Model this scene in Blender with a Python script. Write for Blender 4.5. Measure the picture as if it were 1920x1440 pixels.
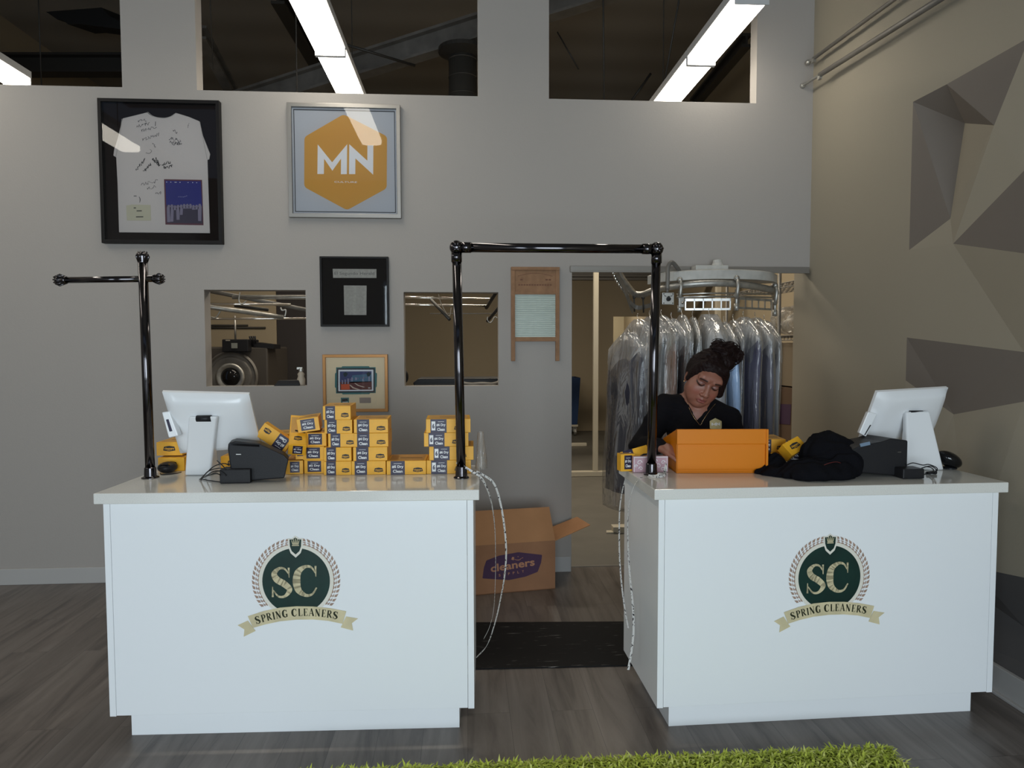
import bpy, bmesh, math, random
import numpy as np
from mathutils import Vector, Matrix, Euler
for o in list(bpy.data.objects): bpy.data.objects.remove(o)
scn = bpy.context.scene
COL = scn.collection
R = math.radians
# ---------------------------------------------------------------- camera, world, lights, exposure
CAM_H = 1.5554; PITCH = 0.0503; ROLL = -0.0023; YAW = -0.0666; FPX = 1300.0; YW = 4.747
_F = Vector((0, math.cos(PITCH), -math.sin(PITCH))); _R0 = Vector((1, 0, 0)); _U0 = _R0.cross(_F)
_R = _R0*math.cos(ROLL) + _U0*math.sin(ROLL); _U = -_R0*math.sin(ROLL) + _U0*math.cos(ROLL)
_M = Matrix.Rotation(YAW, 3, 'Z'); _F = _M @ _F; _R = _M @ _R; _U = _M @ _U
CAMP = Vector((0, 0, CAM_H))
cd = bpy.data.cameras.new('camera'); cam = bpy.data.objects.new('camera', cd); COL.objects.link(cam)
cd.sensor_width = 36; cd.lens = FPX/1920*36; cd.clip_start = 0.05; cd.clip_end = 100
cam.matrix_world = Matrix(((_R.x, _U.x, -_F.x, 0), (_R.y, _U.y, -_F.y, 0), (_R.z, _U.z, -_F.z, CAM_H), (0, 0, 0, 1)))
scn.camera = cam
scn.view_settings.view_transform = 'Standard'; scn.view_settings.look = 'None'
scn.view_settings.gamma = 1.0; scn.view_settings.use_curve_mapping = False
scn.view_settings.exposure = 0.0
w = bpy.data.worlds.new('world'); scn.world = w; w.use_nodes = True
w.node_tree.nodes['Background'].inputs[0].default_value = (0.55, 0.72, 1.0, 1)
w.node_tree.nodes['Background'].inputs[1].default_value = 0.25
def area(name, loc, rot, sx, sy, power, colr):
    l = bpy.data.lights.new(name, 'AREA'); l.shape = 'RECTANGLE'; l.size = sx; l.size_y = sy
    l.energy = power; l.color = colr
    o = bpy.data.objects.new(name, l); COL.objects.link(o); o.location = loc; o.rotation_euler = rot
    return o
# daylight through the storefront glazing behind the photographer
area('storefront_daylight', (.2, -3.3, 1.5), (R(90), 0, 0), 3.3, 2.4, 225, (0.80, 0.92, 1.0))
area('storefront_daylight', (-3.75, -3.3, 1.5), (R(90), 0, 0), 1.3, 2.4, 60, (0.80, 0.92, 1.0))  # gap between the two panels added to keep daylight out of the picture glass
# unseen fill lights added to brighten the workroom behind the partition
area('workroom_fill', (1.2, 7.6, 3.9), (0, 0, 0), 2.4, 0.3, 80, (1.0, 0.89, 0.72))
area('workroom_fill', (-1.4, 7.4, 3.9), (0, 0, 0), 2.4, 0.3, 56, (1.0, 0.89, 0.72))
area('hall_lamp', (2.6, 14.0, 2.9), (0, 0, 0), 1.0, 0.4, 22, (1.0, 0.9, 0.72))

# ---------------------------------------------------------------- points of the place (rays of the calibrated camera met with real planes)
def _ray(x, y): return _F + _R*((x-960)/FPX) - _U*((y-720)/FPX)
def PY(x, y, Y=YW): r = _ray(x, y); return CAMP + r*(Y/r.y)
def PZ(x, y, z=0.0): r = _ray(x, y); return CAMP + r*((z-CAM_H)/r.z)
def PX(x, y, X): r = _ray(x, y); return CAMP + r*(X/r.x)

# ---------------------------------------------------------------- materials
def mat(name, col=(.5, .5, .5), rough=.5, metal=0, spec=.5, bump=0, bscale=40, var=0, vscale=8, emit=None, estr=0, coat=0, alpha=1, trans=0, ior=1.45, sheen=0):
    m = bpy.data.materials.new(name); m.use_nodes = True; nt = m.node_tree; b = nt.nodes['Principled BSDF']
    b.inputs['Base Color'].default_value = (*col, 1); b.inputs['Roughness'].default_value = rough
    b.inputs['Metallic'].default_value = metal; b.inputs['Specular IOR Level'].default_value = spec
    b.inputs['Coat Weight'].default_value = coat; b.inputs['Alpha'].default_value = alpha
    b.inputs['Transmission Weight'].default_value = trans; b.inputs['IOR'].default_value = ior
    b.inputs['Sheen Weight'].default_value = sheen
    if emit: b.inputs['Emission Color'].default_value = (*emit, 1); b.inputs['Emission Strength'].default_value = estr
    tc = None
    if bump or var:
        tc = nt.nodes.new('ShaderNodeTexCoord')
    if var:
        n = nt.nodes.new('ShaderNodeTexNoise'); n.inputs['Scale'].default_value = vscale; n.inputs['Detail'].default_value = 4
        nt.links.new(tc.outputs['Object'], n.inputs['Vector'])
        mp = nt.nodes.new('ShaderNodeMapRange'); mp.inputs[1].default_value = .3; mp.inputs[2].default_value = .7
        mp.inputs[3].default_value = 1-var; mp.inputs[4].default_value = 1+var
        nt.links.new(n.outputs['Fac'], mp.inputs[0])
        mx = nt.nodes.new('ShaderNodeVectorMath'); mx.operation = 'SCALE'; mx.inputs[0].default_value = col
        nt.links.new(mp.outputs[0], mx.inputs['Scale']); nt.links.new(mx.outputs[0], b.inputs['Base Color'])
    if bump:
        n = nt.nodes.new('ShaderNodeTexNoise'); n.inputs['Scale'].default_value = bscale; n.inputs['Detail'].default_value = 3
        nt.links.new(tc.outputs['Object'], n.inputs['Vector'])
        bp = nt.nodes.new('ShaderNodeBump'); bp.inputs['Strength'].default_value = bump; bp.inputs['Distance'].default_value = .01
        nt.links.new(n.outputs['Fac'], bp.inputs['Height']); nt.links.new(bp.outputs[0], b.inputs['Normal'])
    return m
def srgb(r, g, b):
    f = lambda c: (c/255/12.92) if c/255 <= .04045 else ((c/255+.055)/1.055)**2.4
    return (f(r), f(g), f(b))
M = {}
M['wall'] = mat('wall_paint', (.338, .313, .290), .75, bump=.06, bscale=120)
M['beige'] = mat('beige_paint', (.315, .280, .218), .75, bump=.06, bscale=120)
M['taupe_and_shade'] = mat('taupe_paint_and_shade', (.165, .142, .122), .75, bump=.06, bscale=120)
M['slate'] = mat('slate_paint', (.085, .08, .08), .6)
M['tan'] = mat('tan_paint', (.36, .295, .20), .8, bump=.05, bscale=60)
M['baseboard'] = mat('vinyl_baseboard', (.40, .39, .38), .45)
M['deck'] = mat('roof_deck', (.16, .125, .09), .9, var=.25, vscale=1.2)
M['concrete'] = mat('concrete', (.135, .125, .105), .55, var=.12, vscale=3)
M['white_lam'] = mat('white_laminate', (.83, .85, .865), .32, spec=.4)
M['white_pl'] = mat('white_plastic', (.78, .79, .80), .22, spec=.5)
M['cream'] = mat('cream_enamel', (.52, .47, .37), .45)
M['black_pl'] = mat('black_plastic', (.014, .014, .016), .45, bump=.1, bscale=400, spec=.3)
M['black_gl'] = mat('gloss_black', (.006, .006, .007), .06)
M['black_chrome'] = mat('black_chrome', (.085, .08, .085), .13, metal=1)
M['steel'] = mat('brushed_steel', (.50, .49, .47), .28, metal=1)
M['galv'] = mat('galvanised', (.42, .41, .38), .42, metal=.8, var=.2, vscale=20)
M['greysteel'] = mat('grey_painted_steel', (.17, .16, .145), .5, metal=.3, var=.2, vscale=6)
M['darksteel'] = mat('dark_steel', (.045, .042, .038), .5, metal=.4)
M['chrome'] = mat('chrome', (.8, .78, .74), .12, metal=1)
M['yellow'] = mat('yellow_card', srgb(232, 170, 40), .45, var=.05, vscale=30)
M['kraft'] = mat('kraft_inside', srgb(196, 150, 80), .7)
M['navy'] = mat('navy_print', srgb(30, 24, 56), .42)
M['white_ink'] = mat('white_ink', (.78, .78, .78), .5)
M['card'] = mat('corrugated_cardboard', srgb(150, 108, 78), .85, var=.08, vscale=6)
M['card_in'] = mat('cardboard_inside', srgb(172, 124, 84), .85, var=.06, vscale=6)
M['purple'] = mat('purple_print', srgb(72, 48, 74), .8)
M['card_ink'] = mat('bare_card_lettering', srgb(176, 126, 96), .8)
M['orange'] = mat('orange_plastic', srgb(212, 122, 4), .42, spec=.3)
M['skin'] = None
M['hair'] = mat('dark_auburn_hair', (.009, .0032, .0028), .6, bump=.5, bscale=70, spec=.22)
M['knit'] = mat('black_sweater', (.006, .0055, .007), .9, bump=.15, bscale=300, spec=.12)
M['trouser'] = mat('dark_trousers', (.012, .012, .018), .8)
M['gold_print'] = mat('gold_print', srgb(190, 138, 44), .5)
M['paper_white'] = mat('paper_white', (.70, .71, .74), .6)
M['paper_grey'] = mat('newsprint', (.36, .34, .30), .8, var=.1, vscale=60)
M['ink'] = mat('black_ink', (.02, .02, .022), .6)
M['greyink'] = mat('grey_ink', (.16, .15, .14), .6)
M['silver'] = mat('silver_frame', (.30, .285, .265), .4, metal=.9)
M['black_frame'] = mat('black_frame', (.010, .009, .009), .45, spec=.2)
M['brown_mat'] = mat('dark_brown_mat', (.012, .008, .007), .8, spec=.1)
M['gilt'] = mat('gilt_wood', srgb(150, 104, 52), .35, metal=.35, var=.1)
M['cream_mat'] = mat('cream_matboard', srgb(222, 204, 172), .8)
M['teal'] = mat('teal_matboard', srgb(66, 112, 112), .7)
M['wood_old'] = mat('weathered_wood', srgb(138, 104, 76), .75, bump=.2, bscale=60, var=.18, vscale=18)
M['green_disc'] = mat('dark_green_enamel', srgb(14, 46, 40), .35, var=.25, vscale=9)
M['champagne'] = mat('champagne_gold', srgb(206, 194, 158), .4, var=.12, vscale=14)
M['wheat'] = mat('bronze_print', srgb(160, 134, 118), .45, var=.15, vscale=60)
M['palesilver'] = mat('pale_silver', srgb(222, 218, 206), .35)
M['greenink'] = mat('dark_olive_ink', srgb(40, 46, 24), .6)
M['blackmat'] = None
M['shirt'] = mat('white_cotton', (.52, .47, .44), .9, bump=.12, bscale=30)
M['blue_photo'] = mat('blue_stage', srgb(28, 32, 110), .4)
M['maroon'] = mat('maroon_print', srgb(84, 40, 52), .5)
M['crowd'] = mat('crowd_grey', srgb(120, 112, 130), .6)
M['gold_metal'] = mat('gold_metal', (.75, .52, .28), .25, metal=1)
M['khaki_patch'] = mat('khaki_patch', srgb(190, 178, 132), .7)
M['pinkcard'] = mat('mauve_card', srgb(186, 150, 160), .5)
M['bluecart'] = mat('blue_cart_plastic', srgb(22, 50, 90), .6)
M['light'] = mat('lamp_diffuser', (.9, .9, .9), .5, emit=(1.0, .93, .80), estr=11.0)
M['lampmetal'] = mat('lamp_metal', (.5, .5, .5), .5)
M['concave'] = mat('grey_box', (.22, .23, .21), .5)
M['wood_hanger'] = mat('pale_hanger', (.35, .31, .26), .5)
M['tarp'] = mat('black_tarp', (.006, .006, .006), .8)

def planks():
    m = bpy.data.materials.new('grey_oak_planks'); m.use_nodes = True; nt = m.node_tree; b = nt.nodes['Principled BSDF']; N = nt.nodes.new; L = nt.links.new
    tc = N('ShaderNodeTexCoord'); mp = N('ShaderNodeMapping'); mp.inputs['Rotation'].default_value = (0, 0, R(90)); L(tc.outputs['Object'], mp.inputs[0])
    br = N('ShaderNodeTexBrick'); br.inputs['Scale'].default_value = 1; br.inputs['Brick Width'].default_value = 1.22; br.inputs['Row Height'].default_value = .18
    br.inputs['Mortar Size'].default_value = .0009; br.inputs['Color1'].default_value = (.0, .0, .0, 1); br.inputs['Color2'].default_value = (1, 1, 1, 1); br.inputs['Mortar'].default_value = (0, 0, 0, 1)
    br.offset = .37; L(mp.outputs[0], br.inputs[0])
    st = N('ShaderNodeMapping'); st.inputs['Scale'].default_value = (8, .75, 1); L(tc.outputs['Object'], st.inputs[0])
    ad = N('ShaderNodeVectorMath'); ad.operation = 'ADD'; L(st.outputs[0], ad.inputs[0]); L(br.outputs['Color'], ad.inputs[1])
    sc = N('ShaderNodeVectorMath'); sc.operation = 'SCALE'; sc.inputs['Scale'].default_value = 1.0; L(ad.outputs[0], sc.inputs[0])
    n = N('ShaderNodeTexNoise'); n.inputs['Scale'].default_value = 1.3; n.inputs['Detail'].default_value = 8; n.inputs['Roughness'].default_value = .62; n.inputs['Distortion'].default_value = .9; L(sc.outputs[0], n.inputs[0])
    cr = N('ShaderNodeValToRGB'); e = cr.color_ramp.elements; e[0].position = .3; e[0].color = (.052, .043, .038, 1); e[1].position = .72; e[1].color = (.185, .163, .146, 1)
    e2 = cr.color_ramp.elements.new(.48); e2.color = (.125, .105, .092, 1); L(n.outputs['Fac'], cr.inputs[0])
    mr = N('ShaderNodeMapRange'); mr.inputs[3].default_value = .93; mr.inputs[4].default_value = 1.06; L(br.outputs['Color'], mr.inputs[0])
    mu = N('ShaderNodeVectorMath'); mu.operation = 'SCALE'; L(cr.outputs[0], mu.inputs[0]); L(mr.outputs[0], mu.inputs['Scale'])
    mo = N('ShaderNodeMix'); mo.data_type = 'RGBA'; L(br.outputs['Fac'], mo.inputs[0]); L(mu.outputs[0], mo.inputs[6]); mo.inputs[7].default_value = (.05, .043, .038, 1)
    L(mo.outputs[2], b.inputs['Base Color']); b.inputs['Roughness'].default_value = .36
    bp = N('ShaderNodeBump'); bp.inputs['Strength'].default_value = .12; bp.inputs['Distance'].default_value = .004; L(n.outputs['Fac'], bp.inputs['Height']); L(bp.outputs[0], b.inputs['Normal'])
    return m
M['planks'] = planks()
def quartz():
    m = bpy.data.materials.new('speckled_quartz'); m.use_nodes = True; nt = m.node_tree; b = nt.nodes['Principled BSDF']; N = nt.nodes.new; L = nt.links.new
    tc = N('ShaderNodeTexCoord'); v = N('ShaderNodeTexVoronoi'); v.inputs['Scale'].default_value = 190; L(tc.outputs['Object'], v.inputs[0])
    n = N('ShaderNodeTexNoise'); n.inputs['Scale'].default_value = 260; n.inputs['Detail'].default_value = 3; L(tc.outputs['Object'], n.inputs[0])
    cr = N('ShaderNodeValToRGB'); e = cr.color_ramp.elements; e[0].position = .35; e[0].color = (.67, .66, .62, 1); e[1].position = .6; e[1].color = (.73, .72, .68, 1); L(n.outputs['Fac'], cr.inputs[0])
    c2 = N('ShaderNodeValToRGB'); e = c2.color_ramp.elements; e[0].position = .0; e[0].color = (0, 0, 0, 1); e[1].position = .13; e[1].color = (1, 1, 1, 1); L(v.outputs['Distance'], c2.inputs[0])
    mx = N('ShaderNodeMix'); mx.data_type = 'RGBA'; L(c2.outputs[0], mx.inputs[0]); mx.inputs[6].default_value = (.48, .46, .42, 1); L(cr.outputs[0], mx.inputs[7])
    L(mx.outputs[2], b.inputs['Base Color']); b.inputs['Roughness'].default_value = .09; b.inputs['Specular IOR Level'].default_value = .8
    return m
M['quartz'] = quartz()
def marblemat():
    m = bpy.data.materials.new('marbled_rubber'); m.use_nodes = True; nt = m.node_tree; b = nt.nodes['Principled BSDF']; N = nt.nodes.new; L = nt.links.new
    tc = N('ShaderNodeTexCoord'); mp = N('ShaderNodeMapping'); mp.inputs['Scale'].default_value = (2.6, 30, 1); L(tc.outputs['Object'], mp.inputs[0])
    n = N('ShaderNodeTexNoise'); n.inputs['Scale'].default_value = 2.2; n.inputs['Detail'].default_value = 5; n.inputs['Roughness'].default_value = .6; L(mp.outputs[0], n.inputs[0])
    cr = N('ShaderNodeValToRGB'); e = cr.color_ramp.elements; e[0].position = .63; e[0].color = (.009, .009, .0095, 1); e[1].position = .72; e[1].color = (.24, .23, .22, 1); L(n.outputs['Fac'], cr.inputs[0])
    L(cr.outputs[0], b.inputs['Base Color']); b.inputs['Roughness'].default_value = .65; b.inputs['Specular IOR Level'].default_value = .12
    return m
M['blackmat'] = marblemat()
def pastic(name, tint=(.9, .92, .95), dens=.22):
    m = bpy.data.materials.new(name); m.use_nodes = True; nt = m.node_tree; nt.nodes.clear(); N = nt.nodes.new; L = nt.links.new
    out = N('ShaderNodeOutputMaterial'); tr = N('ShaderNodeBsdfTransparent'); gl = N('ShaderNodeBsdfGlossy'); gl.inputs['Roughness'].default_value = .10
    df = N('ShaderNodeBsdfTranslucent'); df.inputs[0].default_value = (*tint, 1); d2 = N('ShaderNodeBsdfDiffuse'); d2.inputs[0].default_value = (*tint, 1)
    tc = N('ShaderNodeTexCoord'); mp = N('ShaderNodeMapping'); mp.inputs['Scale'].default_value = (6, 6, 1.5); L(tc.outputs['Object'], mp.inputs[0])
    n = N('ShaderNodeTexNoise'); n.inputs['Scale'].default_value = 1.9; n.inputs['Detail'].default_value = 3; n.inputs['Distortion'].default_value = .9; L(mp.outputs[0], n.inputs[0])
    bp = N('ShaderNodeBump'); bp.inputs['Strength'].default_value = .5; bp.inputs['Distance'].default_value = .03; L(n.outputs['Fac'], bp.inputs['Height'])
    for s in (gl, df, d2): L(bp.outputs[0], s.inputs['Normal'])
    a1 = N('ShaderNodeAddShader'); mxd = N('ShaderNodeMixShader'); mxd.inputs[0].default_value = .5; L(df.outputs[0], mxd.inputs[1]); L(d2.outputs[0], mxd.inputs[2])
    m1 = N('ShaderNodeMixShader'); cr = N('ShaderNodeMapRange'); cr.inputs[1].default_value = .35; cr.inputs[2].default_value = .75; cr.inputs[3].default_value = dens*.35; cr.inputs[4].default_value = dens*2.1
    L(n.outputs['Fac'], cr.inputs[0]); L(cr.outputs[0], m1.inputs[0]); L(tr.outputs[0], m1.inputs[1]); L(mxd.outputs[0], m1.inputs[2])
    m2 = N('ShaderNodeMixShader'); fr = N('ShaderNodeFresnel'); fr.inputs[0].default_value = 1.5; L(bp.outputs[0], fr.inputs['Normal']); ad = N('ShaderNodeMath'); ad.operation = 'MULTIPLY_ADD'; ad.inputs[1].default_value = .5; ad.inputs[2].default_value = .01
    L(fr.outputs[0], ad.inputs[0]); L(ad.outputs[0], m2.inputs[0]); L(m1.outputs[0], m2.inputs[1]); L(gl.outputs[0], m2.inputs[2]); L(m2.outputs[0], out.inputs[0])
    return m
M['film'] = pastic('clear_garment_film', (.85, .87, .9), .13)
M['film_white'] = pastic('white_bag_neck_film', (.86, .86, .86), .34)
M['film_dense'] = pastic('crumpled_film', (.75, .72, .66), .4)
def paneglass(name, rough=.02, spec=1.0):
    m = bpy.data.materials.new(name); m.use_nodes = True; nt = m.node_tree; nt.nodes.clear(); N = nt.nodes.new; L = nt.links.new
    out = N('ShaderNodeOutputMaterial'); tr = N('ShaderNodeBsdfTransparent'); gl = N('ShaderNodeBsdfGlossy'); gl.inputs['Roughness'].default_value = rough
    fr = N('ShaderNodeFresnel'); fr.inputs[0].default_value = 1.5; mx = N('ShaderNodeMixShader'); mu = N('ShaderNodeMath'); mu.operation = 'MULTIPLY'; mu.inputs[1].default_value = spec*1.0
    L(fr.outputs[0], mu.inputs[0]); L(mu.outputs[0], mx.inputs[0]); L(tr.outputs[0], mx.inputs[1]); L(gl.outputs[0], mx.inputs[2]); L(mx.outputs[0], out.inputs[0])
    return m
M['glass'] = paneglass('picture_glass')
def ribglass():
    m = mat('ribbed_glass', (.46, .52, .47), .12, spec=.8)
    return m
M['ribglass'] = ribglass()
def corr(name, c1, c2):
    m = mat(name, c1, .85); nt = m.node_tree; b = nt.nodes['Principled BSDF']; N = nt.nodes.new; L = nt.links.new
    tc = N('ShaderNodeTexCoord'); wv = N('ShaderNodeTexWave'); wv.inputs['Scale'].default_value = .35; wv.inputs['Distortion'].default_value = .6; wv.bands_direction = 'Y'
    L(tc.outputs['Object'], wv.inputs[0]); mx = N('ShaderNodeMix'); mx.data_type = 'RGBA'; L(wv.outputs['Fac'], mx.inputs[0]); mx.inputs[6].default_value = (*c1, 1); mx.inputs[7].default_value = (*c2, 1)
    L(mx.outputs[2], b.inputs['Base Color']); return m
M['deck'] = corr('corrugated_deck', (.26, .235, .20), (.31, .28, .24))

# ---------------------------------------------------------------- mesh helpers
class MB:
    def __init__(s): s.v = []; s.f = []; s.m = []; s.cur = 0; s.mats = []
    def use(s, m):
        if m not in s.mats: s.mats.append(m)
        s.cur = s.mats.index(m); return s
    def add(s, vs, fs, T=None):
        n = len(s.v)
        s.v += [tuple(T @ Vector(p)) if T is not None else tuple(p) for p in vs]
        s.f += [tuple(i+n for i in f) for f in fs]; s.m += [s.cur]*len(fs); return s
    def box(s, a, b, T=None):
        x0, y0, z0 = a; x1, y1, z1 = b
        return s.add([(x0, y0, z0), (x1, y0, z0), (x1, y1, z0), (x0, y1, z0), (x0, y0, z1), (x1, y0, z1), (x1, y1, z1), (x0, y1, z1)],
                     [(0, 3, 2, 1), (4, 5, 6, 7), (0, 1, 5, 4), (1, 2, 6, 5), (2, 3, 7, 6), (3, 0, 4, 7)], T)
    def rings(s, rs, closed=True, caps=True, T=None):
        n = len(rs[0]); vs = [p for r in rs for p in r]; fs = []
        for i in range(len(rs)-1):
            for j in range(n if closed else n-1):
                k = (j+1) % n; fs.append((i*n+j, i*n+k, (i+1)*n+k, (i+1)*n+j))
        if caps and closed: fs.append(tuple(range(n-1, -1, -1))); fs.append(tuple((len(rs)-1)*n+j for j in range(n)))
        return s.add(vs, fs, T)
    def tube(s, pts, r, n=12, T=None, caps=True):
        pts = [Vector(p) for p in pts]; rs = []; rr = r if isinstance(r, (list, tuple)) else [r]*len(pts)
        t0 = (pts[1]-pts[0]).normalized(); up = Vector((0, 0, 1)) if abs(t0.z) < .9 else Vector((1, 0, 0)); a = t0.cross(up).normalized(); prev = t0
        for i, p in enumerate(pts):
            t = ((pts[min(i+1, len(pts)-1)]-p).normalized() + (p-pts[max(i-1, 0)]).normalized())
            t = t.normalized() if t.length > 1e-6 else prev
            q = prev.rotation_difference(t); a = q @ a; a = (a - t*a.dot(t)).normalized(); b = t.cross(a); prev = t
            rs.append([tuple(p + (a*math.cos(2*math.pi*j/n) + b*math.sin(2*math.pi*j/n))*rr[i]) for j in range(n)])
        return s.rings(rs, True, caps, T)
    def lathe(s, prof, n=24, T=None):
        rs = [[(r*math.cos(2*math.pi*j/n), r*math.sin(2*math.pi*j/n), z) for j in range(n)] for r, z in prof]
        return s.rings(rs, True, True, T)
    def prism(s, poly, h, T=None, z0=0):
        n = len(poly)
        ar = sum(poly[i][0]*poly[(i+1) % n][1]-poly[(i+1) % n][0]*poly[i][1] for i in range(n))
        if ar < 0: poly = poly[::-1]
        vs = [(x, y, z0) for x, y in poly] + [(x, y, z0+h) for x, y in poly]
        fs = [tuple(range(n-1, -1, -1)), tuple(range(n, 2*n))] + [(i, (i+1) % n, n+(i+1) % n, n+i) for i in range(n)]
        return s.add(vs, fs, T)
    def ball(s, c, r, nu=12, nv=8, T=None):
        rx, ry, rz = r if isinstance(r, (tuple, list)) else (r, r, r)
        rs = []
        for i in range(nv+1):
            a = -math.pi/2 + math.pi*i/nv; q = max(math.cos(a), .002)
            rs.append([(c[0]+rx*q*math.cos(2*math.pi*j/nu), c[1]+ry*q*math.sin(2*math.pi*j/nu), c[2]+rz*math.sin(a)) for j in range(nu)])
        return s.rings(rs, True, True, T)
    def ribbon(s, pts, wdir, w, t=.0006, T=None):
        # flat strip of real thickness; wdir may be one vector or one per point
        pts = [Vector(p) for p in pts]; rs = []
        for i, p in enumerate(pts):
            d = Vector(wdir[i] if isinstance(wdir, list) else wdir).normalized()
            tg = (pts[min(i+1, len(pts)-1)]-pts[max(i-1, 0)]).normalized(); d = (d-tg*d.dot(tg)).normalized(); nn = tg.cross(d)
            rs.append([tuple(p+d*w/2+nn*t/2), tuple(p-d*w/2+nn*t/2), tuple(p-d*w/2-nn*t/2), tuple(p+d*w/2-nn*t/2)])
        return s.rings(rs, True, True, T)
    def build(s, name, m=None, parent=None, smooth=False, bevel=0, world=False, seg=2, sub=0):
        me = bpy.data.meshes.new(name); vs = s.v
        if world and parent is not None:
            iv = TM[parent.name].inverted(); vs = [tuple(iv @ Vector(p)) for p in vs]
        me.from_pydata(vs, [], s.f)
        ms = s.mats if s.mats else [m]
        for q in ms: me.materials.append(q)
        if s.mats: me.polygons.foreach_set('material_index', s.m)
        if smooth: me.polygons.foreach_set('use_smooth', [True]*len(me.polygons))
        me.update(); me.validate()
        o = bpy.data.objects.new(name, me); COL.objects.link(o)
        if parent is not None: o.parent = parent
        if bevel:
            b = o.modifiers.new('bevel', 'BEVEL'); b.width = bevel; b.segments = seg; b.limit_method = 'ANGLE'; b.angle_limit = R(40); b.use_clamp_overlap = True
        if sub:
            b = o.modifiers.new('sub', 'SUBSURF'); b.levels = sub; b.render_levels = sub
        TM[o.name] = Matrix.Identity(4) if parent is None else TM[parent.name]
        return o
TM = {}
def tag(o, label, cat, group=None, kind=None):
    if label: o['label'] = label
    if cat: o['category'] = cat
    if group: o['group'] = group
    if kind: o['kind'] = kind
    return o
def thing(name, label, cat, loc=(0, 0, 0), rz=0, group=None):
    o = bpy.data.objects.new(name, None); COL.objects.link(o); o.location = loc; o.rotation_euler = (0, 0, rz)
    o.empty_display_size = .05
    TM[o.name] = Matrix.Translation(loc) @ Matrix.Rotation(rz, 4, 'Z'); return tag(o, label, cat, group)
def struct(o): o['kind'] = 'structure'; return o
def lab(o, label): o['label'] = label; return o
_tc = {}
def text2d(s, size=1.0, bold=0.0):
    """flat outline of a string: (verts2d, faces, width, height) from the built-in font"""
    k = (s, round(bold, 4))
    if k not in _tc:
        c = bpy.data.curves.new('t', 'FONT'); c.body = s; c.size = 1; c.offset = bold; c.resolution_u = 3; c.align_x = 'LEFT'; c.fill_mode = 'FRONT'
        o = bpy.data.objects.new('t', c); COL.objects.link(o); bpy.context.view_layer.update()
        me = bpy.data.meshes.new_from_object(o.evaluated_get(bpy.context.evaluated_depsgraph_get()))
        vs = [(v.co.x, v.co.y) for v in me.vertices]; fs = [tuple(p.vertices) for p in me.polygons]
        bpy.data.objects.remove(o); bpy.data.curves.remove(c); bpy.data.meshes.remove(me)
        x0 = min(v[0] for v in vs); x1 = max(v[0] for v in vs); y0 = min(v[1] for v in vs); y1 = max(v[1] for v in vs)
        _tc[k] = ([(x-x0, y-y0) for x, y in vs], fs, x1-x0, y1-y0)
    vs, fs, wd, ht = _tc[k]
    return [(x*size, y*size) for x, y in vs], fs, wd*size, ht*size
def put_text(mb, s, cx, cy, wd, ht, T, z=0, bold=0.0):
    """string fitted into a wd x ht box centred at cx,cy in the local XY plane of T"""
    vs, fs, a, b = text2d(s, 1.0, bold)
    sx = wd/a; sy = ht/b
    mb.add([(cx-wd/2+x*sx, cy-ht/2+y*sy, z) for x, y in vs], fs, T)
def FT(ox, oy, oz, ang=0):
    """frame whose local x runs along +X (turned by ang), y runs up, z comes towards the viewer (-Y)"""
    return Matrix.Translation((ox, oy, oz)) @ Matrix.Rotation(ang, 4, 'Z') @ Matrix(((1, 0, 0, 0), (0, 0, -1, 0), (0, 1, 0, 0), (0, 0, 0, 1)))
def poly(mb, pts, T, z=0, h=0.0008): mb.prism(pts, h, T, z)
def catmull(pts, n=8):
    P = [Vector(p) for p in pts]; P = [P[0]*2-P[1]]+P+[P[-1]*2-P[-2]]; out = []
    for i in range(1, len(P)-2):
        for k in range(n):
            t = k/n; a, b, c, d = P[i-1], P[i], P[i+1], P[i+2]
            out.append(.5*((2*b)+(c-a)*t+(2*a-5*b+4*c-d)*t*t+(3*b-a-3*c+d)*t**3))
    out.append(P[-2]); return out
def stroke(mb, pts, ws, T, z=0, h=.0006, n=8):
    """2-D pen stroke of varying width"""
    P = catmull([(p[0], p[1], 0) for p in pts], n); m = len(P); W = []
    for i in range(m):
        u = i/(m-1)*(len(ws)-1); k = min(int(u), len(ws)-2); W.append(ws[k]+(ws[k+1]-ws[k])*(u-k))
    L_ = []; R_ = []
    for i, p in enumerate(P):
        t = (P[min(i+1, m-1)]-P[max(i-1, 0)]).normalized(); nn = Vector((-t.y, t.x, 0)); L_.append(p+nn*W[i]/2); R_.append(p-nn*W[i]/2)
    vs = [(p.x, p.y, z) for p in L_]+[(p.x, p.y, z) for p in R_]+[(p.x, p.y, z+h) for p in L_]+[(p.x, p.y, z+h) for p in R_]
    fs = []
    for i in range(m-1):
        fs += [(2*m+i, 3*m+i, 3*m+i+1, 2*m+i+1), (i, i+1, m+i+1, m+i), (i, 2*m+i, 2*m+i+1, i+1), (m+i, m+i+1, 3*m+i+1, 3*m+i)]
    mb.add(vs, fs, T)
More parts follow.
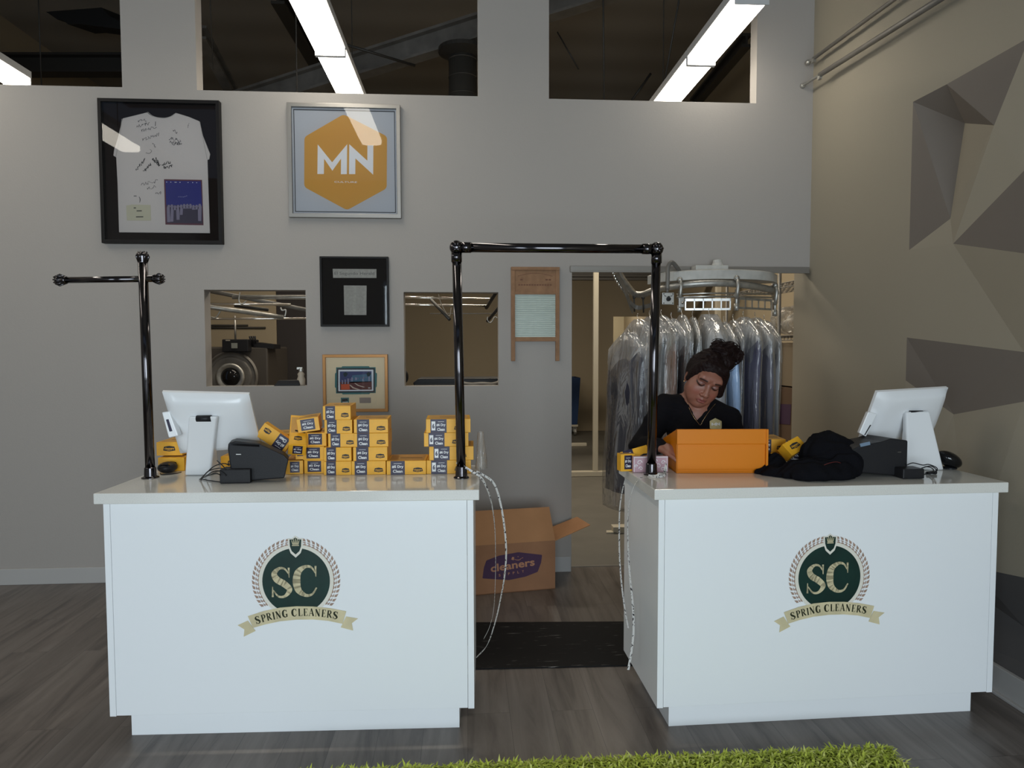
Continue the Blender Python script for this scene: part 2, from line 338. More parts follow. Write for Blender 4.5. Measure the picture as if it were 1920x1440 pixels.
GL = {  # serif capitals as pen strokes: (points, widths) in a 0..1 box, with advance
 'S': ([([(.78, .78), (.62, .95), (.40, .97), (.20, .80), (.30, .60), (.60, .44), (.80, .25), (.62, .04), (.36, .03), (.14, .24)], [.04, .07, .10, .20, .24, .24, .20, .10, .07, .04]), ([(.78, .99), (.79, .66)], [.07, .03]), ([(.12, .01), (.12, .36)], [.07, .03])], .95),
 'C': ([([(.86, .76), (.72, .94), (.50, .97), (.24, .80), (.17, .50), (.24, .20), (.50, .03), (.74, .07), (.90, .28)], [.04, .07, .11, .22, .27, .22, .11, .07, .05]), ([(.87, .99), (.88, .64)], [.07, .03])], 1.02),
 'P': ([([(.26, 0), (.26, 1)], [.17, .17]), ([(.1, .02), (.44, .02)], [.04, .04]), ([(.1, .98), (.3, .98)], [.04, .04]), ([(.3, .97), (.62, .95), (.76, .74), (.62, .52), (.3, .49)], [.05, .1, .19, .1, .05])], .84),
 'R': ([([(.24, 0), (.24, 1)], [.17, .17]), ([(.08, .02), (.42, .02)], [.04, .04]), ([(.08, .98), (.3, .98)], [.04, .04]), ([(.3, .97), (.6, .95), (.72, .75), (.6, .55), (.3, .51)], [.05, .1, .18, .1, .05]), ([(.48, .53), (.66, .25), (.92, .02)], [.16, .18, .12])], .96),
 'I': ([([(.25, 0), (.25, 1)], [.17, .17]), ([(.08, .02), (.42, .02)], [.04, .04]), ([(.08, .98), (.42, .98)], [.04, .04])], .5),
 'N': ([([(.2, 0), (.2, 1)], [.06, .06]), ([(.16, .97), (.82, .03)], [.19, .19]), ([(.82, 0), (.82, 1)], [.06, .06]), ([(.06, .02), (.34, .02)], [.04, .04]), ([(.66, .98), (.96, .98)], [.04, .04])], 1.02),
 'G': ([([(.82, .76), (.7, .93), (.50, .97), (.24, .80), (.17, .50), (.24, .20), (.50, .03), (.74, .08)], [.04, .07, .11, .22, .26, .22, .11, .09]), ([(.83, .99), (.84, .66)], [.07, .03]), ([(.82, .42), (.82, .04)], [.17, .17]), ([(.64, .43), (.98, .43)], [.04, .04])], 1.04),
 'L': ([([(.26, 0), (.26, 1)], [.17, .17]), ([(.1, .98), (.44, .98)], [.04, .04]), ([(.1, .02), (.76, .02)], [.04, .05]), ([(.8, .28), (.76, .0)], [.03, .08])], .84),
 'E': ([([(.26, 0), (.26, 1)], [.17, .17]), ([(.1, .98), (.72, .98)], [.04, .05]), ([(.1, .02), (.74, .02)], [.04, .05]), ([(.3, .52), (.56, .52)], [.05, .05]), ([(.78, .26), (.74, .0)], [.03, .08]), ([(.72, 1), (.75, .76)], [.08, .03]), ([(.57, .64), (.57, .4)], [.05, .05])], .86),
 'A': ([([(.5, 1.0), (.14, .02)], [.06, .06]), ([(.5, 1.02), (.86, .02)], [.15, .18]), ([(.28, .34), (.68, .34)], [.05, .05]), ([(.0, .02), (.3, .02)], [.04, .04]), ([(.7, .02), (1., .02)], [.04, .04])], 1.0),
}
def serif(mb, ch, x, y, sx, sy, T, rot=0, z=0, fat=1.0, n=6):
    c, s_ = math.cos(rot), math.sin(rot)
    for pts, ws in GL[ch][0]:
        q = [(x+(px*sx)*c-(py*sy)*s_, y+(px*sx)*s_+(py*sy)*c) for px, py in pts]
        stroke(mb, q, [w_*(sx+sy)/2*fat for w_ in ws], T, z, n=n)
# surface nets on a rectilinear grid
def surfnet(xs, ys, zs, D):
    S = D < 0; nx, ny, nz = D.shape
    c = np.zeros((nx-1, ny-1, nz-1), bool); a = np.ones_like(c)
    for i in (0, 1):
        for j in (0, 1):
            for k in (0, 1):
                q = S[i:nx-1+i, j:ny-1+j, k:nz-1+k]; c |= q; a &= q
    act = c & ~a; I, J, K = np.nonzero(act); idx = -np.ones(act.shape, np.int64); idx[I, J, K] = np.arange(len(I))
    P = np.zeros((len(I), 3)); W = np.zeros(len(I))
    for ax in range(3):
        for u in (0, 1):
            for v in (0, 1):
                o0 = [0, 0, 0]; oo = [q for q in range(3) if q != ax]; o0[oo[0]] = u; o0[oo[1]] = v; o1 = list(o0); o1[ax] = 1
                d0 = D[I+o0[0], J+o0[1], K+o0[2]]; d1 = D[I+o1[0], J+o1[1], K+o1[2]]; m = (d0 < 0) != (d1 < 0); t = np.where(m, d0/(d0-d1+1e-20), 0)
                p0 = np.stack([xs[I+o0[0]], ys[J+o0[1]], zs[K+o0[2]]], 1); p1 = np.stack([xs[I+o1[0]], ys[J+o1[1]], zs[K+o1[2]]], 1)
                P[m] += (p0+(p1-p0)*t[:, None])[m]; W[m] += 1
    P /= W[:, None]; F = []
    for ax in range(3):
        sl0 = [slice(None)]*3; sl1 = [slice(None)]*3; sl0[ax] = slice(0, -1); sl1[ax] = slice(1, None)
        m = S[tuple(sl0)] != S[tuple(sl1)]; A = np.argwhere(m); o = [q for q in range(3) if q != ax]
        A = A[(A[:, o[0]] > 0) & (A[:, o[1]] > 0) & (A[:, o[0]] < D.shape[o[0]]-1) & (A[:, o[1]] < D.shape[o[1]]-1)]
        def g(du, dv):
            B = A.copy(); B[:, o[0]] -= du; B[:, o[1]] -= dv; return idx[B[:, 0], B[:, 1], B[:, 2]]
        q = np.stack([g(1, 1), g(0, 1), g(0, 0), g(1, 0)], 1); ins = S[A[:, 0], A[:, 1], A[:, 2]]
        flip = ins if ax != 1 else ~ins
        q[~flip] = q[~flip][:, ::-1]; F.append(q[(q >= 0).all(1)])
    return P, np.concatenate(F)
def net_obj(name, P, F, m, parent=None, world=True):
    me = bpy.data.meshes.new(name)
    if parent is not None:
        iv = np.array(TM[parent.name].inverted()); P = P @ iv[:3, :3].T + iv[:3, 3]
    me.from_pydata(P.tolist(), [], F.tolist()); me.polygons.foreach_set('use_smooth', [True]*len(me.polygons)); me.materials.append(m); me.update()
    o = bpy.data.objects.new(name, me); COL.objects.link(o)
    if parent is not None: o.parent = parent
    TM[o.name] = Matrix.Identity(4) if parent is None else TM[parent.name]
    return o
class SDF:
    def __init__(s, xs, ys, zs, far=.2): s.xs, s.ys, s.zs = xs, ys, zs; s.D = np.full((len(xs), len(ys), len(zs)), far, np.float32)
    def win(s, lo, hi):
        r = []
        for a, l, h in ((s.xs, lo[0], hi[0]), (s.ys, lo[1], hi[1]), (s.zs, lo[2], hi[2])):
            i0 = int(np.searchsorted(a, l)); i1 = int(np.searchsorted(a, h)); r.append(slice(i0, i1))
        X, Y, Z = np.meshgrid(s.xs[r[0]], s.ys[r[1]], s.zs[r[2]], indexing='ij'); return tuple(r), X, Y, Z
    def put(s, r, d, k, op='u'):
        a = s.D[r]
        if a.size == 0: return
        if op == 'u':
            h = np.clip(.5+.5*(a-d)/k, 0, 1); s.D[r] = a+(d-a)*h-k*h*(1-h)
        else:
            h = np.clip(.5-.5*(a+d)/k, 0, 1); s.D[r] = a+(-d-a)*h+k*h*(1-h)
    def cap(s, a, b, ra, rb=None, k=.02, op='u'):
        a = np.array(a, float); b = np.array(b, float); rb = ra if rb is None else rb; R_ = max(ra, rb)+.07
        r, X, Y, Z = s.win(np.minimum(a, b)-R_, np.maximum(a, b)+R_); ab = b-a; L2 = max(ab@ab, 1e-9)
        t = np.clip(((X-a[0])*ab[0]+(Y-a[1])*ab[1]+(Z-a[2])*ab[2])/L2, 0, 1)
        d = np.sqrt((X-a[0]-ab[0]*t)**2+(Y-a[1]-ab[1]*t)**2+(Z-a[2]-ab[2]*t)**2)-(ra+(rb-ra)*t); s.put(r, d, k, op)
    def ell(s, c, rad, M3=None, k=.02, op='u'):
        c = np.array(c, float); rad = np.array(rad, float); R_ = rad.max()+.07; r, X, Y, Z = s.win(c-R_, c+R_)
        q = [X-c[0], Y-c[1], Z-c[2]]
        if M3 is not None: q = [M3[0][i]*q[0]+M3[1][i]*q[1]+M3[2][i]*q[2] for i in range(3)]
        k0 = np.sqrt((q[0]/rad[0])**2+(q[1]/rad[1])**2+(q[2]/rad[2])**2); k1 = np.sqrt((q[0]/rad[0]**2)**2+(q[1]/rad[1]**2)**2+(q[2]/rad[2]**2)**2)+1e-9
        s.put(r, (k0*(k0-1)/k1), k, op)
    def mesh(s): return surfnet(s.xs, s.ys, s.zs, s.D)
# ================================================================ the room
XR = 2.39; TH = 0.11; YB = YW+TH; CEIL = 5.9; XL = -4.6; YF = -3.4; YFAR = 13.0
mb = MB(); mb.box((XL, YF, -.1), (2.95, YB, 0)); struct(mb.build('floor', M['planks']))
mb = MB(); mb.box((-6, YB, -.1), (3.6, 16.2, -.003)); struct(mb.build('floor', M['concrete']))
mb = MB(); mb.box((-6, YF-.3, CEIL), (5, 16.4, CEIL+.1)); struct(mb.build('ceiling', M['deck']))
def grid_wall(xs, zs, hole, y0, y1):
    """wall slab in the X-Z plane with rectangular openings and their reveals"""
    mb = MB(); nx, nz = len(xs)-1, len(zs)-1; sol = [[not hole((xs[i]+xs[i+1])/2, (zs[k]+zs[k+1])/2) for k in range(nz)] for i in range(nx)]
    g = lambda i, k: 0 <= i < nx and 0 <= k < nz and sol[i][k]
    for i in range(nx):
        for k in range(nz):
            if not sol[i][k]: continue
            a, b, c, d = xs[i], xs[i+1], zs[k], zs[k+1]
            mb.add([(a, y0, c), (b, y0, c), (b, y0, d), (a, y0, d)], [(0, 1, 2, 3)])
            mb.add([(a, y1, c), (b, y1, c), (b, y1, d), (a, y1, d)], [(3, 2, 1, 0)])
            if not g(i-1, k): mb.add([(a, y0, c), (a, y0, d), (a, y1, d), (a, y1, c)], [(0, 1, 2, 3)])
            if not g(i+1, k): mb.add([(b, y0, c), (b, y1, c), (b, y1, d), (b, y0, d)], [(0, 1, 2, 3)])
            if not g(i, k-1): mb.add([(a, y0, c), (a, y1, c), (b, y1, c), (b, y0, c)], [(0, 1, 2, 3)])
            if not g(i, k+1): mb.add([(a, y0, d), (b, y0, d), (b, y1, d), (a, y1, d)], [(0, 1, 2, 3)])
    return mb
OP = [(-3.9, -2.213, 3.258, 4.35), (-1.742, .093, 3.250, 4.35), (.571, 2.008, 3.244, 4.35), (-1.728, -1.067, 1.311, 1.953), (-.416, .2245, 1.305, 1.942), (.73, 2.44, -.01, 2.112)]
xs = sorted({XL, 2.43} | {a for o in OP for a in o[:2] if a < 2.43}); zs = sorted({0.0, 4.6} | {a for o in OP for a in o[2:] if a > 0})
wb = grid_wall(xs, zs, lambda x, z: any(a < x < b and c < z < d for a, b, c, d in OP), YW, YB)
struct(wb.build('wall_back', M['wall']))
# side wall on the right with its faceted relief
def V(x, y, e=0.0): return tuple(PX(x, y, XR+e))
yA = V(1710, 192)[1]; YE = 3.62
rw = MB(); rw.use(M['beige'])
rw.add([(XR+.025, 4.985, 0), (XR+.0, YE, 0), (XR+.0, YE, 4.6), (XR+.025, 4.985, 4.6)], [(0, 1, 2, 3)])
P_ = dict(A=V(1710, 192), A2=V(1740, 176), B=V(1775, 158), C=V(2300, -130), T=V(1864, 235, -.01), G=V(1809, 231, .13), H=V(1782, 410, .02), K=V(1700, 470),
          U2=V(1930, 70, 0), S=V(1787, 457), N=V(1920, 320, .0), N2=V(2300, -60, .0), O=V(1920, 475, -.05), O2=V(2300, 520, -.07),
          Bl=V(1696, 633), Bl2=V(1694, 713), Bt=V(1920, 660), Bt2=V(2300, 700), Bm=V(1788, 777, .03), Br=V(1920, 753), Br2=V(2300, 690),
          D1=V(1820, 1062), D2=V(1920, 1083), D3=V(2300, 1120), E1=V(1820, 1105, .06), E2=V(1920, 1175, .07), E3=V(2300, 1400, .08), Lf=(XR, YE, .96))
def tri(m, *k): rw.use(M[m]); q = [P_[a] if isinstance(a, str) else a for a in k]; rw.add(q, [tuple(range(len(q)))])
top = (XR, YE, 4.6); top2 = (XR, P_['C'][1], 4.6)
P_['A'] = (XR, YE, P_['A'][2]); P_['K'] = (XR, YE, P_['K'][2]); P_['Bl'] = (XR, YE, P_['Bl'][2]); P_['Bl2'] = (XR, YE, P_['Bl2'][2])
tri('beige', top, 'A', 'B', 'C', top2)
tri('taupe_and_shade', 'A', 'K', 'H', 'G'); tri('taupe_and_shade', 'A', 'G', 'B'); tri('taupe_and_shade', 'B', 'G', 'T')  # recess and soffit: their shade is put into the colour as taupe
tri('taupe_and_shade', 'B', 'T', 'U2'); tri('taupe_and_shade', 'B', 'U2', 'C')
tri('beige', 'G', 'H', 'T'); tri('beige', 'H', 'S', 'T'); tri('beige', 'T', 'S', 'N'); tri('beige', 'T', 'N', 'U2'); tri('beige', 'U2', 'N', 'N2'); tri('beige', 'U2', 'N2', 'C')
tri('beige', 'K', 'S', 'H'); tri('taupe_and_shade', 'S', 'O', 'N'); tri('taupe_and_shade', 'N', 'O', 'O2'); tri('taupe_and_shade', 'N', 'O2', 'N2')
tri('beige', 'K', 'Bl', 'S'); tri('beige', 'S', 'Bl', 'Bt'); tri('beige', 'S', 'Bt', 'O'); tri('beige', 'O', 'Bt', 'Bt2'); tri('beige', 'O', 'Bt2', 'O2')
tri('taupe_and_shade', 'Bl', 'Bl2', 'Bm'); tri('taupe_and_shade', 'Bl', 'Bm', 'Bt'); tri('taupe_and_shade', 'Bt', 'Bm', 'Br'); tri('taupe_and_shade', 'Bt', 'Br', 'Bt2'); tri('taupe_and_shade', 'Bt2', 'Br', 'Br2')
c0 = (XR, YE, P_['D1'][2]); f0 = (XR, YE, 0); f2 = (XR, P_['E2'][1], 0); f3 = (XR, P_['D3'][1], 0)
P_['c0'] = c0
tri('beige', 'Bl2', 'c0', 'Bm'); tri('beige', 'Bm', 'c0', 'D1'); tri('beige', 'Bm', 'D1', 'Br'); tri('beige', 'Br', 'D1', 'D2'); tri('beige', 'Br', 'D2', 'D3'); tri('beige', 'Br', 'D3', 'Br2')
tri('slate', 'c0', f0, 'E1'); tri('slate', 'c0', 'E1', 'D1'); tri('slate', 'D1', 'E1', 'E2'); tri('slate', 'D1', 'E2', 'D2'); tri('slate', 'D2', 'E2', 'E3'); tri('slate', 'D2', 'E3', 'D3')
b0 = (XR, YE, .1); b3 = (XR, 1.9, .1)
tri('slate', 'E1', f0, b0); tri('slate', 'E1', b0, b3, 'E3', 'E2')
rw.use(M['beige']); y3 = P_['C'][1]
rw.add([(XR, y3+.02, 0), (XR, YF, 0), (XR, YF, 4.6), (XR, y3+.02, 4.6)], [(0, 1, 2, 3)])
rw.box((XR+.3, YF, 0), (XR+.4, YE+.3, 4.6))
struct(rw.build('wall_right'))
mb = MB(); mb.box((XL-.1, YF, 0), (XL, YB, 4.6)); struct(mb.build('wall_left', M['wall']))
fw = grid_wall([XL, -4.45, -3.05, -1.5, 2.2, 2.8], [0, .25, 2.8, 4.6], lambda x, z: .25 < z < 2.8 and (-4.45 < x < -3.05 or -1.5 < x < 2.2), YF-.12, YF)  # solid pier between the openings added to stop picture glass mirroring daylight
struct(fw.build('wall_front', M['wall']))
# baseboards
mb = MB(); mb.box((XL, YW-.012, 0), (.727, YW, .108)); struct(mb.build('baseboard_back', M['baseboard'], bevel=.003))
mb = MB(); mb.box((XR-.012, YF, 0), (XR+.01, YW-.05, .125)); mb.box((XR-.03, YF, 0), (XR, YW-.05, .014)); struct(mb.build('baseboard_right', M['baseboard'], bevel=.003))
# header track of the workroom opening
mb = MB(); mb.box((.715, YW-.03, 2.085), (2.395, YW-.002, 2.122)); mb.box((.715, YW-.032, 2.078), (2.395, YW-.022, 2.09)); struct(mb.build('trim_1', mat('track_grey', (.20, .185, .165), .4, metal=.3), bevel=.002))
mb = MB(); mb.box((.73, YB-.02, -.003), (2.41, YB+.01, .003)); struct(mb.build('trim_2', M['greysteel']))
# workroom shell
def hole(x, z): return 2.66 < x < 3.25 and z < 2.17
fx0 = PY(1150, 600, YFAR).x; fz = PY(1150, 593, YFAR).z
far = grid_wall([-6, fx0, fx0+1.15, 3.95], [0, fz, CEIL], lambda x, z: fx0 < x < fx0+1.15 and z < fz, YFAR, YFAR+.12); struct(far.build('wall_far', M['tan']))
mb = MB(); mb.box((3.5, YB, 0), (3.6, 16.2, CEIL)); struct(mb.build('wall_workroom_right', M['tan']))
mb = MB(); mb.box((2.418, YB+.01, 0), (3.6, 4.985, 4.6)); struct(mb.build('wall_workroom_front', M['tan']))
mb = MB(); mb.box((-6.1, YB, 0), (-6, 16.2, CEIL)); struct(mb.build('wall_workroom_left', M['tan']))
mb = MB(); mb.box((fx0-.5, 15.2, 0), (3.5, 15.3, 3.4)); struct(mb.build('wall_hall', mat('cream_paint', (.62, .54, .38), .7)))
# panel painted dark in place of the dark doorway seen through the left pass-through and its tan return
xa = PY(520, 640, 10.0).x
mb = MB(); mb.box((xa, 10.0, 0), (xa+1.25, 10.12, 3.2)); struct(mb.build('doorway_dark_panel', mat('doorway_dark', (.035, .03, .03), .8)))
# ================================================================ service counters
HC = 1.0; SL = .0423; DEP = .59
CL = dict(o=(-1.4429, 2.7628), a=-.0275, w=1.494); CR = dict(o=(.7416, 2.6698), a=.0206, w=1.498)
def emblem(parent, cx, cz, s):
    """round laurel emblem laid on the front panel; local frame of the counter, front face at y=.0228"""
    T = FT(cx, .0222, cz) @ Matrix.Scale(s, 4)
    k = 1/s
    rg = MB(); r1, r0 = 452, 408; N_ = 64
    cut = -305
    def arc(r): return [(r*math.cos(t), r*math.sin(t)) for t in [2*math.pi*i/N_ for i in range(N_)]]
    vs = [(x, y, 0) for x, y in arc(r1)]+[(x, y, 0) for x, y in arc(r0)]+[(x, y, .8*k*.001) for x, y in arc(r1)]+[(x, y, .8*k*.001) for x, y in arc(r0)]
    fs = []
    for i in range(N_):
        j = (i+1) % N_; fs += [(2*N_+i, 2*N_+j, 3*N_+j, 3*N_+i), (i, 2*N_+i, 3*N_+i, N_+i)]
    rg.add(vs, fs, T); em = rg.build('emblem', M['palesilver'], parent)
    dk = MB(); dk.prism([(r0*math.cos(2*math.pi*i/N_), r0*math.sin(2*math.pi*i/N_)) for i in range(N_)], .3*k*.001, T, .2*k*.001); lab(dk.build('disc', M['green_disc'], em), 'dark green disc')
    h = .0004*k
    sc_ = MB(); serif(sc_, 'S', -322, -198, 300, 368, T, z=.0006*k, fat=1.0, n=8); serif(sc_, 'C', -52, -190, 330, 378, T, z=.0006*k, fat=1.0, n=8); lab(sc_.build('lettering', M['champagne'], em), 'pale gold letters SC')
    for sg in (-1, 1):
        wt = MB()
        for i in range(18):
            t = R(90 + sg*(17 + i*6.7))
            for q in (0, 1, 2):
                rr = 462+q*20; a = t + sg*(-R(1.5)*q)
                c0 = Vector((rr*math.cos(a), rr*math.sin(a))); dr = Vector((-math.sin(a), math.cos(a)))*(-sg)
                dr = Matrix.Rotation(sg*R((-16, 2, 26)[q]), 2) @ dr
                nn = Vector((-dr.y, dr.x)); L_ = 66 if q != 1 else 52; W_ = 17 if q != 1 else 10
                pts = [c0, c0+dr*L_*.35+nn*W_, c0+dr*L_, c0+dr*L_*.35-nn*W_]
                wt.prism([(p.x, p.y) for p in pts], .0003*k, T, .0001*k)
        lab(wt.build('laurel_branch', M['wheat'], em), 'bronze laurel branch, ' + ('right' if sg < 0 else 'left'))
    sh = MB(); S = lambda f: [(x*f, 465+(y-465)*f) for x, y in [(-2, 560), (44, 528), (92, 528), (86, 420), (60, 345), (0, 290), (-60, 345), (-86, 420), (-92, 528), (-44, 528)]]
    sh.prism(S(1.0), .0003*k, T, .0010*k); sh_ = lab(sh.build('shield', M['palesilver'], em), 'silver edged shield')
    s2 = MB(); s2.use(M['green_disc']); s2.prism(S(.78), .0002*k, T, .0014*k)
    s2.use(M['champagne'])
    for i, (x, y) in enumerate([(-46, 505), (-24, 520), (0, 528), (24, 520), (46, 505)]):
        s2.prism([(x*.62-7, 452), (x*.62+7, 452), (x+3, y), (x-3, y)], .0002*k, T, .0017*k)
    s2.prism([(-42, 435), (42, 435), (42, 446), (-42, 446)], .0002*k, T, .0017*k)
    lab(s2.build('crown', None, em), 'gold crown on a dark shield field')
    rb = MB()
    top = [(-590, -425), (-400, -365), (-200, -325), (0, -312), (200, -318), (400, -342), (600, -385)]
    bot = [(552, -540), (380, -500), (200, -480), (0, -478), (-200, -495), (-380, -530), (-530, -572)]
    rb.prism(top+bot, .0004*k, T, .0012*k)
    rb.prism([(-590, -480), (-715, -535), (-635, -590), (-645, -680), (-500, -610), (-530, -572)], .0003*k, T, .0006*k)
    rb.prism([(596, -450), (742, -478), (665, -535), (680, -628), (530, -585), (552, -540)], .0003*k, T, .0006*k)
    lab(rb.build('ribbon', M['champagne'], em), 'gold ribbon banner')
    lt = MB(); word = 'SPRING CLEANERS'; adv = [GL[c][1] if c in GL else .45 for c in word]; tot = sum(adv); x = -495
    for c, a in zip(word, adv):
        wd = a/tot*990; xc = x+wd/2; u = xc/495
        y = -470 + (1-(u-.08)**2)*72 - 30 + u*18; rot = -u*.24+.05
        if c in GL: serif(lt, c, x+4, y-8, wd/a*.9, 92 if c != ' ' else 0, T, rot, .0018*k, 1.25, 4)
        x += wd
    lab(lt.build('lettering', M['greenink'], em), 'dark lettering SPRING CLEANERS')
def counter(d, label, lx, lz):
    t = thing('service_counter', label, 'counter', (*d['o'], 0), d['a'], 'white reception counters'); W = d['w']; ox, oy = .0239, .0228; z1 = HC-SL
    ed = .025
    mb = MB(); mb.box((ox, oy, .1005), (ox+ed, DEP-.02, z1)); mb.build('side_panel', M['white_lam'], t, bevel=.0012)
    mb = MB(); mb.box((W-ox-ed, oy, .1005), (W-ox, DEP-.02, z1)); mb.build('side_panel', M['white_lam'], t, bevel=.0012)
    mb = MB(); mb.box((ox+ed+.0012, oy+.0005, .1035), (W-ox-ed-.0012, oy+.02, z1)); mb.build('front_panel', M['white_lam'], t, bevel=.001)
    mb = MB(); mb.box((.0861, oy+.0413, 0), (W-.0861, DEP-.06, .103)); mb.build('plinth', M['white_lam'], t, bevel=.001)
    mb = MB(); mb.box((ox+ed, .3, .11), (W-ox-ed, DEP-.03, .128)); mb.box((ox+ed, .25, .55), (W-ox-ed, DEP-.03, .568)); mb.build('shelf', M['white_lam'], t)
    emblem(t, lx, lz, .000326)
    c = thing('countertop', 'speckled off-white quartz countertop ' + ('with yellow tag boxes and a black rail post on it' if d is CL else 'carrying the orange bin and black cloth pile'), 'countertop', (*d['o'], z1), d['a'], 'quartz countertops')
    mb = MB(); mb.box((0, 0, 0), (W, DEP, SL)); o = mb.build('slab', M['quartz'], c, bevel=.003)
    return t
def locl(d, P):
    q = Matrix.Rotation(-d['a'], 3, 'Z') @ (Vector(P)-Vector((*d['o'], 0))); return q
def onfront(d, x, y):
    c, s = math.cos(d['a']), math.sin(d['a']); r = _ray(x, y); n = Vector((-s, c, 0)); o = Vector((*d['o'], 0))+n*.0228
    t_ = (o-CAMP).dot(n)/r.dot(n); return locl(d, CAMP+r*t_)
p = onfront(CL, 555.5, 1089.3); counter(CL, 'white laminate counter on the left with round green emblem, under stacked tag boxes', p.x, p.z)
p = onfront(CR, 1555.0, 1082.5); counter(CR, 'white laminate counter on the right with round green emblem, in front of the woman', p.x, p.z)

# ================================================================ black pipe rails on the counters
def ribball(mb, c, r, axis='z'):
    mb.ball(c, r, 16, 12)
    for i in range(6):
        a = math.pi*i/6
        if axis == 'y': d = Vector((math.cos(a), 0, math.sin(a)))
        elif axis == 'x': d = Vector((0, math.cos(a), math.sin(a)))
        else: d = Vector((math.cos(a), math.sin(a), 0))
    return mb
yl = 3.101; pl = PZ(282, 896, HC); zt = PY(267, 470, pl.y).z
st = thing('hanging_stand', 'black chrome pipe stand with short crossbar at the left counter end', 'garment stand', (pl.x, pl.y, HC))
H_ = zt-HC; lean = -.006
mb = MB(); mb.tube([(0, 0, .012), (lean, 0, H_-.05)], .0195, 20); po = mb.build('post', M['black_chrome'], st, smooth=True)
mb = MB(); mb.lathe([(.036, 0), (.036, .004), (.025, .008), (.0235, .045), (.021, .047)], 24); mb.build('base_flange', M['black_chrome'], st, smooth=False, bevel=.001)
def crown(parent, base, axis, s=1.0):
    mb = MB(); A = Vector(axis).normalized(); q = Vector((0, 0, 1)).rotation_difference(A).to_matrix().to_4x4(); T = Matrix.Translation(base) @ q @ Matrix.Scale(s, 4)
    mb.lathe([(.0195, 0), (.022, .006), (.020, .012), (.026, .030), (.026, .042), (.016, .052), (.004, .056)], 16, T)
    for i in range(8):
        a = 2*math.pi*i/8; mb.tube([(.019*math.cos(a), .019*math.sin(a), .008), (.028*math.cos(a), .028*math.sin(a), .032), (.018*math.cos(a), .018*math.sin(a), .054)], .0042, 6, T)
    return mb.build('finial', M['black_chrome'], parent, smooth=True)
crown(st, (lean, 0, H_-.055), (0, 0, 1), .92)
zc = PY(262, 524, pl.y).z-HC; xe = PY(120, 526, pl.y).x-pl.x
mb = MB(); mb.tube([(xe, 0, zc-.004), (.045, 0, zc+.003)], .0135, 16); mb.build('crossbar', M['black_chrome'], st, smooth=True)
crown(st, (xe+.01, 0, zc-.004), (-1, 0, 0), .85); crown(st, (.035, 0, zc+.003), (1, 0, 0), .8)
a0 = PZ(865, 896, HC); a1 = PZ(1221, 890, HC); ta = PY(856, 464, a0.y); tb = PY(1231, 467, a1.y)
ar = thing('pipe_archway', 'black chrome pipe archway spanning the gap between both counters', 'garment rail', (a0.x, a0.y, HC))
rel = lambda P: Vector(P)-Vector((a0.x, a0.y, HC))
for P0, P1 in ((a0, ta), (a1, tb)):
    mb = MB(); mb.tube([rel(P0)+Vector((0, 0, .01)), rel(P1)], .0200, 20); mb.build('post', M['black_chrome'], ar, smooth=True)
    mb = MB(); T = Matrix.Translation(rel(P0)); mb.lathe([(.034, 0), (.034, .004), (.026, .009), (.0245, .05), (.021, .052)], 24, T); mb.build('base_flange', M['black_chrome'], ar, bevel=.001)
    mb = MB(); mb.ball(rel(P1), .030, 18, 12); sg = 1 if P1 is ta else -1
    mb.tube([rel(P1)+Vector((0, 0, -.02)), rel(P1)+Vector((0, 0, -.062))], .0228, 20); mb.tube([rel(P1)+Vector((sg*.02, 0, 0)), rel(P1)+Vector((sg*.062, 0, 0))], .0228, 20)
    for i in range(6):
        a = math.pi/3*i; mb.tube([rel(P1)+Vector((.008*math.cos(a), -.029, .008*math.sin(a))), rel(P1)+Vector((.024*math.cos(a), -.020, .024*math.sin(a)))], .004, 6)
    mb.build('ball_elbow', M['black_chrome'], ar, smooth=True)
mb = MB(); mb.tube([rel(ta), rel(tb)], .0200, 20); mb.build('top_bar', M['black_chrome'], ar, smooth=True)

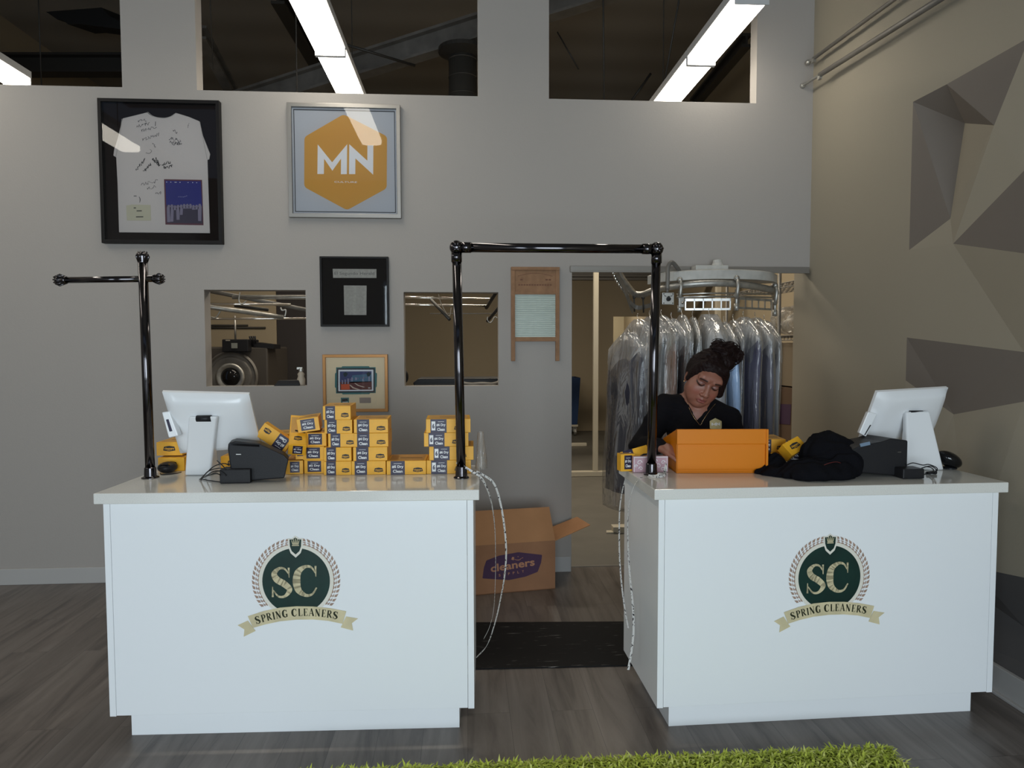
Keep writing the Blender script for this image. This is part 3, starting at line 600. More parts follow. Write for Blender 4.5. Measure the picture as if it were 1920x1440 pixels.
# ================================================================ tag cartons
CW = {1: .075, 2: .094, 3: .12, 4: .15, 5: .174, 6: .197}; CHH = .0608; CDP = .19
def logo_badge(mb, cx, cy, w_, h_, T, z):
    mb.use(M['ink']); mb.prism([(cx-w_*.5, cy-h_*.32), (cx-w_*.42, cy+h_*.36), (cx, cy+h_*.5), (cx+w_*.42, cy+h_*.36), (cx+w_*.5, cy-h_*.32), (cx, cy-h_*.5)], .0003, T, z)
    mb.use(M['yellow']); put_text(mb, 'cleaners', cx, cy+h_*.04, w_*.78, h_*.40, T, z+.0005, .02); put_text(mb, 'SUPPLY', cx, cy-h_*.3, w_*.4, h_*.13, T, z+.0005, .02)
def carton(kind, label, W=None, H=CHH, D=CDP, style=None, group='yellow tag cartons'):
    """origin: front bottom centre of the carton, local +y runs to the back"""
    t = thing('tag_carton', label, 'box', group=group); W = W or CW[kind]
    mb = MB(); mb.use(M['yellow']); mb.box((-W/2, 0, 0), (W/2, D, H)); mb.build('carton', None, t, bevel=.0012)
    T = FT(0, -.0003, 0)
    style = style or ('end' if kind in (1, 2) else 'long')
    if style == 'end': x0, x1 = (-.34*W, .30*W) if kind == 2 else (-.25*W, .30*W); y0, y1 = .12*H, .93*H
    elif style == 'six': x0, x1 = -.40*W, -.04*W; y0, y1 = 0.0, H
    elif style == 'logo': x0 = None
    else: x0, x1 = {3: (-.41, -.06), 4: (-.41, -.05), 5: (-.40, -.04)}[kind]; x0 *= W; x1 *= W; y0, y1 = 0.0, H
    if style != 'logo':
        lb = MB(); lb.prism([(x0, y0), (x1, y0), (x1, y1), (x0, y1)], .0003, T, 0); lo = lab(lb.build('label_panel', M['navy'], t), 'dark navy printed panel')
        tx = MB(); tw = (x1-x0); tx0 = x0
        if style == 'six': tx0 = x0+tw*.30; tw *= .70
        c = tx0+tw/2; put_text(tx, '#%d Dry' % kind, c, y0+(y1-y0)*.56, tw*.80, (y1-y0)*.25, T, .0006, .03)
        put_text(tx, 'Clean', c, y0+(y1-y0)*.25, tw*.68, (y1-y0)*.22, T, .0006, .03)
        tx.prism([(c-tw*.28, y0+(y1-y0)*.80), (c+tw*.28, y0+(y1-y0)*.80), (c+tw*.28, y0+(y1-y0)*.825), (c-tw*.28, y0+(y1-y0)*.825)], .0002, T, .0004)
        tx.build('lettering', M['white_ink'], lo)
        if style == 'six':
            q = MB(); q.use(M['white_ink']); a = x0+(x1-x0)*.06; b = x0+(x1-x0)*.30; q.prism([(a, H*.18), (b, H*.18), (b, H*.84), (a, H*.84)], .0003, T, .0004)
            q.use(M['navy']); put_text(q, '6', (a+b)/2, H*.50, (b-a)*.6, H*.36, T, .0010, .05); q.build('size_mark', None, lo)
    if style in ('long', 'six', 'logo'):
        q = MB(); cx = W*(.235 if style == 'six' else .29) if style != 'logo' else 0; lw = {3: .034, 4: .040, 5: .044, 6: .042}.get(kind, .05)
        if style == 'logo': lw = .055
        logo_badge(q, cx, H*(.34 if style != 'logo' else .52), lw, H*(.34 if style != 'logo' else .42), T, .0001); q.build('badge', None, t)
    # printed top with the torn-open dispenser flap
    q = MB(); Tt = Matrix.Translation((0, 0, H+.0001)); q.use(M['kraft']); q.prism([(-W*.44, D*.1), (W*.44, D*.1), (W*.44, D*.93), (-W*.44, D*.93)], .0004, Tt)
    q.use(M['tarp']); q.prism([(-W*.2, D*.45), (W*.38, D*.40), (W*.38, D*.47), (-W*.2, D*.5)], .0006, Tt); q.build('top_flap', None, t, bevel=0)
    return t
def dupt(src, label, loc, rot=(0, 0, 0), group=None):
    r = src.copy(); COL.objects.link(r); r.location = loc; r.rotation_euler = rot; r['label'] = label
    if group: r['group'] = group
    TM[r.name] = Matrix.Translation(loc) @ Euler(rot).to_matrix().to_4x4()
    for ch in list(src.children):
        c = ch.copy(); COL.objects.link(c); c.parent = r; TM[c.name] = TM[r.name]
        for g in ch.children:
            d = g.copy(); COL.objects.link(d); d.parent = c
    return r
random.seed(4)
used = {}
def place(kind, xl, xr, ybase, level, label, style=None, rot=None, yaw=None, y0=None, dz=0, key=None, **kw):
    """carton whose lower front edge runs between the two photo columns, 'level' cartons above the quartz"""
    Pm = PZ((xl+xr)/2, ybase, HC); Y = Pm.y if y0 is None else y0; a = PY(xl, 880, Y).x; b = PY(xr, 880, Y).x
    k = key or (kind, style)
    loc = ((a+b)/2, Y, HC+level*(CHH+.0006)+dz+.0005); rt = rot or (0, 0, yaw if yaw is not None else random.uniform(-.02, .02))
    if k not in used: o = carton(kind, label, style=style, **kw); o.location = loc; o.rotation_euler = rt; used[k] = o; TM[o.name] = Matrix.Translation(loc) @ Euler(rt).to_matrix().to_4x4(); return o
    return dupt(used[k], label, loc, rt)
yb2, yb3, yb4 = 3.136, 3.088, 3.088
place(2, 572.7, 608, 888, 0, '#2 carton at the bottom of the leftmost neat stack', y0=yb2)
place(2, 570, 607, 888, 1, '#2 carton second from the bottom of its stack', y0=yb2-.004)
place(2, 573.5, 612, 888, 2, '#2 carton directly under the tilted one', y0=yb2)
place(2, 561, 601, 888, 3, '#2 carton tilted on top of its stack, left of the tallest stack', y0=yb2-.02, rot=(0, R(-7), R(8)), dz=.007)
for i, (xl, l) in enumerate([(608.5, '#3 carton on the countertop, bottom of the tallest stack'), (609, '#3 carton second from the bottom of the tallest stack'), (617.5, '#3 carton pushed right, middle of the tallest stack'), (611, '#3 carton fourth up in the tallest stack'), (608.5, '#3 carton crowning the tallest stack, below the gilt frame')]):
    place(3, xl, xl+49, 891, i, l, y0=yb3+(0, .004, .01, .004, 0)[i], yaw=(0, -.02, .03, .02, .03)[i])
for i, (xl, l) in enumerate([(659.8, '#4 carton on the countertop, bottom of its stack beside the single #5'), (663, '#4 carton second from the bottom of its stack'), (665, '#4 carton third up in the four-high stack'), (665, '#4 carton on top of the four-high stack right of the tallest one')]):
    place(4, xl, xl+63, 890.5, i, l, y0=yb4+.004*i, yaw=(0, .01, .02, .03)[i])
place(5, 725.5, 798.5, 890, 0, 'single #5 carton lying between the #4 and #6 stacks', y0=3.078, yaw=0)
for i, (xl, l) in enumerate([(800, '#6 carton on the countertop at the foot of the archway post'), (805, '#6 carton second from the bottom behind the archway post'), (795.6, '#6 carton shifted left, third in the stack behind the post'), (799.6, '#6 carton on top of the stack behind the archway post')]):
    place(6, xl, xl+83, 889, i, l, style='six', y0=3.082, yaw=(0, -.01, .01, .015)[i])
place(4, 297, 345, 880, 0, 'carton with badge, lower of two left of the white screen stand', style='logo', key='L', W=.115, H=.062, y0=3.25, yaw=.02)
place(4, 300, 337, 880, 1, 'carton with badge, upper of two left of the white screen stand', style='logo', key='L', y0=3.28, yaw=.0, dz=.006)
place(4, 424, 452, 890, 0, 'plain carton mostly hidden behind the left black printer', style='logo', key='L', y0=3.27, yaw=.0)
# loose cartons toppled beside the left printer
place(1, 538, 566, 889, 0, '#1 carton at the bottom of the small pile beside the printer', y0=3.125, yaw=.10)
place(1, 543, 566, 889, 1, '#1 carton standing on end on the small pile', rot=(0, R(90), R(6)), y0=3.13, dz=.041)
def free(kind, style, label, P, rot, key=None, **kw):
    k = key or (kind, style)
    if k not in used: o = carton(kind, label, style=style, **kw); o.location = P; o.rotation_euler = rot; used[k] = o; return o
    return dupt(used[k], label, tuple(P), rot)
def topbadge(t, W, D, H):
    q = MB(); logo_badge(q, 0, -D*.66, .036, .020, Matrix.Translation((0, D*0, H)) @ Matrix.Rotation(0, 4, 'X') @ Matrix.Scale(-1, 4, (0, 1, 0)), .0008); return q
o = free(1, 'end', '#1 carton lying at an angle on the small pile, round badge on its lid', PY(556, 853, 3.10), (R(38), R(6), R(14)), key='tilt1')
q = MB(); q.use(M['yellow']); q.box((-.032, .004, CHH+.0005), (.032, .075, CHH+.0016)); logo_badge(q, 0, .042, .036, .028, Matrix.Identity(4), CHH+.0018); q.build('badge', None, o)
free(3, 'long', 'carton leaning diagonally with upside-down print behind the left printer', PY(514, 822, 3.13)+Vector((.588*.035, 0, .809*.035)), (0, R(180+36), R(4)), key='lean3', W=.145, H=.07, D=.06)
free(2, 'end', 'carton lying flat at the back of the small pile', PY(540, 838, 3.30), (0, 0, R(20)), key=(2, None))
# cartons on the right counter
free(1, 'end', '#1 carton standing upright at the left corner of the right countertop', PZ(1177, 884, HC+.0005)+Vector((0, 0, .0008)), (0, 0, R(8)), key='stand1', W=.066, H=.078, D=.05)
o = free(4, 'long', 'carton leaning against the right archway post, badge and text facing forward', PY(1197, 869, 3.10), (R(-20), R(-14), R(5)), key='lean4', W=.13, H=.072, D=.06)
free(3, 'long', '#3 carton beside the orange bin, upper of two', Vector((PY(1447, 848, 3.2).x, 3.19, HC+CHH+.0025)), (0, 0, R(-8)), key=(3, None))
p = PY(1450, 870, 3.20); free(3, 'long', '#3 carton beside the orange bin, lower of two', Vector((p.x-.012, 3.19, HC+.0008)), (0, 0, R(4)), key=(3, None))
free(2, 'end', '#2 carton half buried in the black cloth', PY(1490, 868, 3.06), (R(4), R(8), R(-28)), key=(2, None))
o = free(4, 'logo', 'carton tilted over the black cloth with badge on its face', PY(1500, 846, 3.04), (R(-42), R(-20), R(20)), key='rtilt', W=.10, H=.066, D=.055)

# ================================================================ touch-screen terminals
def terminal(label, TLs, TRs, BRs, BLs, Yt, Yb, stand, foot, Yst, rd, logo=False):
    t0 = PZ(*foot[0], HC); t = thing('touchscreen_terminal', label, 'monitor', (t0.x, t0.y, HC), group='white point-of-sale screens')
    c = [PY(*TLs, Yt[0]), PY(*TRs, Yt[1]), PY(*BRs, Yb[1]), PY(*BLs, Yb[0])]
    nrm = (c[1]-c[0]).cross(c[3]-c[0]).normalized()
    if nrm.y > 0: nrm = -nrm
    n = 14; rows = []
    def pt(u, v): return (c[0]*(1-u)+c[1]*u)*(1-v)+(c[3]*(1-u)+c[2]*u)*v
    mb = MB(); G = {}; vs = []; fs = []
    for i in range(n+1):
        for j in range(n+1):
            u, v = i/n, j/n; b = (1-abs(2*u-1)**5)*(1-abs(2*v-1)**5)
            p = pt(u, v); vs.append(p+nrm*(.008+.030*b**.5 if 0 < i < n and 0 < j < n else .0))
    K = n+1
    for i in range(n):
        for j in range(n): fs.append((i*K+j, (i+1)*K+j, (i+1)*K+j+1, i*K+j+1))
    off = len(vs); rim = [(i, 0) for i in range(n)]+[(n, j) for j in range(n)]+[(n-i, n) for i in range(n)]+[(0, n-j) for j in range(n)]
    for i, j in rim: vs.append(pt(i/n, j/n)-nrm*.014)
    m = len(rim)
    for q in range(m):
        a, b = rim[q], rim[(q+1) % m]; fs.append((a[0]*K+a[1], b[0]*K+b[1], off+(q+1) % m, off+q))
    fs.append(tuple(off+q for q in range(m)))
    mb.add(vs, fs); bm_o = mb.build('screen_housing', M['white_pl'], t, smooth=True, world=True)
    md = bm_o.modifiers.new('es', 'EDGE_SPLIT'); md.split_angle = R(50)
    mb = MB(); mb.add([pt(.05, .06)-nrm*.0146, pt(.95, .06)-nrm*.0146, pt(.95, .94)-nrm*.0146, pt(.05, .94)-nrm*.0146], [(0, 1, 2, 3)]); mb.build('screen', M['black_gl'], t, world=True)
    # stand: a tapered slab leaning back to a foot
    a, b = [PY(*q, Yst) for q in stand]; f0, f1 = PZ(*foot[0], HC), PZ(*foot[1], HC)
    up = lambda P: P+Vector((0, 0, 0)); th_ = .03; rs = []
    f0.y = f1.y = (f0.y+f1.y)/2; f0.x *= 1; 
    for s_ in [0, .12, .3, .5, .7, .9, 1]:
        l = f0.lerp(a, s_); r_ = f1.lerp(b, s_); bk = Vector((0, th_+(.11*(1-s_)**3), 0))
        rs.append([l, r_, r_+bk, l+bk])
    for q in rs[0]: q.z = HC+.0006
    mb = MB(); mb.rings(rs, True, True); mb.build('stand', M['white_pl'], t, bevel=.009, world=True, seg=4)
    s_ = c[0].lerp(c[2], .5); a2 = a.lerp(b, .5)
    mb = MB(); mb.tube([Vector((a2.x-.03, Yst+.015, a2.z-.01)), Vector((a2.x+.03, Yst+.015, a2.z-.01))], .014, 12); mb.build('hinge', M['black_pl'], t, smooth=True, world=True)
    # card reader clipped on the side
    q = [PY(*p_, Yt[0]+.02) for p_ in rd]; bk = Vector((.006, .03, 0))
    mb = MB(); mb.add(q+[v+bk for v in q], [(0, 1, 2, 3), (7, 6, 5, 4), (0, 4, 5, 1), (1, 5, 6, 2), (2, 6, 7, 3), (3, 7, 4, 0)]); r_ = mb.build('card_reader', M['white_pl'], t, bevel=.004, world=True)
    def qq(u, v): return (q[0]*(1-u)+q[1]*u)*(1-v)+(q[3]*(1-u)+q[2]*u)*v-Vector((0, .0006, 0))
    if logo:
        mb = MB(); mb.add([qq(.3, .3), qq(.62, .3), qq(.62, .78), qq(.3, .78)], [(3, 2, 1, 0)]); mb.build('reader_label', M['navy'], r_, world=False) if False else None
        o2 = MB(); iv = TM[t.name].inverted(); o2.add([iv @ qq(.28, .3), iv @ qq(.60, .3), iv @ qq(.60, .78), iv @ qq(.28, .78)], [(3, 2, 1, 0)]); o2.build('reader_label', M['navy'], r_)
    else:
        o2 = MB(); iv = TM[t.name].inverted(); o2.add([iv @ qq(.78, .50), iv @ qq(.92, .50), iv @ qq(.80, .97), iv @ qq(.66, .97)], [(3, 2, 1, 0)]); o2.build('swipe_slot', M['ink'], r_)
    return t
terminal('white touch screen seen from behind on the left counter, barcode sticker on its reader', (304, 735), (467, 739), (490, 838), (338, 850), (2.98, 3.02), (3.14, 3.16), [(353, 781), (407, 781)], [(333, 898), (405, 886)], 2.985,
         [(303, 773), (317, 771), (334, 817), (316, 821)], True)
terminal('white touch screen seen from behind on the right counter beside the grey relief wall', (1645, 735), (1778, 727), (1749, 806), (1607, 838), (2.96, 3.02), (3.10, 3.14), [(1699, 773), (1744, 771)], [(1709, 885), (1763, 880)], 2.975,
         [(1628, 772), (1645, 776), (1624, 819), (1611, 812)])

# ================================================================ receipt printers
def printer(label, prof, Y, depth, x0px, cap, mark, stick=None):
    base = PZ(*x0px, HC); t = thing('receipt_printer', label, 'printer', (base.x, base.y, HC), group='black receipt printers')
    pts = [PY(x, y, Y) for x, y in prof]; pts = [Vector((p.x, Y, max(p.z, HC+.001))) for p in pts]
    mb = MB(); n = len(pts); sk = Vector((cap[0], depth, 0)); vs = pts+[p+sk for p in pts]
    mb.add(vs, [tuple(range(n-1, -1, -1)), tuple(range(n, 2*n))]+[(i, (i+1) % n, n+(i+1) % n, n+i) for i in range(n)]); mb.build('housing', M['black_pl'], t, bevel=.006, world=True, seg=3)
    return t, pts, sk
t, pts, sk = printer('black receipt printer beside the left white screen stand', [(443, 904), (533, 897), (541, 862), (532, 853), (486, 832), (440, 827), (428, 831), (427, 842), (432, 880)], 2.95, .10, (470, 904), (-.022, 0), None)
mb = MB(); a = PY(412, 880, 2.93); b = PY(470, 905, 2.93); mb.box((a.x, 2.925, HC+.001), (b.x, 3.0, a.z)); mb.build('paper_slot_base', M['black_pl'], t, bevel=.004, world=True)
mb = MB(); a = PY(443, 851, 2.948); mb.box((a.x, 2.944, a.z-.003), (a.x+.02, 2.9495, a.z)); mb.build('maker_plate', M['steel'], t, world=True)
mb = MB(); mb.add([PY(x, y, 2.947) for x, y in [(430, 831), (486, 834), (486, 838), (430, 835)]]+[PY(x, y, 2.95) for x, y in [(430, 831), (486, 834), (486, 838), (430, 835)]], [(0, 1, 2, 3), (4, 7, 6, 5), (0, 4, 5, 1), (3, 2, 6, 7)]); mb.build('lid_edge', M['black_gl'], t, world=True)
t, pts, sk = printer('black receipt printer with pale sticker beside the black cloth pile', [(1597, 885), (1690, 898), (1701, 897), (1703, 826), (1672, 822), (1655, 828), (1612, 836), (1590, 848)], 2.86, .15, (1650, 893), (-.03, 0), None)
mb = MB(); a = PY(1680, 876, 2.85); b = PY(1719, 897, 2.85); mb.box((a.x, 2.80, HC+.001), (b.x, 2.88, a.z)); mb.build('paper_slot_base', M['black_pl'], t, bevel=.004, world=True)
mb = MB(); a = PY(1682, 847, 2.858); mb.box((a.x, 2.854, a.z-.002), (a.x+.016, 2.8595, a.z)); mb.build('maker_plate', M['steel'], t, world=True)
q = [PY(*p_, 2.858) for p_ in [(1612, 832), (1631, 828), (1632, 834), (1614, 838)]]; mb = MB(); mb.add([p_ for p_ in q]+[p_+Vector((0, .002, 0)) for p_ in q], [(0, 1, 2, 3), (0, 4, 5, 1), (4, 7, 6, 5)]); mb.build('sticker', mat('pale_blue_sticker', srgb(110, 130, 150), .5), t, world=True)

# cables and small black devices
def cable(label, chains, r=.0022, name='cable_bundle'):
    P0 = chains[0][0]; mb = MB()
    t = thing(name, label, 'cables', tuple(P0))
    for ch in chains:
        m2 = MB(); m2.tube(catmull(ch, 6), r, 8); m2.build('cable', M['black_pl'], t, smooth=True, world=True)
    return t
def onT(x, y, dz=.003): p_ = PZ(x, y, HC); p_.z += dz; return p_
def lift(x, y, Yc): return PY(x, y, Yc)
cable('loose black cables between the left white stand and the printer', [
    [onT(375, 900), lift(388, 886, 2.92), lift(402, 874, 2.92), lift(420, 869, 2.93), lift(430, 873, 2.95)],
    [onT(377, 901), lift(390, 884, 2.91), lift(410, 878, 2.91), lift(425, 880, 2.92)],
    [onT(374, 900), lift(395, 890, 2.90), lift(410, 889, 2.90), onT(418, 900)],
    [onT(376, 899), onT(392, 902), onT(415, 905), onT(440, 904)],
    [lift(407, 864, 3.0), lift(412, 868, 2.98), lift(420, 876, 2.96), lift(424, 884, 2.93)],
    [onT(385, 895), lift(400, 884, 2.93), lift(414, 884, 2.92), lift(424, 892, 2.92)]])
cable('coiled black cable with plug at the foot of the right white stand', [
    [lift(1700, 872, 2.84), lift(1712, 868, 2.84), lift(1730, 872, 2.83), lift(1742, 871, 2.83), lift(1757, 878, 2.83), lift(1752, 887, 2.83), onT(1735, 888)],
    [onT(1712, 888), lift(1728, 878, 2.84), lift(1745, 874, 2.84), lift(1756, 882, 2.84), onT(1745, 889)],
    [onT(1708, 886), onT(1724, 890), onT(1744, 889), lift(1750, 880, 2.83), lift(1736, 875, 2.83), onT(1722, 884)]], .0022)
mb = MB(); p0 = onT(1718, 888, .006); mb.tube([p0, p0+Vector((.035, .004, 0))], .005, 10); tag(mb.build('power_plug', M['white_pl'], smooth=True), 'small white plug lying in the coiled black cable', 'plug')
mb = MB(); p0 = onT(1738, 890, .008); mb.tube([p0, p0+Vector((.045, .006, 0))], [.006, .008], 12); tag(mb.build('cable_adapter', M['black_pl'], smooth=True), 'black cable adapter at the front of the right counter cables', 'adapter')
# scanner / mouse like devices
p0 = onT(309, 889, 0); sd = thing('barcode_scanner', 'black handheld scanner lying at the left archless post foot', 'scanner', tuple(p0)); sd['label'] = 'black handheld scanner lying beside the foot of the crossbar stand'
mb = MB(); mb.ball((0, .03, .026), (.040, .05, .025), 20, 12); mb.build('body', M['black_pl'], sd, smooth=True)
mb = MB(); mb.box((-.022, -.012, .03), (.024, .06, .046)); mb.build('head', M['black_gl'], sd, bevel=.008)
mb = MB(); mb.tube(catmull([(-.02, -.0, .004), (.0, -.03, .003), (.03, -.025, .003), (.05, .0, .003), (.06, .03, .003)], 6), .002, 8); mb.build('cable', M['black_pl'], sd, smooth=True)
p0 = onT(1786, 880, 0); sd = thing('barcode_scanner', 'glossy black rounded scanner behind the right white screen stand', 'scanner', tuple(p0))
mb = MB(); Tm = Matrix.Translation((-.005, .02, .043)) @ Matrix.Rotation(R(28), 4, 'Y'); mb.ball((0, 0, 0), (.060, .05, .034), 24, 14, Tm); mb.build('body', M['black_gl'], sd, smooth=True)
mb = MB(); mb.lathe([(.03, 0), (.03, .006), (.015, .012), (.012, .03)], 20, Matrix.Translation((0, .02, 0))); mb.build('foot', M['black_pl'], sd, smooth=False)
# clear plastic sleeve hanging off the #6 stack
mb = MB(); pc = PY(902, 850, 3.2); x_, z_ = pc.x, pc.z
mb.rings([[(x_+(.028+.004*math.sin(3*a_+k))*math.cos(a_)*(1-.1*k), 3.2+.03*math.sin(a_), HC+.001+.034*k) for a_ in [2*math.pi*i/20 for i in range(20)]] for k in range(6)], True, False)
tag(mb.build('plastic_sleeve', M['film_dense'], smooth=True), 'clear plastic sleeve standing right of the #6 cartons', 'plastic bag')

# ================================================================ orange bin
f = PZ(1268, 887.5, HC); g = PZ(1438, 887, HC); bz = PY(1268, 805, f.y).z-HC; W = (g-f).length; ang = math.atan2(g.y-f.y, g.x-f.x)
ob = thing('desk_bin', 'bright orange plastic bin in front of the woman', 'bin', (f.x, f.y, HC+.0005), ang)
D = .27; t_ = .006
mb = MB(); mb.box((0, 0, 0), (W, t_, bz*.84)); mb.box((0, -.009, bz*.66), (W, t_, bz)); mb.box((0, -.012, bz*.66), (W, -.008, bz*.675)); mb.box((0, -.003, 0), (W, 0, .006)); mb.box((W-.010, -.014, 0), (W, 0, bz)); mb.box((.008, -.003, .012), (W-.008, -.0, .018))
mb.build('front_wall', M['orange'], ob, bevel=.0015)
for x0, x1 in ((0, t_), (W-t_, W)):
    mb = MB(); mb.prism([(0, 0), (D, 0), (D, bz*.62), (0, bz)], x1-x0, Matrix(((0, 0, 1, x0), (1, 0, 0, 0), (0, 1, 0, 0), (0, 0, 0, 1)))); mb.build('side_wall', M['orange'], ob, bevel=.001)
mb = MB(); mb.box((0, 0, 0), (W, D, t_)); mb.build('bottom', M['orange'], ob)
mb = MB(); mb.box((0, D-t_, 0), (W, D, bz*.62)); mb.build('back_wall', M['orange'], ob)
# mauve scroll-patterned card box behind the post
a = PZ(1189, 888, HC); b = PZ(1257, 888, HC); hz = PY(1200, 857.5, a.y).z-HC; Wc = b.x-a.x
cb = thing('card_box', 'small mauve card box with white scroll pattern behind the right archway post', 'box', (a.x, a.y+.02, HC+.0005))
mb = MB(); mb.box((0, 0, 0), (Wc, .02, hz)); mb.build('carton', M['pinkcard'], cb, bevel=.004, seg=3)
mb = MB(); T = FT(0, -.0002, 0)
for (px, py, s_, fl) in [(.18, .62, 1, 1), (.22, .25, .8, -1), (.42, .45, .9, 1), (.62, .7, .9, 1), (.72, .4, 1, -1), (.85, .62, .8, 1), (.84, .2, .8, 1), (.5, .15, .8, -1), (.08, .4, .6, 1)]:
    pts = [(px*Wc+fl*s_*.012*(1-u*.8)*math.cos(u*7), py*hz+s_*.012*(1-u*.8)*math.sin(u*7)) for u in [k/10 for k in range(11)]]; stroke(mb, pts, [.003, .0022, .001], T, 0, .0004, 3)
for e_ in ((.03, .0), (.955, .0)): mb.prism([(e_[0]*Wc, .004), (e_[0]*Wc+.0018, .004), (e_[0]*Wc+.0018, hz-.004), (e_[0]*Wc, hz-.004)], .0004, T)
mb.prism([(.003, hz-.005), (Wc-.003, hz-.005), (Wc-.003, hz-.002), (.003, hz-.002)], .0004, T)
mb.build('scroll_print', M['white_ink'], cb)

# ================================================================ black cloth pile
xs_ = np.arange(1.10, 1.84, .006); ys_ = np.arange(2.72, 3.22, .006); zs_ = np.arange(.985, 1.24, .006); S = SDF(xs_, ys_, zs_)
def cw(x, y, Yc): return tuple(PY(x, y, Yc))
S.ell(cw(1553, 862, 2.98), (.125, .11, .125), k=.03); S.ell(cw(1575, 868, 2.92), (.09, .10, .08), k=.03); S.ell(cw(1518, 885, 2.86), (.115, .10, .055), k=.03)
S.ell(cw(1570, 886, 2.86), (.06, .08, .05), k=.03); S.ell(cw(1465, 886, 2.98), (.12, .12, .035), k=.03); S.ell(cw(1452, 872, 3.02), (.05, .06, .05), k=.03)
S.cap(cw(1500, 895, 2.85), cw(1575, 897, 2.85), .02, k=.02); S.cap(cw(1600, 860, 2.98), cw(1606, 885, 2.95), .03, k=.03)
X, Y, Z = np.meshgrid(xs_, ys_, zs_, indexing='ij')
S.D += (.006*np.sin(38*X+9*np.sin(22*Y)+14*Z)*np.sin(30*Z+20*Y)+.003*np.sin(90*X+40*Z)).astype(np.float32)
S.D = np.maximum(S.D, (HC+.001)-Z).astype(np.float32)
P, F_ = S.mesh(); jk = net_obj('jacket_pile', P, F_, mat('black_fabric', (.006, .006, .008), .95, bump=.2, bscale=300, spec=.08)); tag(jk, 'crumpled black jacket heaped between the orange bin and printer', 'jacket')
mb = MB(); mb.tube(catmull([cw(1545, 872, 2.768), cw(1556, 868, 2.765), cw(1568, 866, 2.77), cw(1576, 868, 2.78)], 6), .0012, 6); lab(mb.build('piping', mat('dark_red_piping', (.10, .01, .008), .6), jk), 'dark red piping')

# ================================================================ marking tape strips
def tape_tex():
    m = mat('printed_tape', (.62, .60, .57), .55); nt = m.node_tree; b = nt.nodes['Principled BSDF']; tc = nt.nodes.new('ShaderNodeTexCoord'); v = nt.nodes.new('ShaderNodeTexNoise'); v.inputs['Scale'].default_value = 130; v.inputs['Detail'].default_value = 0
    nt.links.new(tc.outputs['Object'], v.inputs[0]); cr = nt.nodes.new('ShaderNodeValToRGB'); cr.color_ramp.interpolation = 'CONSTANT'; e = cr.color_ramp.elements; e[0].color = (.62, .60, .57, 1); e[1].position = .64; e[1].color = (.05, .045, .05, 1)
    nt.links.new(v.outputs['Fac'], cr.inputs[0]); nt.links.new(cr.outputs[0], b.inputs['Base Color']); return m
M['tape'] = tape_tex()
def strip(label, pxs, w_, wd, name='tag_tape'):
    P = [PY(x, y, Yc) for x, y, Yc in pxs]; mb = MB(); C_ = catmull(P, 10)
    W_ = [Vector(wd[0]).lerp(Vector(wd[1]), i/(len(C_)-1)) for i in range(len(C_))]; mb.ribbon(C_, W_, w_, .0007); return tag(mb.build(name, M['tape'], smooth=False), label, 'tape', 'printed tag tape hanging from the counters')
strip('printed paper tape stuck across the archway post, tail curling over the left counter edge', [(856, 867, 2.975), (872, 876, 2.965), (890, 887, 2.95), (903, 897, 2.945), (914, 918, 2.95), (922, 945, 2.97), (927, 980, 2.99), (929, 1020, 3.0), (929, 1080, 3.0), (926, 1140, 2.99), (918, 1175, 2.98), (907, 1198, 2.97)], .0095, ((.3, 0, .9), (.1, 1, 0)))
strip('long thin tape loop hanging left of the gap, ending low by the left counter', [(893, 884, 2.98), (910, 893, 2.98), (925, 905, 2.98), (935, 930, 2.98), (944, 975, 2.97), (949, 1030, 2.96), (946, 1080, 2.95), (936, 1135, 2.94), (926, 1175, 2.93), (913, 1210, 2.92), (893, 1233, 2.91)], .0090, ((.3, .2, 1), (.5, .5, .5)))
strip('wide printed tape hanging down the side of the right counter', [(1228, 893, 2.95), (1212, 895, 2.93), (1198, 898, 2.915), (1187, 915, 2.91), (1180, 945, 2.905), (1177, 985, 2.90), (1178, 1030, 2.90), (1181, 1080, 2.90), (1186, 1130, 2.89), (1188, 1180, 2.88), (1184, 1220, 2.87), (1178, 1256, 2.86)], .011, ((0, 1, .2), (1, .25, 0)))
strip('narrow printed tape hanging behind the wide one at the right counter', [(1172, 900, 3.15), (1166, 925, 3.15), (1162, 955, 3.14), (1161, 1000, 3.13), (1162, 1050, 3.12), (1166, 1100, 3.10), (1172, 1145, 3.08), (1178, 1178, 3.06)], .0085, ((.6, .6, 0), (1, .4, 0)))
mb = MB(); c0 = PZ(1232, 894, HC)
for k in range(4):
    mb.ribbon(catmull([c0+Vector((-.035+.01*k, -.012*k+.012, .004)), c0+Vector((.0, -.03, .006+.004*k)), c0+Vector((.035, -.012+.01*k, .012)), c0+Vector((.045, .02, .03+.008*k))], 8), (0, .3, 1), .010, .0006)
tag(mb.build('tag_tape', M['tape']), 'crumpled twist of tape wrapped round the right archway post foot', 'tape', 'printed tag tape hanging from the counters')
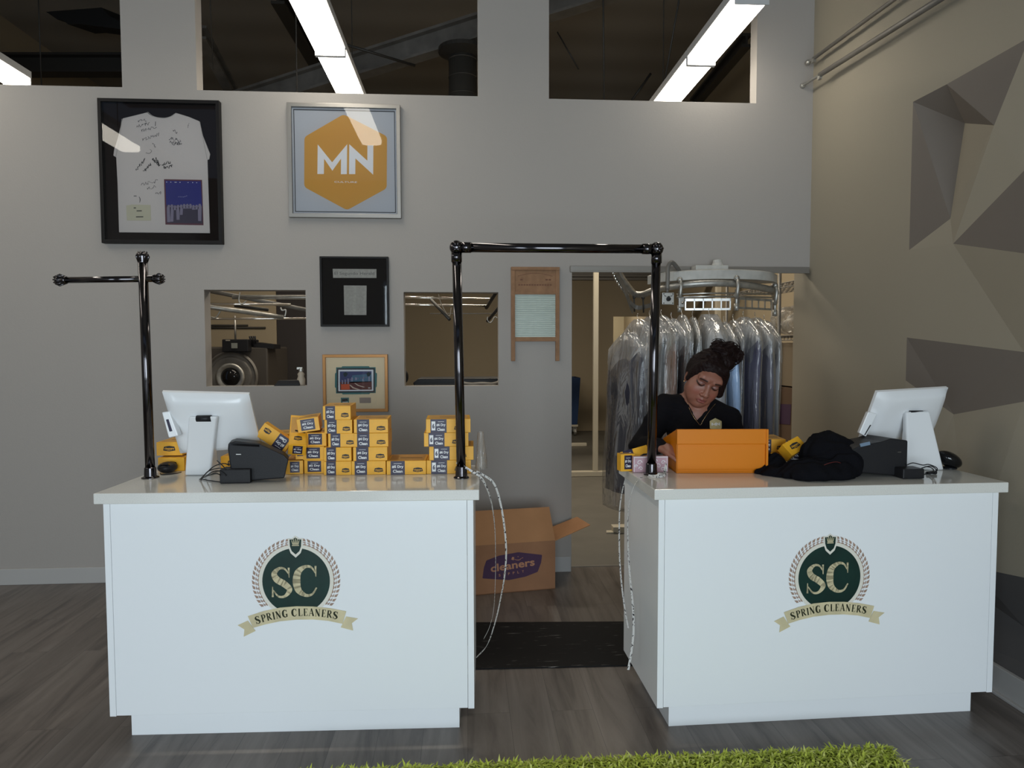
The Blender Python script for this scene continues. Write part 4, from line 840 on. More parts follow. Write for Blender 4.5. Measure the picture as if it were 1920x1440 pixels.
# ================================================================ framed pieces on the back wall
def wallrect(TL, TR, BR, BL):
    q = [PY(*p) for p in (TL, TR, BR, BL)]; return (q[0].x+q[3].x)/2, (q[1].x+q[2].x)/2, (q[3].z+q[2].z)/2, (q[0].z+q[1].z)/2
def framed(name, label, rect, fw, depth, fm, back, cat='picture frame', bev=.002, gl=True):
    x0, x1, z0, z1 = rect; t = thing(name, label, cat, ((x0+x1)/2, YW, z0)); W, H = x1-x0, z1-z0; hw = W/2
    fr = MB(); F0 = [(-hw, 0), (hw, 0), (hw, H), (-hw, H)]; I0 = [(-hw+fw, fw), (hw-fw, fw), (hw-fw, H-fw), (-hw+fw, H-fw)]
    vs = []; 
    for (p, y) in ((F0, 0), (F0, -depth), (I0, -depth), (I0, -.004)): vs += [(a, y, b) for a, b in p]
    fs = []
    for k in range(3):
        for i in range(4): j = (i+1) % 4; fs.append((k*4+i, k*4+j, (k+1)*4+j, (k+1)*4+i))
    fr.add(vs, fs); fr.build('frame', fm, t, bevel=bev)
    mb = MB(); mb.box((-hw+fw*.5, -.010, fw*.5), (hw-fw*.5, -.001, H-fw*.5)); mb.build('matboard', back, t)
    if gl:
        mb = MB(); mb.add([(-hw+fw, -depth+.006, fw), (hw-fw, -depth+.006, fw), (hw-fw, -depth+.006, H-fw), (-hw+fw, -depth+.006, H-fw)], [(0, 1, 2, 3)]); mb.build('glazing', M['glass'], t)
    return t, W, H
# signed shirt
r = wallrect((188.9, 187.2), (414.3, 193.2), (421.4, 460.6), (196.3, 455.8))
t, W, H = framed('shirt_display_frame', 'large black shadow-box frame with a signed white T-shirt and a stage photograph', r, .022, .045, M['black_frame'], M['brown_mat'])
fr_q = [(88, 80), (1135, 108), (1168, 1350), (122, 1328)]
def bil(q, x, y, W, H):
    """crop pixel -> frame coordinates by inverting the (nearly affine) crop quad"""
    u = v = .5
    for _ in range(12):
        px = (q[0][0]*(1-u)+q[1][0]*u)*(1-v)+(q[3][0]*(1-u)+q[2][0]*u)*v; py = (q[0][1]*(1-u)+q[1][1]*u)*(1-v)+(q[3][1]*(1-u)+q[2][1]*u)*v
        wx = ((q[1][0]-q[0][0])*(1-v)+(q[2][0]-q[3][0])*v); hy = ((q[3][1]-q[0][1])*(1-u)+(q[2][1]-q[1][1])*u); u += (x-px)/wx; v += (y-py)/hy
    return (u-.5)*W, (1-v)*H
B = lambda x, y: bil(fr_q, x, y, W, H)
T = FT(0, -.011, 0)
sp = [(500, 195), (520, 212), (545, 228), (600, 241), (660, 243), (705, 230), (735, 212), (755, 203), (860, 235), (955, 275), (985, 400), (1048, 560), (1040, 605), (1025, 610), (1030, 760), (1048, 1250), (255, 1232), (243, 800), (232, 580), (208, 565), (215, 515), (250, 400), (275, 300), (290, 245)]
mb = MB(); mb.prism([B(*p) for p in sp], .008, T); sh = mb.build('t_shirt', M['shirt'], t, bevel=.003)
mb = MB(); T2 = FT(0, -.0192, 0)
for c in [[(505, 193), (560, 232), (640, 246), (700, 235), (752, 203)], [(285, 250), (262, 420), (232, 575)], [(958, 280), (985, 420), (1022, 605)]]: stroke(mb, [B(*p) for p in c], [.003, .003], T2, 0, .001, 6)
lab(mb.build('seams', mat('cotton_seam', (.36, .33, .30), .9), sh), 'stitched collar and sleeve seams')
random.seed(9); mb = MB()
def scrib(x0, y0, x1, y1, lines, w_, dens=1.0):
    dens *= 1.9; w_ *= .8
    """handwriting: rows of connected loops"""
    for k in range(lines):
        u0 = k/max(lines, 1); n = int((abs(x1-x0)+abs(y1-y0))/13*dens); pts = []
        for i in range(n):
            u = i/(n-1); pts.append(B(x0+(x1-x0)*u+random.uniform(-7, 7)+k*12, y0+(y1-y0)*u+k*34+random.uniform(-14, 14)))
        stroke(mb, pts, [w_, w_*.6, w_], T2, .0004, .0004, 3)
scrib(425, 270, 495, 262, 1, .0032); scrib(415, 318, 520, 292, 1, .003); scrib(450, 352, 580, 325, 1, .003); stroke(mb, [B(575, 275), B(572, 315)], [.003, .003], T2, .0004)
scrib(455, 430, 575, 400, 1, .0028); stroke(mb, [B(588, 378), B(582, 405)], [.003, .002], T2, .0004); stroke(mb, [B(603, 372), B(597, 402)], [.003, .002], T2, .0004)
scrib(548, 470, 575, 500, 1, .0035); scrib(690, 420, 790, 440, 2, .0035, 1.6); scrib(730, 350, 760, 380, 1, .004); scrib(725, 470, 785, 468, 1, .004); scrib(850, 320, 872, 292, 1, .0022)
scrib(408, 690, 480, 600, 1, .004, 1.4); scrib(470, 705, 535, 645, 1, .0045, 1.6); scrib(550, 595, 610, 655, 1, .0055, 2); scrib(575, 585, 600, 640, 1, .004, 2); scrib(630, 645, 705, 630, 2, .005, 1.8)
scrib(445, 820, 590, 790, 1, .003); scrib(500, 855, 575, 840, 1, .003); scrib(570, 900, 625, 895, 1, .0035, 1.4); stroke(mb, [B(490, 545), B(520, 550), B(540, 530), B(525, 515)], [.0025, .002, .002], T2, .0004)
lab(mb.build('signatures', M['ink'], sh), 'black marker signatures')
q = lambda z, pts, m_, mbb: (mbb.use(m_), mbb.prism([B(*p) for p in pts], .0006, T2, z))
mb = MB(); mb.prism([B(648, 775), B(978, 784), B(992, 1180), B(660, 1170)], .002, T2); ph = lab(mb.build('stage_photograph', M['maroon'], t), 'stage photograph with maroon border')
mb = MB(); q(.0022, [(660, 788), (968, 796), (980, 1012), (668, 1000)], M['blue_photo'], mb); q(.0022, [(668, 1000), (980, 1012), (984, 1165), (672, 1156)], mat('stage_floor', srgb(52, 44, 62), .5), mb)
mb.use(M['white_ink'])
for x in (672, 708, 745, 755, 788, 858, 898, 933): c = B(x, 801+(x-672)*.03); mb.prism([(c[0]-.003, c[1]-.0016), (c[0]+.003, c[1]-.0016), (c[0]+.003, c[1]+.0016), (c[0]-.003, c[1]+.0016)], .0004, T2, .003)
for i in range(6): c = B(775+i*14, 938-abs(i-3)*3-i*2); mb.prism([(c[0]-.003, c[1]-.002), (c[0]+.002, c[1]-.001), (c[0]+.003, c[1]+.002)], .0004, T2, .003)
mb.use(M['crowd'])
for i in range(11):
    x = 690+i*27; y = 1000+random.uniform(-8, 8); h = random.choice([60, 90, 130, 150]) if i in (0, 1, 3, 4, 10) else 40
    mb.prism([B(x-13, y+h), B(x-17, y+25), B(x-7, y), B(x+7, y), B(x+17, y+25), B(x+13, y+h)], .0005, T2, .003)
mb.build('printed_scene', None, ph)
mb = MB(); mb.use(mat('laminate_pass', srgb(178, 172, 150), .35)); mb.prism([B(370, 992), B(530, 998), B(535, 1135), B(325, 1130), B(320, 1000)], .0015, T2); mb.use(M['ink'])
for a, b_, y in ((385, 405, 1022), (410, 455, 1048), (405, 468, 1100)): mb.prism([B(a, y-4), B(b_, y-4), B(b_, y+4), B(a, y+4)], .0004, T2, .0018)
stroke(mb, [B(385, 918), B(410, 918)], [.004, .004], T2, .0006); stroke(mb, [B(432, 925), B(440, 950), B(436, 975)], [.003, .004, .002], T2, .0006); lab(mb.build('backstage_pass', None, t), 'pale laminated pass with clip')
# gold hexagon emblem
r = wallrect((538.2, 194.3), (750.3, 200), (753.7, 411.8), (545.2, 407.9))
t, W, H = framed('emblem_frame', 'silver square frame holding a gold hexagon with white MN letters', r, .026, .035, M['silver'], mat('art_paper', (.42, .43, .46), .7))
fr_q = [(590, 643), (1292, 662), (1303, 1363), (613, 1350)]; B2 = lambda x, y: bil(fr_q, x, y, W, H)
def roundpoly(pts, rad, n=5):
    out = []; m = len(pts)
    for i in range(m):
        p, a, b = Vector(pts[i]), Vector(pts[i-1]), Vector(pts[(i+1) % m]); da = (a-p).normalized()*rad; db = (b-p).normalized()*rad
        for k in range(n+1): u = k/n; out.append(tuple((p+da)*(1-u)**2+p*2*u*(1-u)+(p+db)*u*u))
    return out
HEX = [(937, 712), (1210, 850), (1210, 1172), (965, 1306), (700, 1160), (697, 850)]
T = FT(0, -.0102, 0); mb = MB(); mb.prism(roundpoly([B2(*p) for p in HEX], .022), .0008, T); hx = lab(mb.build('hexagon', M['gold_print'], t), 'gold hexagon print')
MM = [(780, 897), (870, 1008), (962, 897), (962, 1082), (925, 1082), (925, 985), (872, 1060), (820, 985), (820, 1080), (780, 1080)]
NN = [(975, 897), (1088, 1000), (1088, 905), (1125, 905), (1125, 1087), (1014, 985), (1014, 1082), (975, 1082)]
mb = MB(); mb.prism([B2(*p) for p in MM], .0006, T, .001); mb.prism([B2(*p) for p in NN], .0006, T, .001); lab(mb.build('lettering', M['paper_white'], hx), 'white letters MN')
mb = MB(); c = B2(955, 1131); a = B2(885, 1131); put_text(mb, 'CULTURE', c[0], c[1], abs(c[0]-a[0])*2, .011, T, .0013, .004); lab(mb.build('lettering', M['paper_white'], hx), 'small word CULTURE')
mb = MB(); q0, q1 = B2(628, 680), B2(1267, 1325)
for a, b_ in (((q0[0], q0[1]-.003), (q1[0], q0[1])), ((q0[0], q1[1]), (q1[0], q1[1]+.003)), ((q0[0], q1[1]), (q0[0]+.003, q0[1])), ((q1[0]-.003, q1[1]), (q1[0], q0[1]))):
    mb.prism([(a[0], a[1]), (b_[0], a[1]), (b_[0], b_[1]), (a[0], b_[1])], .006, T)
lab(mb.build('inner_fillet', M['black_frame'], t), 'thin black inner line')
# newspaper cutting
r = wallrect((599.8, 480.8), (728.3, 483), (731, 612.7), (603.3, 612.3))
t, W, H = framed('newspaper_frame', 'small black frame with an El Segundo Herald newspaper cutting', r, .014, .03, M['black_frame'], mat('black_matboard', (.014, .012, .011), .8, spec=.1))
q_ = [(95, 112), (1325, 128), (1352, 1365), (133, 1355)]; B3 = lambda x, y: bil(q_, x, y, W, H)
mb = MB(); T = FT(0, -.0102, 0); mb.prism([B3(325, 330), B3(1108, 340), B3(1110, 497), B3(335, 490)], .001, T); hd = lab(mb.build('masthead', M['paper_grey'], t), 'newsprint masthead strip')
c = B3(715, 418); a = B3(350, 418); mb = MB(); put_text(mb, 'El Segundo Herald', c[0], c[1]-.001, abs(c[0]-a[0])*1.96, .026, T, .0014, .012); mb.build('lettering', M['greyink'], hd)
mb = MB(); mb.prism([B3(527, 625), B3(935, 632), B3(938, 1155), B3(543, 1150)], .001, T); ar_ = lab(mb.build('article', M['paper_grey'], t), 'grey newspaper column')
mb = MB()
for k in range(26):
    y = 655+k*18.6; wv = random.uniform(.8, 1)
    for c0 in (560, 750): a = B3(c0, y); b_ = B3(c0+160*wv, y); mb.prism([(a[0], a[1]-.0012), (b_[0], a[1]-.0012), (b_[0], a[1]), (a[0], a[1])], .0003, T, .0013)
mb.build('printed_lines', mat('newsprint_lines', (.22, .205, .18), .8), ar_)
# stamp enlargement
r = wallrect((605, 664.8), (726.6, 664.5), (729.4, 772.3), (608.1, 771.5))
t, W, H = framed('stamp_frame', 'gilt frame with an enlarged postage stamp behind the stacked cartons', r, .020, .028, M['gilt'], M['cream_mat'])
q_ = [(112, 110), (1518, 108), (1548, 1352), (160, 1345)]; B4 = lambda x, y: bil(q_, x, y, W, H); T = FT(0, -.0102, 0)
mb = MB(); mb.prism([B4(*p) for p in [(405, 385), (520, 385), (540, 362), (1110, 362), (1130, 385), (1258, 385), (1262, 500), (1290, 520), (1290, 800), (1268, 830), (1268, 945), (1150, 945), (1130, 968), (560, 968), (540, 945), (415, 945), (412, 830), (388, 810), (385, 520), (408, 495)]], .0008, T); tl = lab(mb.build('teal_mount', M['teal'], t), 'teal stepped mount')
mb = MB(); mb.prism([B4(425, 405), B4(1240, 405), B4(1248, 930), B4(435, 930)], .0008, T, .001); mb.build('black_mount', M['ink'], tl)
pts = []
a, b_, c, d = B4(452, 432), B4(1216, 432), B4(1222, 902), B4(460, 902); n1, n2 = 22, 14
def ser(p0, p1, n, nx, ny):
    for i in range(n):
        for k, off in ((0, 0), (.5, .0028)): u = (i+k)/n; pts.append((p0[0]+(p1[0]-p0[0])*u+nx*off, p0[1]+(p1[1]-p0[1])*u+ny*off))
ser(a, b_, n1, 0, -1); ser(b_, c, n2, -1, 0); ser(c, d, n1, 0, 1); ser(d, a, n2, 1, 0)
mb = MB(); mb.prism(pts, .0006, T, .002); stp = lab(mb.build('stamp', M['paper_white'], t), 'perforated white stamp border')
mb = MB(); Z0 = .0028
def pq(m_, pts, z=Z0): mb.use(m_); mb.prism([B4(*p) for p in pts], .0002, T, z)
pq(mat('stamp_dusk', srgb(56, 62, 104), .6), [(488, 472), (1172, 472), (1180, 700), (492, 700)]); pq(mat('stamp_teal_sky', srgb(70, 104, 128), .6), [(760, 560), (1172, 520), (1176, 700), (700, 720)], Z0+.0003)
pq(mat('stamp_earth', srgb(92, 44, 40), .6), [(492, 700), (1180, 690), (1186, 870), (500, 872)], Z0+.0003); pq(mat('stamp_orange', srgb(196, 84, 44), .6), [(520, 750), (700, 745), (712, 862), (525, 866)], Z0+.0006)
pq(mat('stamp_pale', srgb(200, 178, 160), .6), [(700, 765), (720, 760), (800, 820), (940, 868), (880, 868), (770, 835)], Z0+.0006); pq(mat('stamp_pale', srgb(200, 178, 160), .6), [(800, 725), (830, 728), (900, 770), (1040, 815), (1000, 818), (880, 782)], Z0+.0006)
for x, y, w_, h_ in ((540, 660, 22, 80), (600, 645, 20, 100), (660, 620, 26, 120), (740, 600, 30, 90), (820, 600, 40, 60), (980, 630, 20, 60), (1110, 580, 26, 110)): pq(mat('stamp_grey', srgb(140, 140, 160), .6), [(x, y), (x+w_, y+8), (x+w_, y+h_), (x, y+h_)], Z0+.0008)
mb.use(mat('stamp_letters', srgb(150, 96, 120), .6)); cq = B4(800, 640)
for i_, ch in enumerate('CALIFORNIA'): cc = B4(540+i_*58, 668-i_*7); put_text(mb, ch, cc[0], cc[1], .0042, .0105, T, Z0+.0012, .02)
for x, y in ((610, 520), (1110, 520)): pq(mat('stamp_green', srgb(20, 40, 44), .6), [(x-50, y), (x, y-35), (x+55, y), (x+20, y+60), (x-20, y+70)], Z0+.0008)
mb.use(M['paper_white']); c = B4(1128, 832); put_text(mb, '34', c[0], c[1], .014, .009, T, Z0+.0012, .02)
mb.build('stamp_picture', None, stp)
mb = MB(); mb.use(M['teal']); mb.prism([B4(520, 1038), B4(695, 1038), B4(698, 1160), B4(525, 1160)], .001, T); mb.use(M['ink']); mb.prism([B4(545, 1065), B4(665, 1060), B4(670, 1110), B4(600, 1100), B4(650, 1125), B4(548, 1125)], .0004, T, .0012); mb.use(M['paper_white']); mb.prism([B4(560, 1130), B4(675, 1128), B4(676, 1142), B4(562, 1142)], .0004, T, .0012); mb.build('small_stamp', None, t)
mb = MB(); mb.prism(roundpoly([B4(920, 1042), B4(1165, 1042), B4(1170, 1160), B4(928, 1160)], .004), .002, T); lab(mb.build('plaque', mat('pewter_plaque', srgb(120, 108, 100), .45, metal=.4), t), 'small pewter plaque')
# washboard
x0, x1 = PY(958, 600).x, PY(1048.3, 600).x; z0, z1 = PY(958, 677).z, PY(958, 501).z; W, H = x1-x0, z1-z0
t = thing('washboard', 'old wooden washboard with ribbed glass hung beside the doorway', 'washboard', ((x0+x1)/2, YW, z0)); hw = W/2; lw = .027
for s_ in (-1, 1):
    mb = MB(); a, b_ = sorted((s_*hw, s_*(hw-lw))); mb.box((a, -.022, 0), (b_, -.002, H)); mb.build('leg', M['wood_old'], t, bevel=.002)
zz = lambda y: (677-y)/176*H
mb = MB(); mb.box((-hw+lw, -.020, zz(555)-.036), (hw-lw, -.004, zz(555)+.02)) if False else None
mb.box((-hw, -.026, zz(507)), (hw, -.003, zz(501))); mb.build('top_rail', M['wood_old'], t, bevel=.002)
mb = MB(); mb.box((-hw+lw, -.014, zz(548)), (hw-lw, -.005, zz(507))); hb = mb.build('header_board', M['wood_old'], t)
mb = MB(); T = FT(0, -.0142, 0)
mb.use(mat('faded_print', srgb(108, 74, 56), .8)); stroke(mb, [(-hw*.72, zz(518)), (-hw*.3, zz(513.5)), (0, zz(512.5)), (hw*.3, zz(513.5)), (hw*.72, zz(518))], [.003, .003], T, 0, .0003)
for i in range(13): a = -hw*.7+i*hw*.108; mb.prism([(a, zz(535.5)), (a+hw*.08, zz(535.5)), (a+hw*.08, zz(533)), (a, zz(533))], .0003, T)
for x in (-.62, .42, .55): mb.prism([(hw*x, zz(526)), (hw*(x+.1), zz(526)), (hw*(x+.1), zz(523)), (hw*x, zz(523))], .0003, T)
mb.build('faded_lettering', None, hb)
mb = MB(); mb.box((-hw+lw*.6, -.021, zz(547)-.018), (hw-lw*.6, -.004, zz(547))); mb.build('cross_rail', M['wood_old'], t, bevel=.002)
mb = MB(); mb.box((-hw+lw*.6, -.021, zz(640)), (hw-lw*.6, -.004, zz(632))); mb.build('cross_rail', M['wood_old'], t, bevel=.002)
gx0, gx1, gz0, gz1 = -hw+lw-.004, hw-lw+.004, zz(632.5), zz(547)-.016; n = 20; nx = 26; mb = MB(); vs = []; fs = []; nz = n*6
for k in range(nz+1):
    for i in range(nx+1):
        u = i/nx; z = gz0+(gz1-gz0)*k/nz; vs.append((gx0+(gx1-gx0)*u, -.010-.0035*math.sin(2*math.pi*n*k/nz)*(1+.25*math.sin(u*9*math.pi)), z))
for k in range(nz):
    for i in range(nx): a = k*(nx+1)+i; fs.append((a, a+1, a+nx+2, a+nx+1))
mb.add(vs, fs); mb.box((gx0, -.006, gz0), (gx1, -.004, gz1)); lab(mb.build('ribbed_glass', M['ribglass'], t, smooth=True), 'greenish ribbed glass panel')

# ================================================================ rods on the right wall
def rod(label, p0, p1, r, hook=False):
    t = thing('hanging_rod', label, 'rod', tuple(p0), group='steel rods along the right wall'); d = (Vector(p1)-Vector(p0)); u = d.normalized(); L_ = d.length
    P1 = Vector(p0)+u*2.3
    mb = MB(); mb.tube([Vector(p0)+u*(.24 if hook else .08), P1], r, 12); mb.build('rail', M['greysteel'], t, smooth=True, world=True)
    mb = MB(); mb.tube([p0, Vector(p0)+u*(.26 if hook else .1)], r*.55, 10); mb.ball(p0, .018, 12, 8); mb.box(Vector(p0)+u*(.24 if hook else .08)+Vector((-.012, -.015, -.03)), Vector(p0)+u*(.24 if hook else .08)+Vector((.008, .015, -.005))); mb.build('end_bracket', M['galv'], t, world=True)
    mb = MB(); q = Vector(p0)+u*1.9; mb.tube([q, Vector((XR+.003, q.y, q.z+.02))], .008, 8); mb.build('wall_bracket', M['galv'], t, world=True)
a = PX(1675, 0, 2.33); rod('upper of two steel rods high on the right wall', (2.35, 4.70, 3.51), (2.33, a.y, a.z), .012)
a = PX(1760, 0, 2.32); rod('lower longer steel rod on the right wall with a bent end', (2.33, 4.735, 3.365), (2.32, a.y, a.z), .016, True)

# ================================================================ linear ceiling lamps
ZL = 3.56
def lamp(label, xc, segs):
    t = thing('linear_lamp', label, 'lamp', (xc, segs[0][0], ZL), group='long fluorescent ceiling lamps'); W = .098
    for y0, y1 in segs:
        a, b_ = y0-segs[0][0]+.012, y1-segs[0][0]-.012
        prof = [(-W, .05), (-W, .012), (-W*.86, -.003), (-W*.5, -.010), (W*.5, -.010), (W*.86, -.003), (W, .012), (W, .05)]
        mb = MB(); mb.rings([[(x, a, z) for x, z in prof], [(x, b_, z) for x, z in prof]], True, True); mb.build('diffuser', M['light'], t)
        mb = MB(); mb.box((-W-.006, a-.012, .046), (W+.006, b_+.012, .10)); mb.box((-W-.004, a-.012, -.012), (W+.004, a, .05)); mb.box((-W-.004, b_, -.012), (W+.004, b_+.012, .05)); mb.build('housing', M['lampmetal'], t, bevel=.003)
    for y in (segs[0][0]+.25, segs[-1][1]-.25):
        mb = MB(); mb.tube([(0, y-segs[0][0], .1), (0, y-segs[0][0], CEIL-ZL)], .004, 6); mb.build('hanger_wire', M['darksteel'], t)
lamp('bright ceiling lamp running through the right upper opening', 1.669, [(4.02, 4.90), (4.91, 6.1)])
lamp('bright ceiling lamp running through the middle upper opening', -.908, [(2.45, 3.65), (3.66, 4.90), (4.91, 6.1)])
lamp('bright ceiling lamp cut off at the left edge of the view', -3.37, [(2.05, 3.3), (3.31, 4.6), (4.61, 5.59)])
# ================================================================ upper void seen through the high openings
def beam(label, p0, p1, w_, h_, m_, name='roof_beam', cat='beam'):
    p0, p1 = Vector(p0), Vector(p1); u = (p1-p0).normalized(); s_ = u.cross(Vector((0, 0, 1))).normalized(); up = s_.cross(u)
    sec = [(-w_/2, -h_/2), (w_/2, -h_/2), (w_/2, -h_/2+.03), (.012, -h_/2+.03), (.012, h_/2-.03), (w_/2, h_/2-.03), (w_/2, h_/2), (-w_/2, h_/2), (-w_/2, h_/2-.03), (-.012, h_/2-.03), (-.012, -h_/2+.03), (-w_/2, -h_/2+.03)]
    mb = MB(); mb.rings([[p+s_*a+up*b_ for a, b_ in sec] for p in (p0, p1)], True, True); return tag(mb.build(name, m_), label, cat)
beam('steel roof beam slanting behind the middle and right upper openings', PY(380, 215, 9.0), PY(1160, -30, 7.0), .16, .26, M['greysteel'])
beam('dark roof beam crossing behind the left upper opening', PY(-120, 122, 9.5), PY(300, 122, 9.3), .2, .24, M['darksteel'])
beam('sloping roof beam behind the left part of the middle opening', PY(376, 60, 8.0), PY(450, 200, 9.5), .12, .16, M['greysteel'])
beam('roof beam running beside the middle ceiling lamp', PY(520, -10, 7.6), PY(600, 130, 9.8), .14, .18, M['darksteel'])
beam('dark slender beam beside the right ceiling lamp', PY(1400, 75, 7.2), PY(1300, 195, 9.4), .10, .14, M['darksteel'])
M['ductdark'] = mat('dark_duct', (.075, .07, .062), .5, metal=.3); c0 = PY(868, 180, 7.6); c1 = PY(868, 100, 7.6); dt = thing('exhaust_duct', 'round metal exhaust duct rising at the right of the middle opening', 'duct', (c0.x, 7.6, c0.z-1.2)); h_ = c1.z-c0.z+1.2
mb = MB(); mb.tube([(0, 0, 0), (0, 0, h_)], .15, 28); mb.build('pipe', M['ductdark'], dt, smooth=True)
for k in range(9):
    mb = MB(); mb.lathe([(.152, 0), (.156, .006), (.152, .012)], 28, Matrix.Translation((0, 0, .1+k*h_/9))); mb.build('seam', M['ductdark'], dt, smooth=True)
mb = MB(); mb.lathe([(.15, 0), (.26, .05), (.26, .09), (.15, .12)], 28, Matrix.Translation((0, 0, h_-.05))); mb.build('flange', M['darksteel'], dt)
for (a, b_, r_, l) in [((555, 30, 6.0), (557, 190, 6.0), .006, 'thin hanger wire left of the middle lamp'), ((1131, 5, 6.4), (1133, 200, 6.4), .008, 'vertical black hanger rod behind the right opening'), ((1273, 0, 6.2), (1238, 200, 6.2), .008, 'slanting black hanger rod left of the right lamp'),
                       ((1220, 138, 8.0), (1185, 188, 8.0), .014, 'short black strut behind the right opening'), ((643, 82, 7.0), (778, 123, 7.4), .014, 'thin conduit crossing below the sloping roof beam'), ((1045, 60, 8), (1085, 130, 8), .008, 'thin slack cable at the left of the right opening'),
                       ((394, 0, 6.5), (400, 130, 6.5), .005, 'thin wire at the left edge of the middle opening'), ((72, 0, 7.5), (78, 165, 7.5), .006, 'thin wire behind the left opening')]:
    pa_, pb_ = PY(*a), PY(*b_); mb = MB()
    if abs(a[0]-b_[0]) < 40 and a[1] < 40: pa_ = pb_+(pa_-pb_)*((CEIL-pb_.z)/(pa_.z-pb_.z))
    mb.tube([pa_, pb_], r_, 8); tag(mb.build('hanger_rod', M['darksteel'], smooth=True), l, 'rod')
mb = MB(); P = [PY(x, y, 8.6) for x, y in [(86, 22), (190, 14), (205, 30), (232, 45), (232, 55), (180, 49), (150, 45), (128, 46), (118, 38), (108, 37), (98, 30)]]; n = len(P)
mb.add(P+[p_+Vector((.05, .5, .12)) for p_ in P], [tuple(range(n-1, -1, -1)), tuple(range(n, 2*n))]+[(i, (i+1) % n, n+(i+1) % n, n+i) for i in range(n)]); tag(mb.build('hanging_tarp', M['tarp']), 'black sagging sheet under the roof behind the left opening', 'sheet')
# ================================================================ garment conveyor in the doorway
ZC = 1.98; M['housing'] = mat('worn_grey_white', (.46, .45, .42), .5, var=.12, vscale=14)
cp = [PY(1157, 503, 4.93), PY(1165, 520, 4.97), PY(1178, 538, 5.06), PY(1190, 551, 5.15), PY(1206, 552, 5.05), PY(1222, 546, 4.90), PY(1245, 540, 4.70), PY(1285, 534, 4.58), PY(1330, 531, 4.54), PY(1375, 532, 4.56), PY(1420, 538, 4.64), PY(1452, 546, 4.86), PY(1452, 554, 5.3)]
path = catmull(cp, 10)
tv = thing('garment_conveyor', 'silver overhead garment conveyor curving through the workroom doorway', 'conveyor', tuple(cp[8]))
def along(u):
    f_ = u*(len(path)-1); i = min(int(f_), len(path)-2); return path[i].lerp(path[i+1], f_-i), (path[i+1]-path[i]).normalized()
mb = MB(); mb.tube(path, .024, 14); mb.build('rail', M['galv'], tv, smooth=True, world=True)
# white drive housing above the front curve
hs = catmull([PY(1226, 523, 4.90), PY(1262, 517, 4.66), PY(1330, 513, 4.58), PY(1400, 514, 4.62), PY(1432, 517, 4.72), PY(1444, 521, 4.95)], 8)
mb = MB(); rs = []
for i, p in enumerate(hs):
    d = (hs[min(i+1, len(hs)-1)]-hs[max(i-1, 0)]).normalized(); n = Vector((d.y, -d.x, 0)); rs.append([p+n*.05+Vector((0, 0, -.040)), p+n*.05+Vector((0, 0, .018)), p+n*.03+Vector((0, 0, .026)), p-n*.12+Vector((0, 0, .026)), p-n*.12+Vector((0, 0, -.040))])
mb.rings(rs, True, True); hb = mb.build('drive_housing', M['housing'], tv, world=True)
mb = MB()
for (x0, y0, x1, y1) in ((1303, 521, 1326, 520), (1420, 520, 1425, 520.5), (1395, 513, 1396, 518)): mb.tube([PY(x0, y0, 4.505), PY(x1, y1, 4.505)], .003, 6)
o = mb.build('slots', M['tarp'], hb, world=True)
bpy.data.objects.remove(o)
mb = MB(); a = PY(1303, 506, 4.62); b = PY(1364, 498, 4.62); mb.box((a.x, 4.60, a.z-.01), (b.x, 4.70, b.z)); mb.build('mount_plate', M['housing'], tv, bevel=.004, world=True)
c = PY(1345, 500, 4.65); mb = MB(); mb.lathe([(.040, -.02), (.040, .01), (.032, .025), (.030, .045)], 20, Matrix.Translation(c)); mb.build('drive_motor', M['housing'], tv, smooth=False, world=True)
mb = MB(); mb.rings([[c+Vector((.055*math.cos(a_), .055*math.sin(a_)*.8, z-.036)) for a_ in [2*math.pi*i/24 for i in range(24)]] for z in (0, .012)]); mb.build('motor_gasket', M['ink'], tv, world=True)
# roller trolleys
def trolley(x, y, Yc):
    p = PY(x, y, Yc); mb = MB(); h_ = .125
    mb.ball(p+Vector((0, -.03, .045)), .019, 14, 10); mb.tube([p+Vector((0, -.035, .045)), p+Vector((.003, -.05, .0)), p+Vector((0, -.045, -.05)), p+Vector((0, -.03, -.09))], .012, 10)
    mb.tube([p+Vector((0, -.03, -.03)), p+Vector((0, -.03, -.17))], .0105, 12); mb.tube([p+Vector((0, -.03, -.06)), p+Vector((0, -.03, -.085))], .016, 12); mb.tube([p+Vector((0, -.03, -.125)), p+Vector((0, -.03, -.17))], .015, 12)
    return mb.build('trolley', M['galv'], tv, smooth=True, world=True)
for q in ((1272, 538, 4.60), (1378, 535, 4.56), (1450, 548, 4.78)): trolley(*q)
for x, y, Yc in ((1189, 552, 5.15), (1206, 553, 5.05)):
    p = PY(x, y, Yc); mb = MB(); mb.tube([p, p+Vector((0, 0, -.05)), p+Vector((.004, 0, -.13))], [.010, .006, .006], 8); mb.ball(p+Vector((0, 0, -.02)), .014, 10, 8); mb.build('trolley', M['darksteel'], tv, smooth=True, world=True)
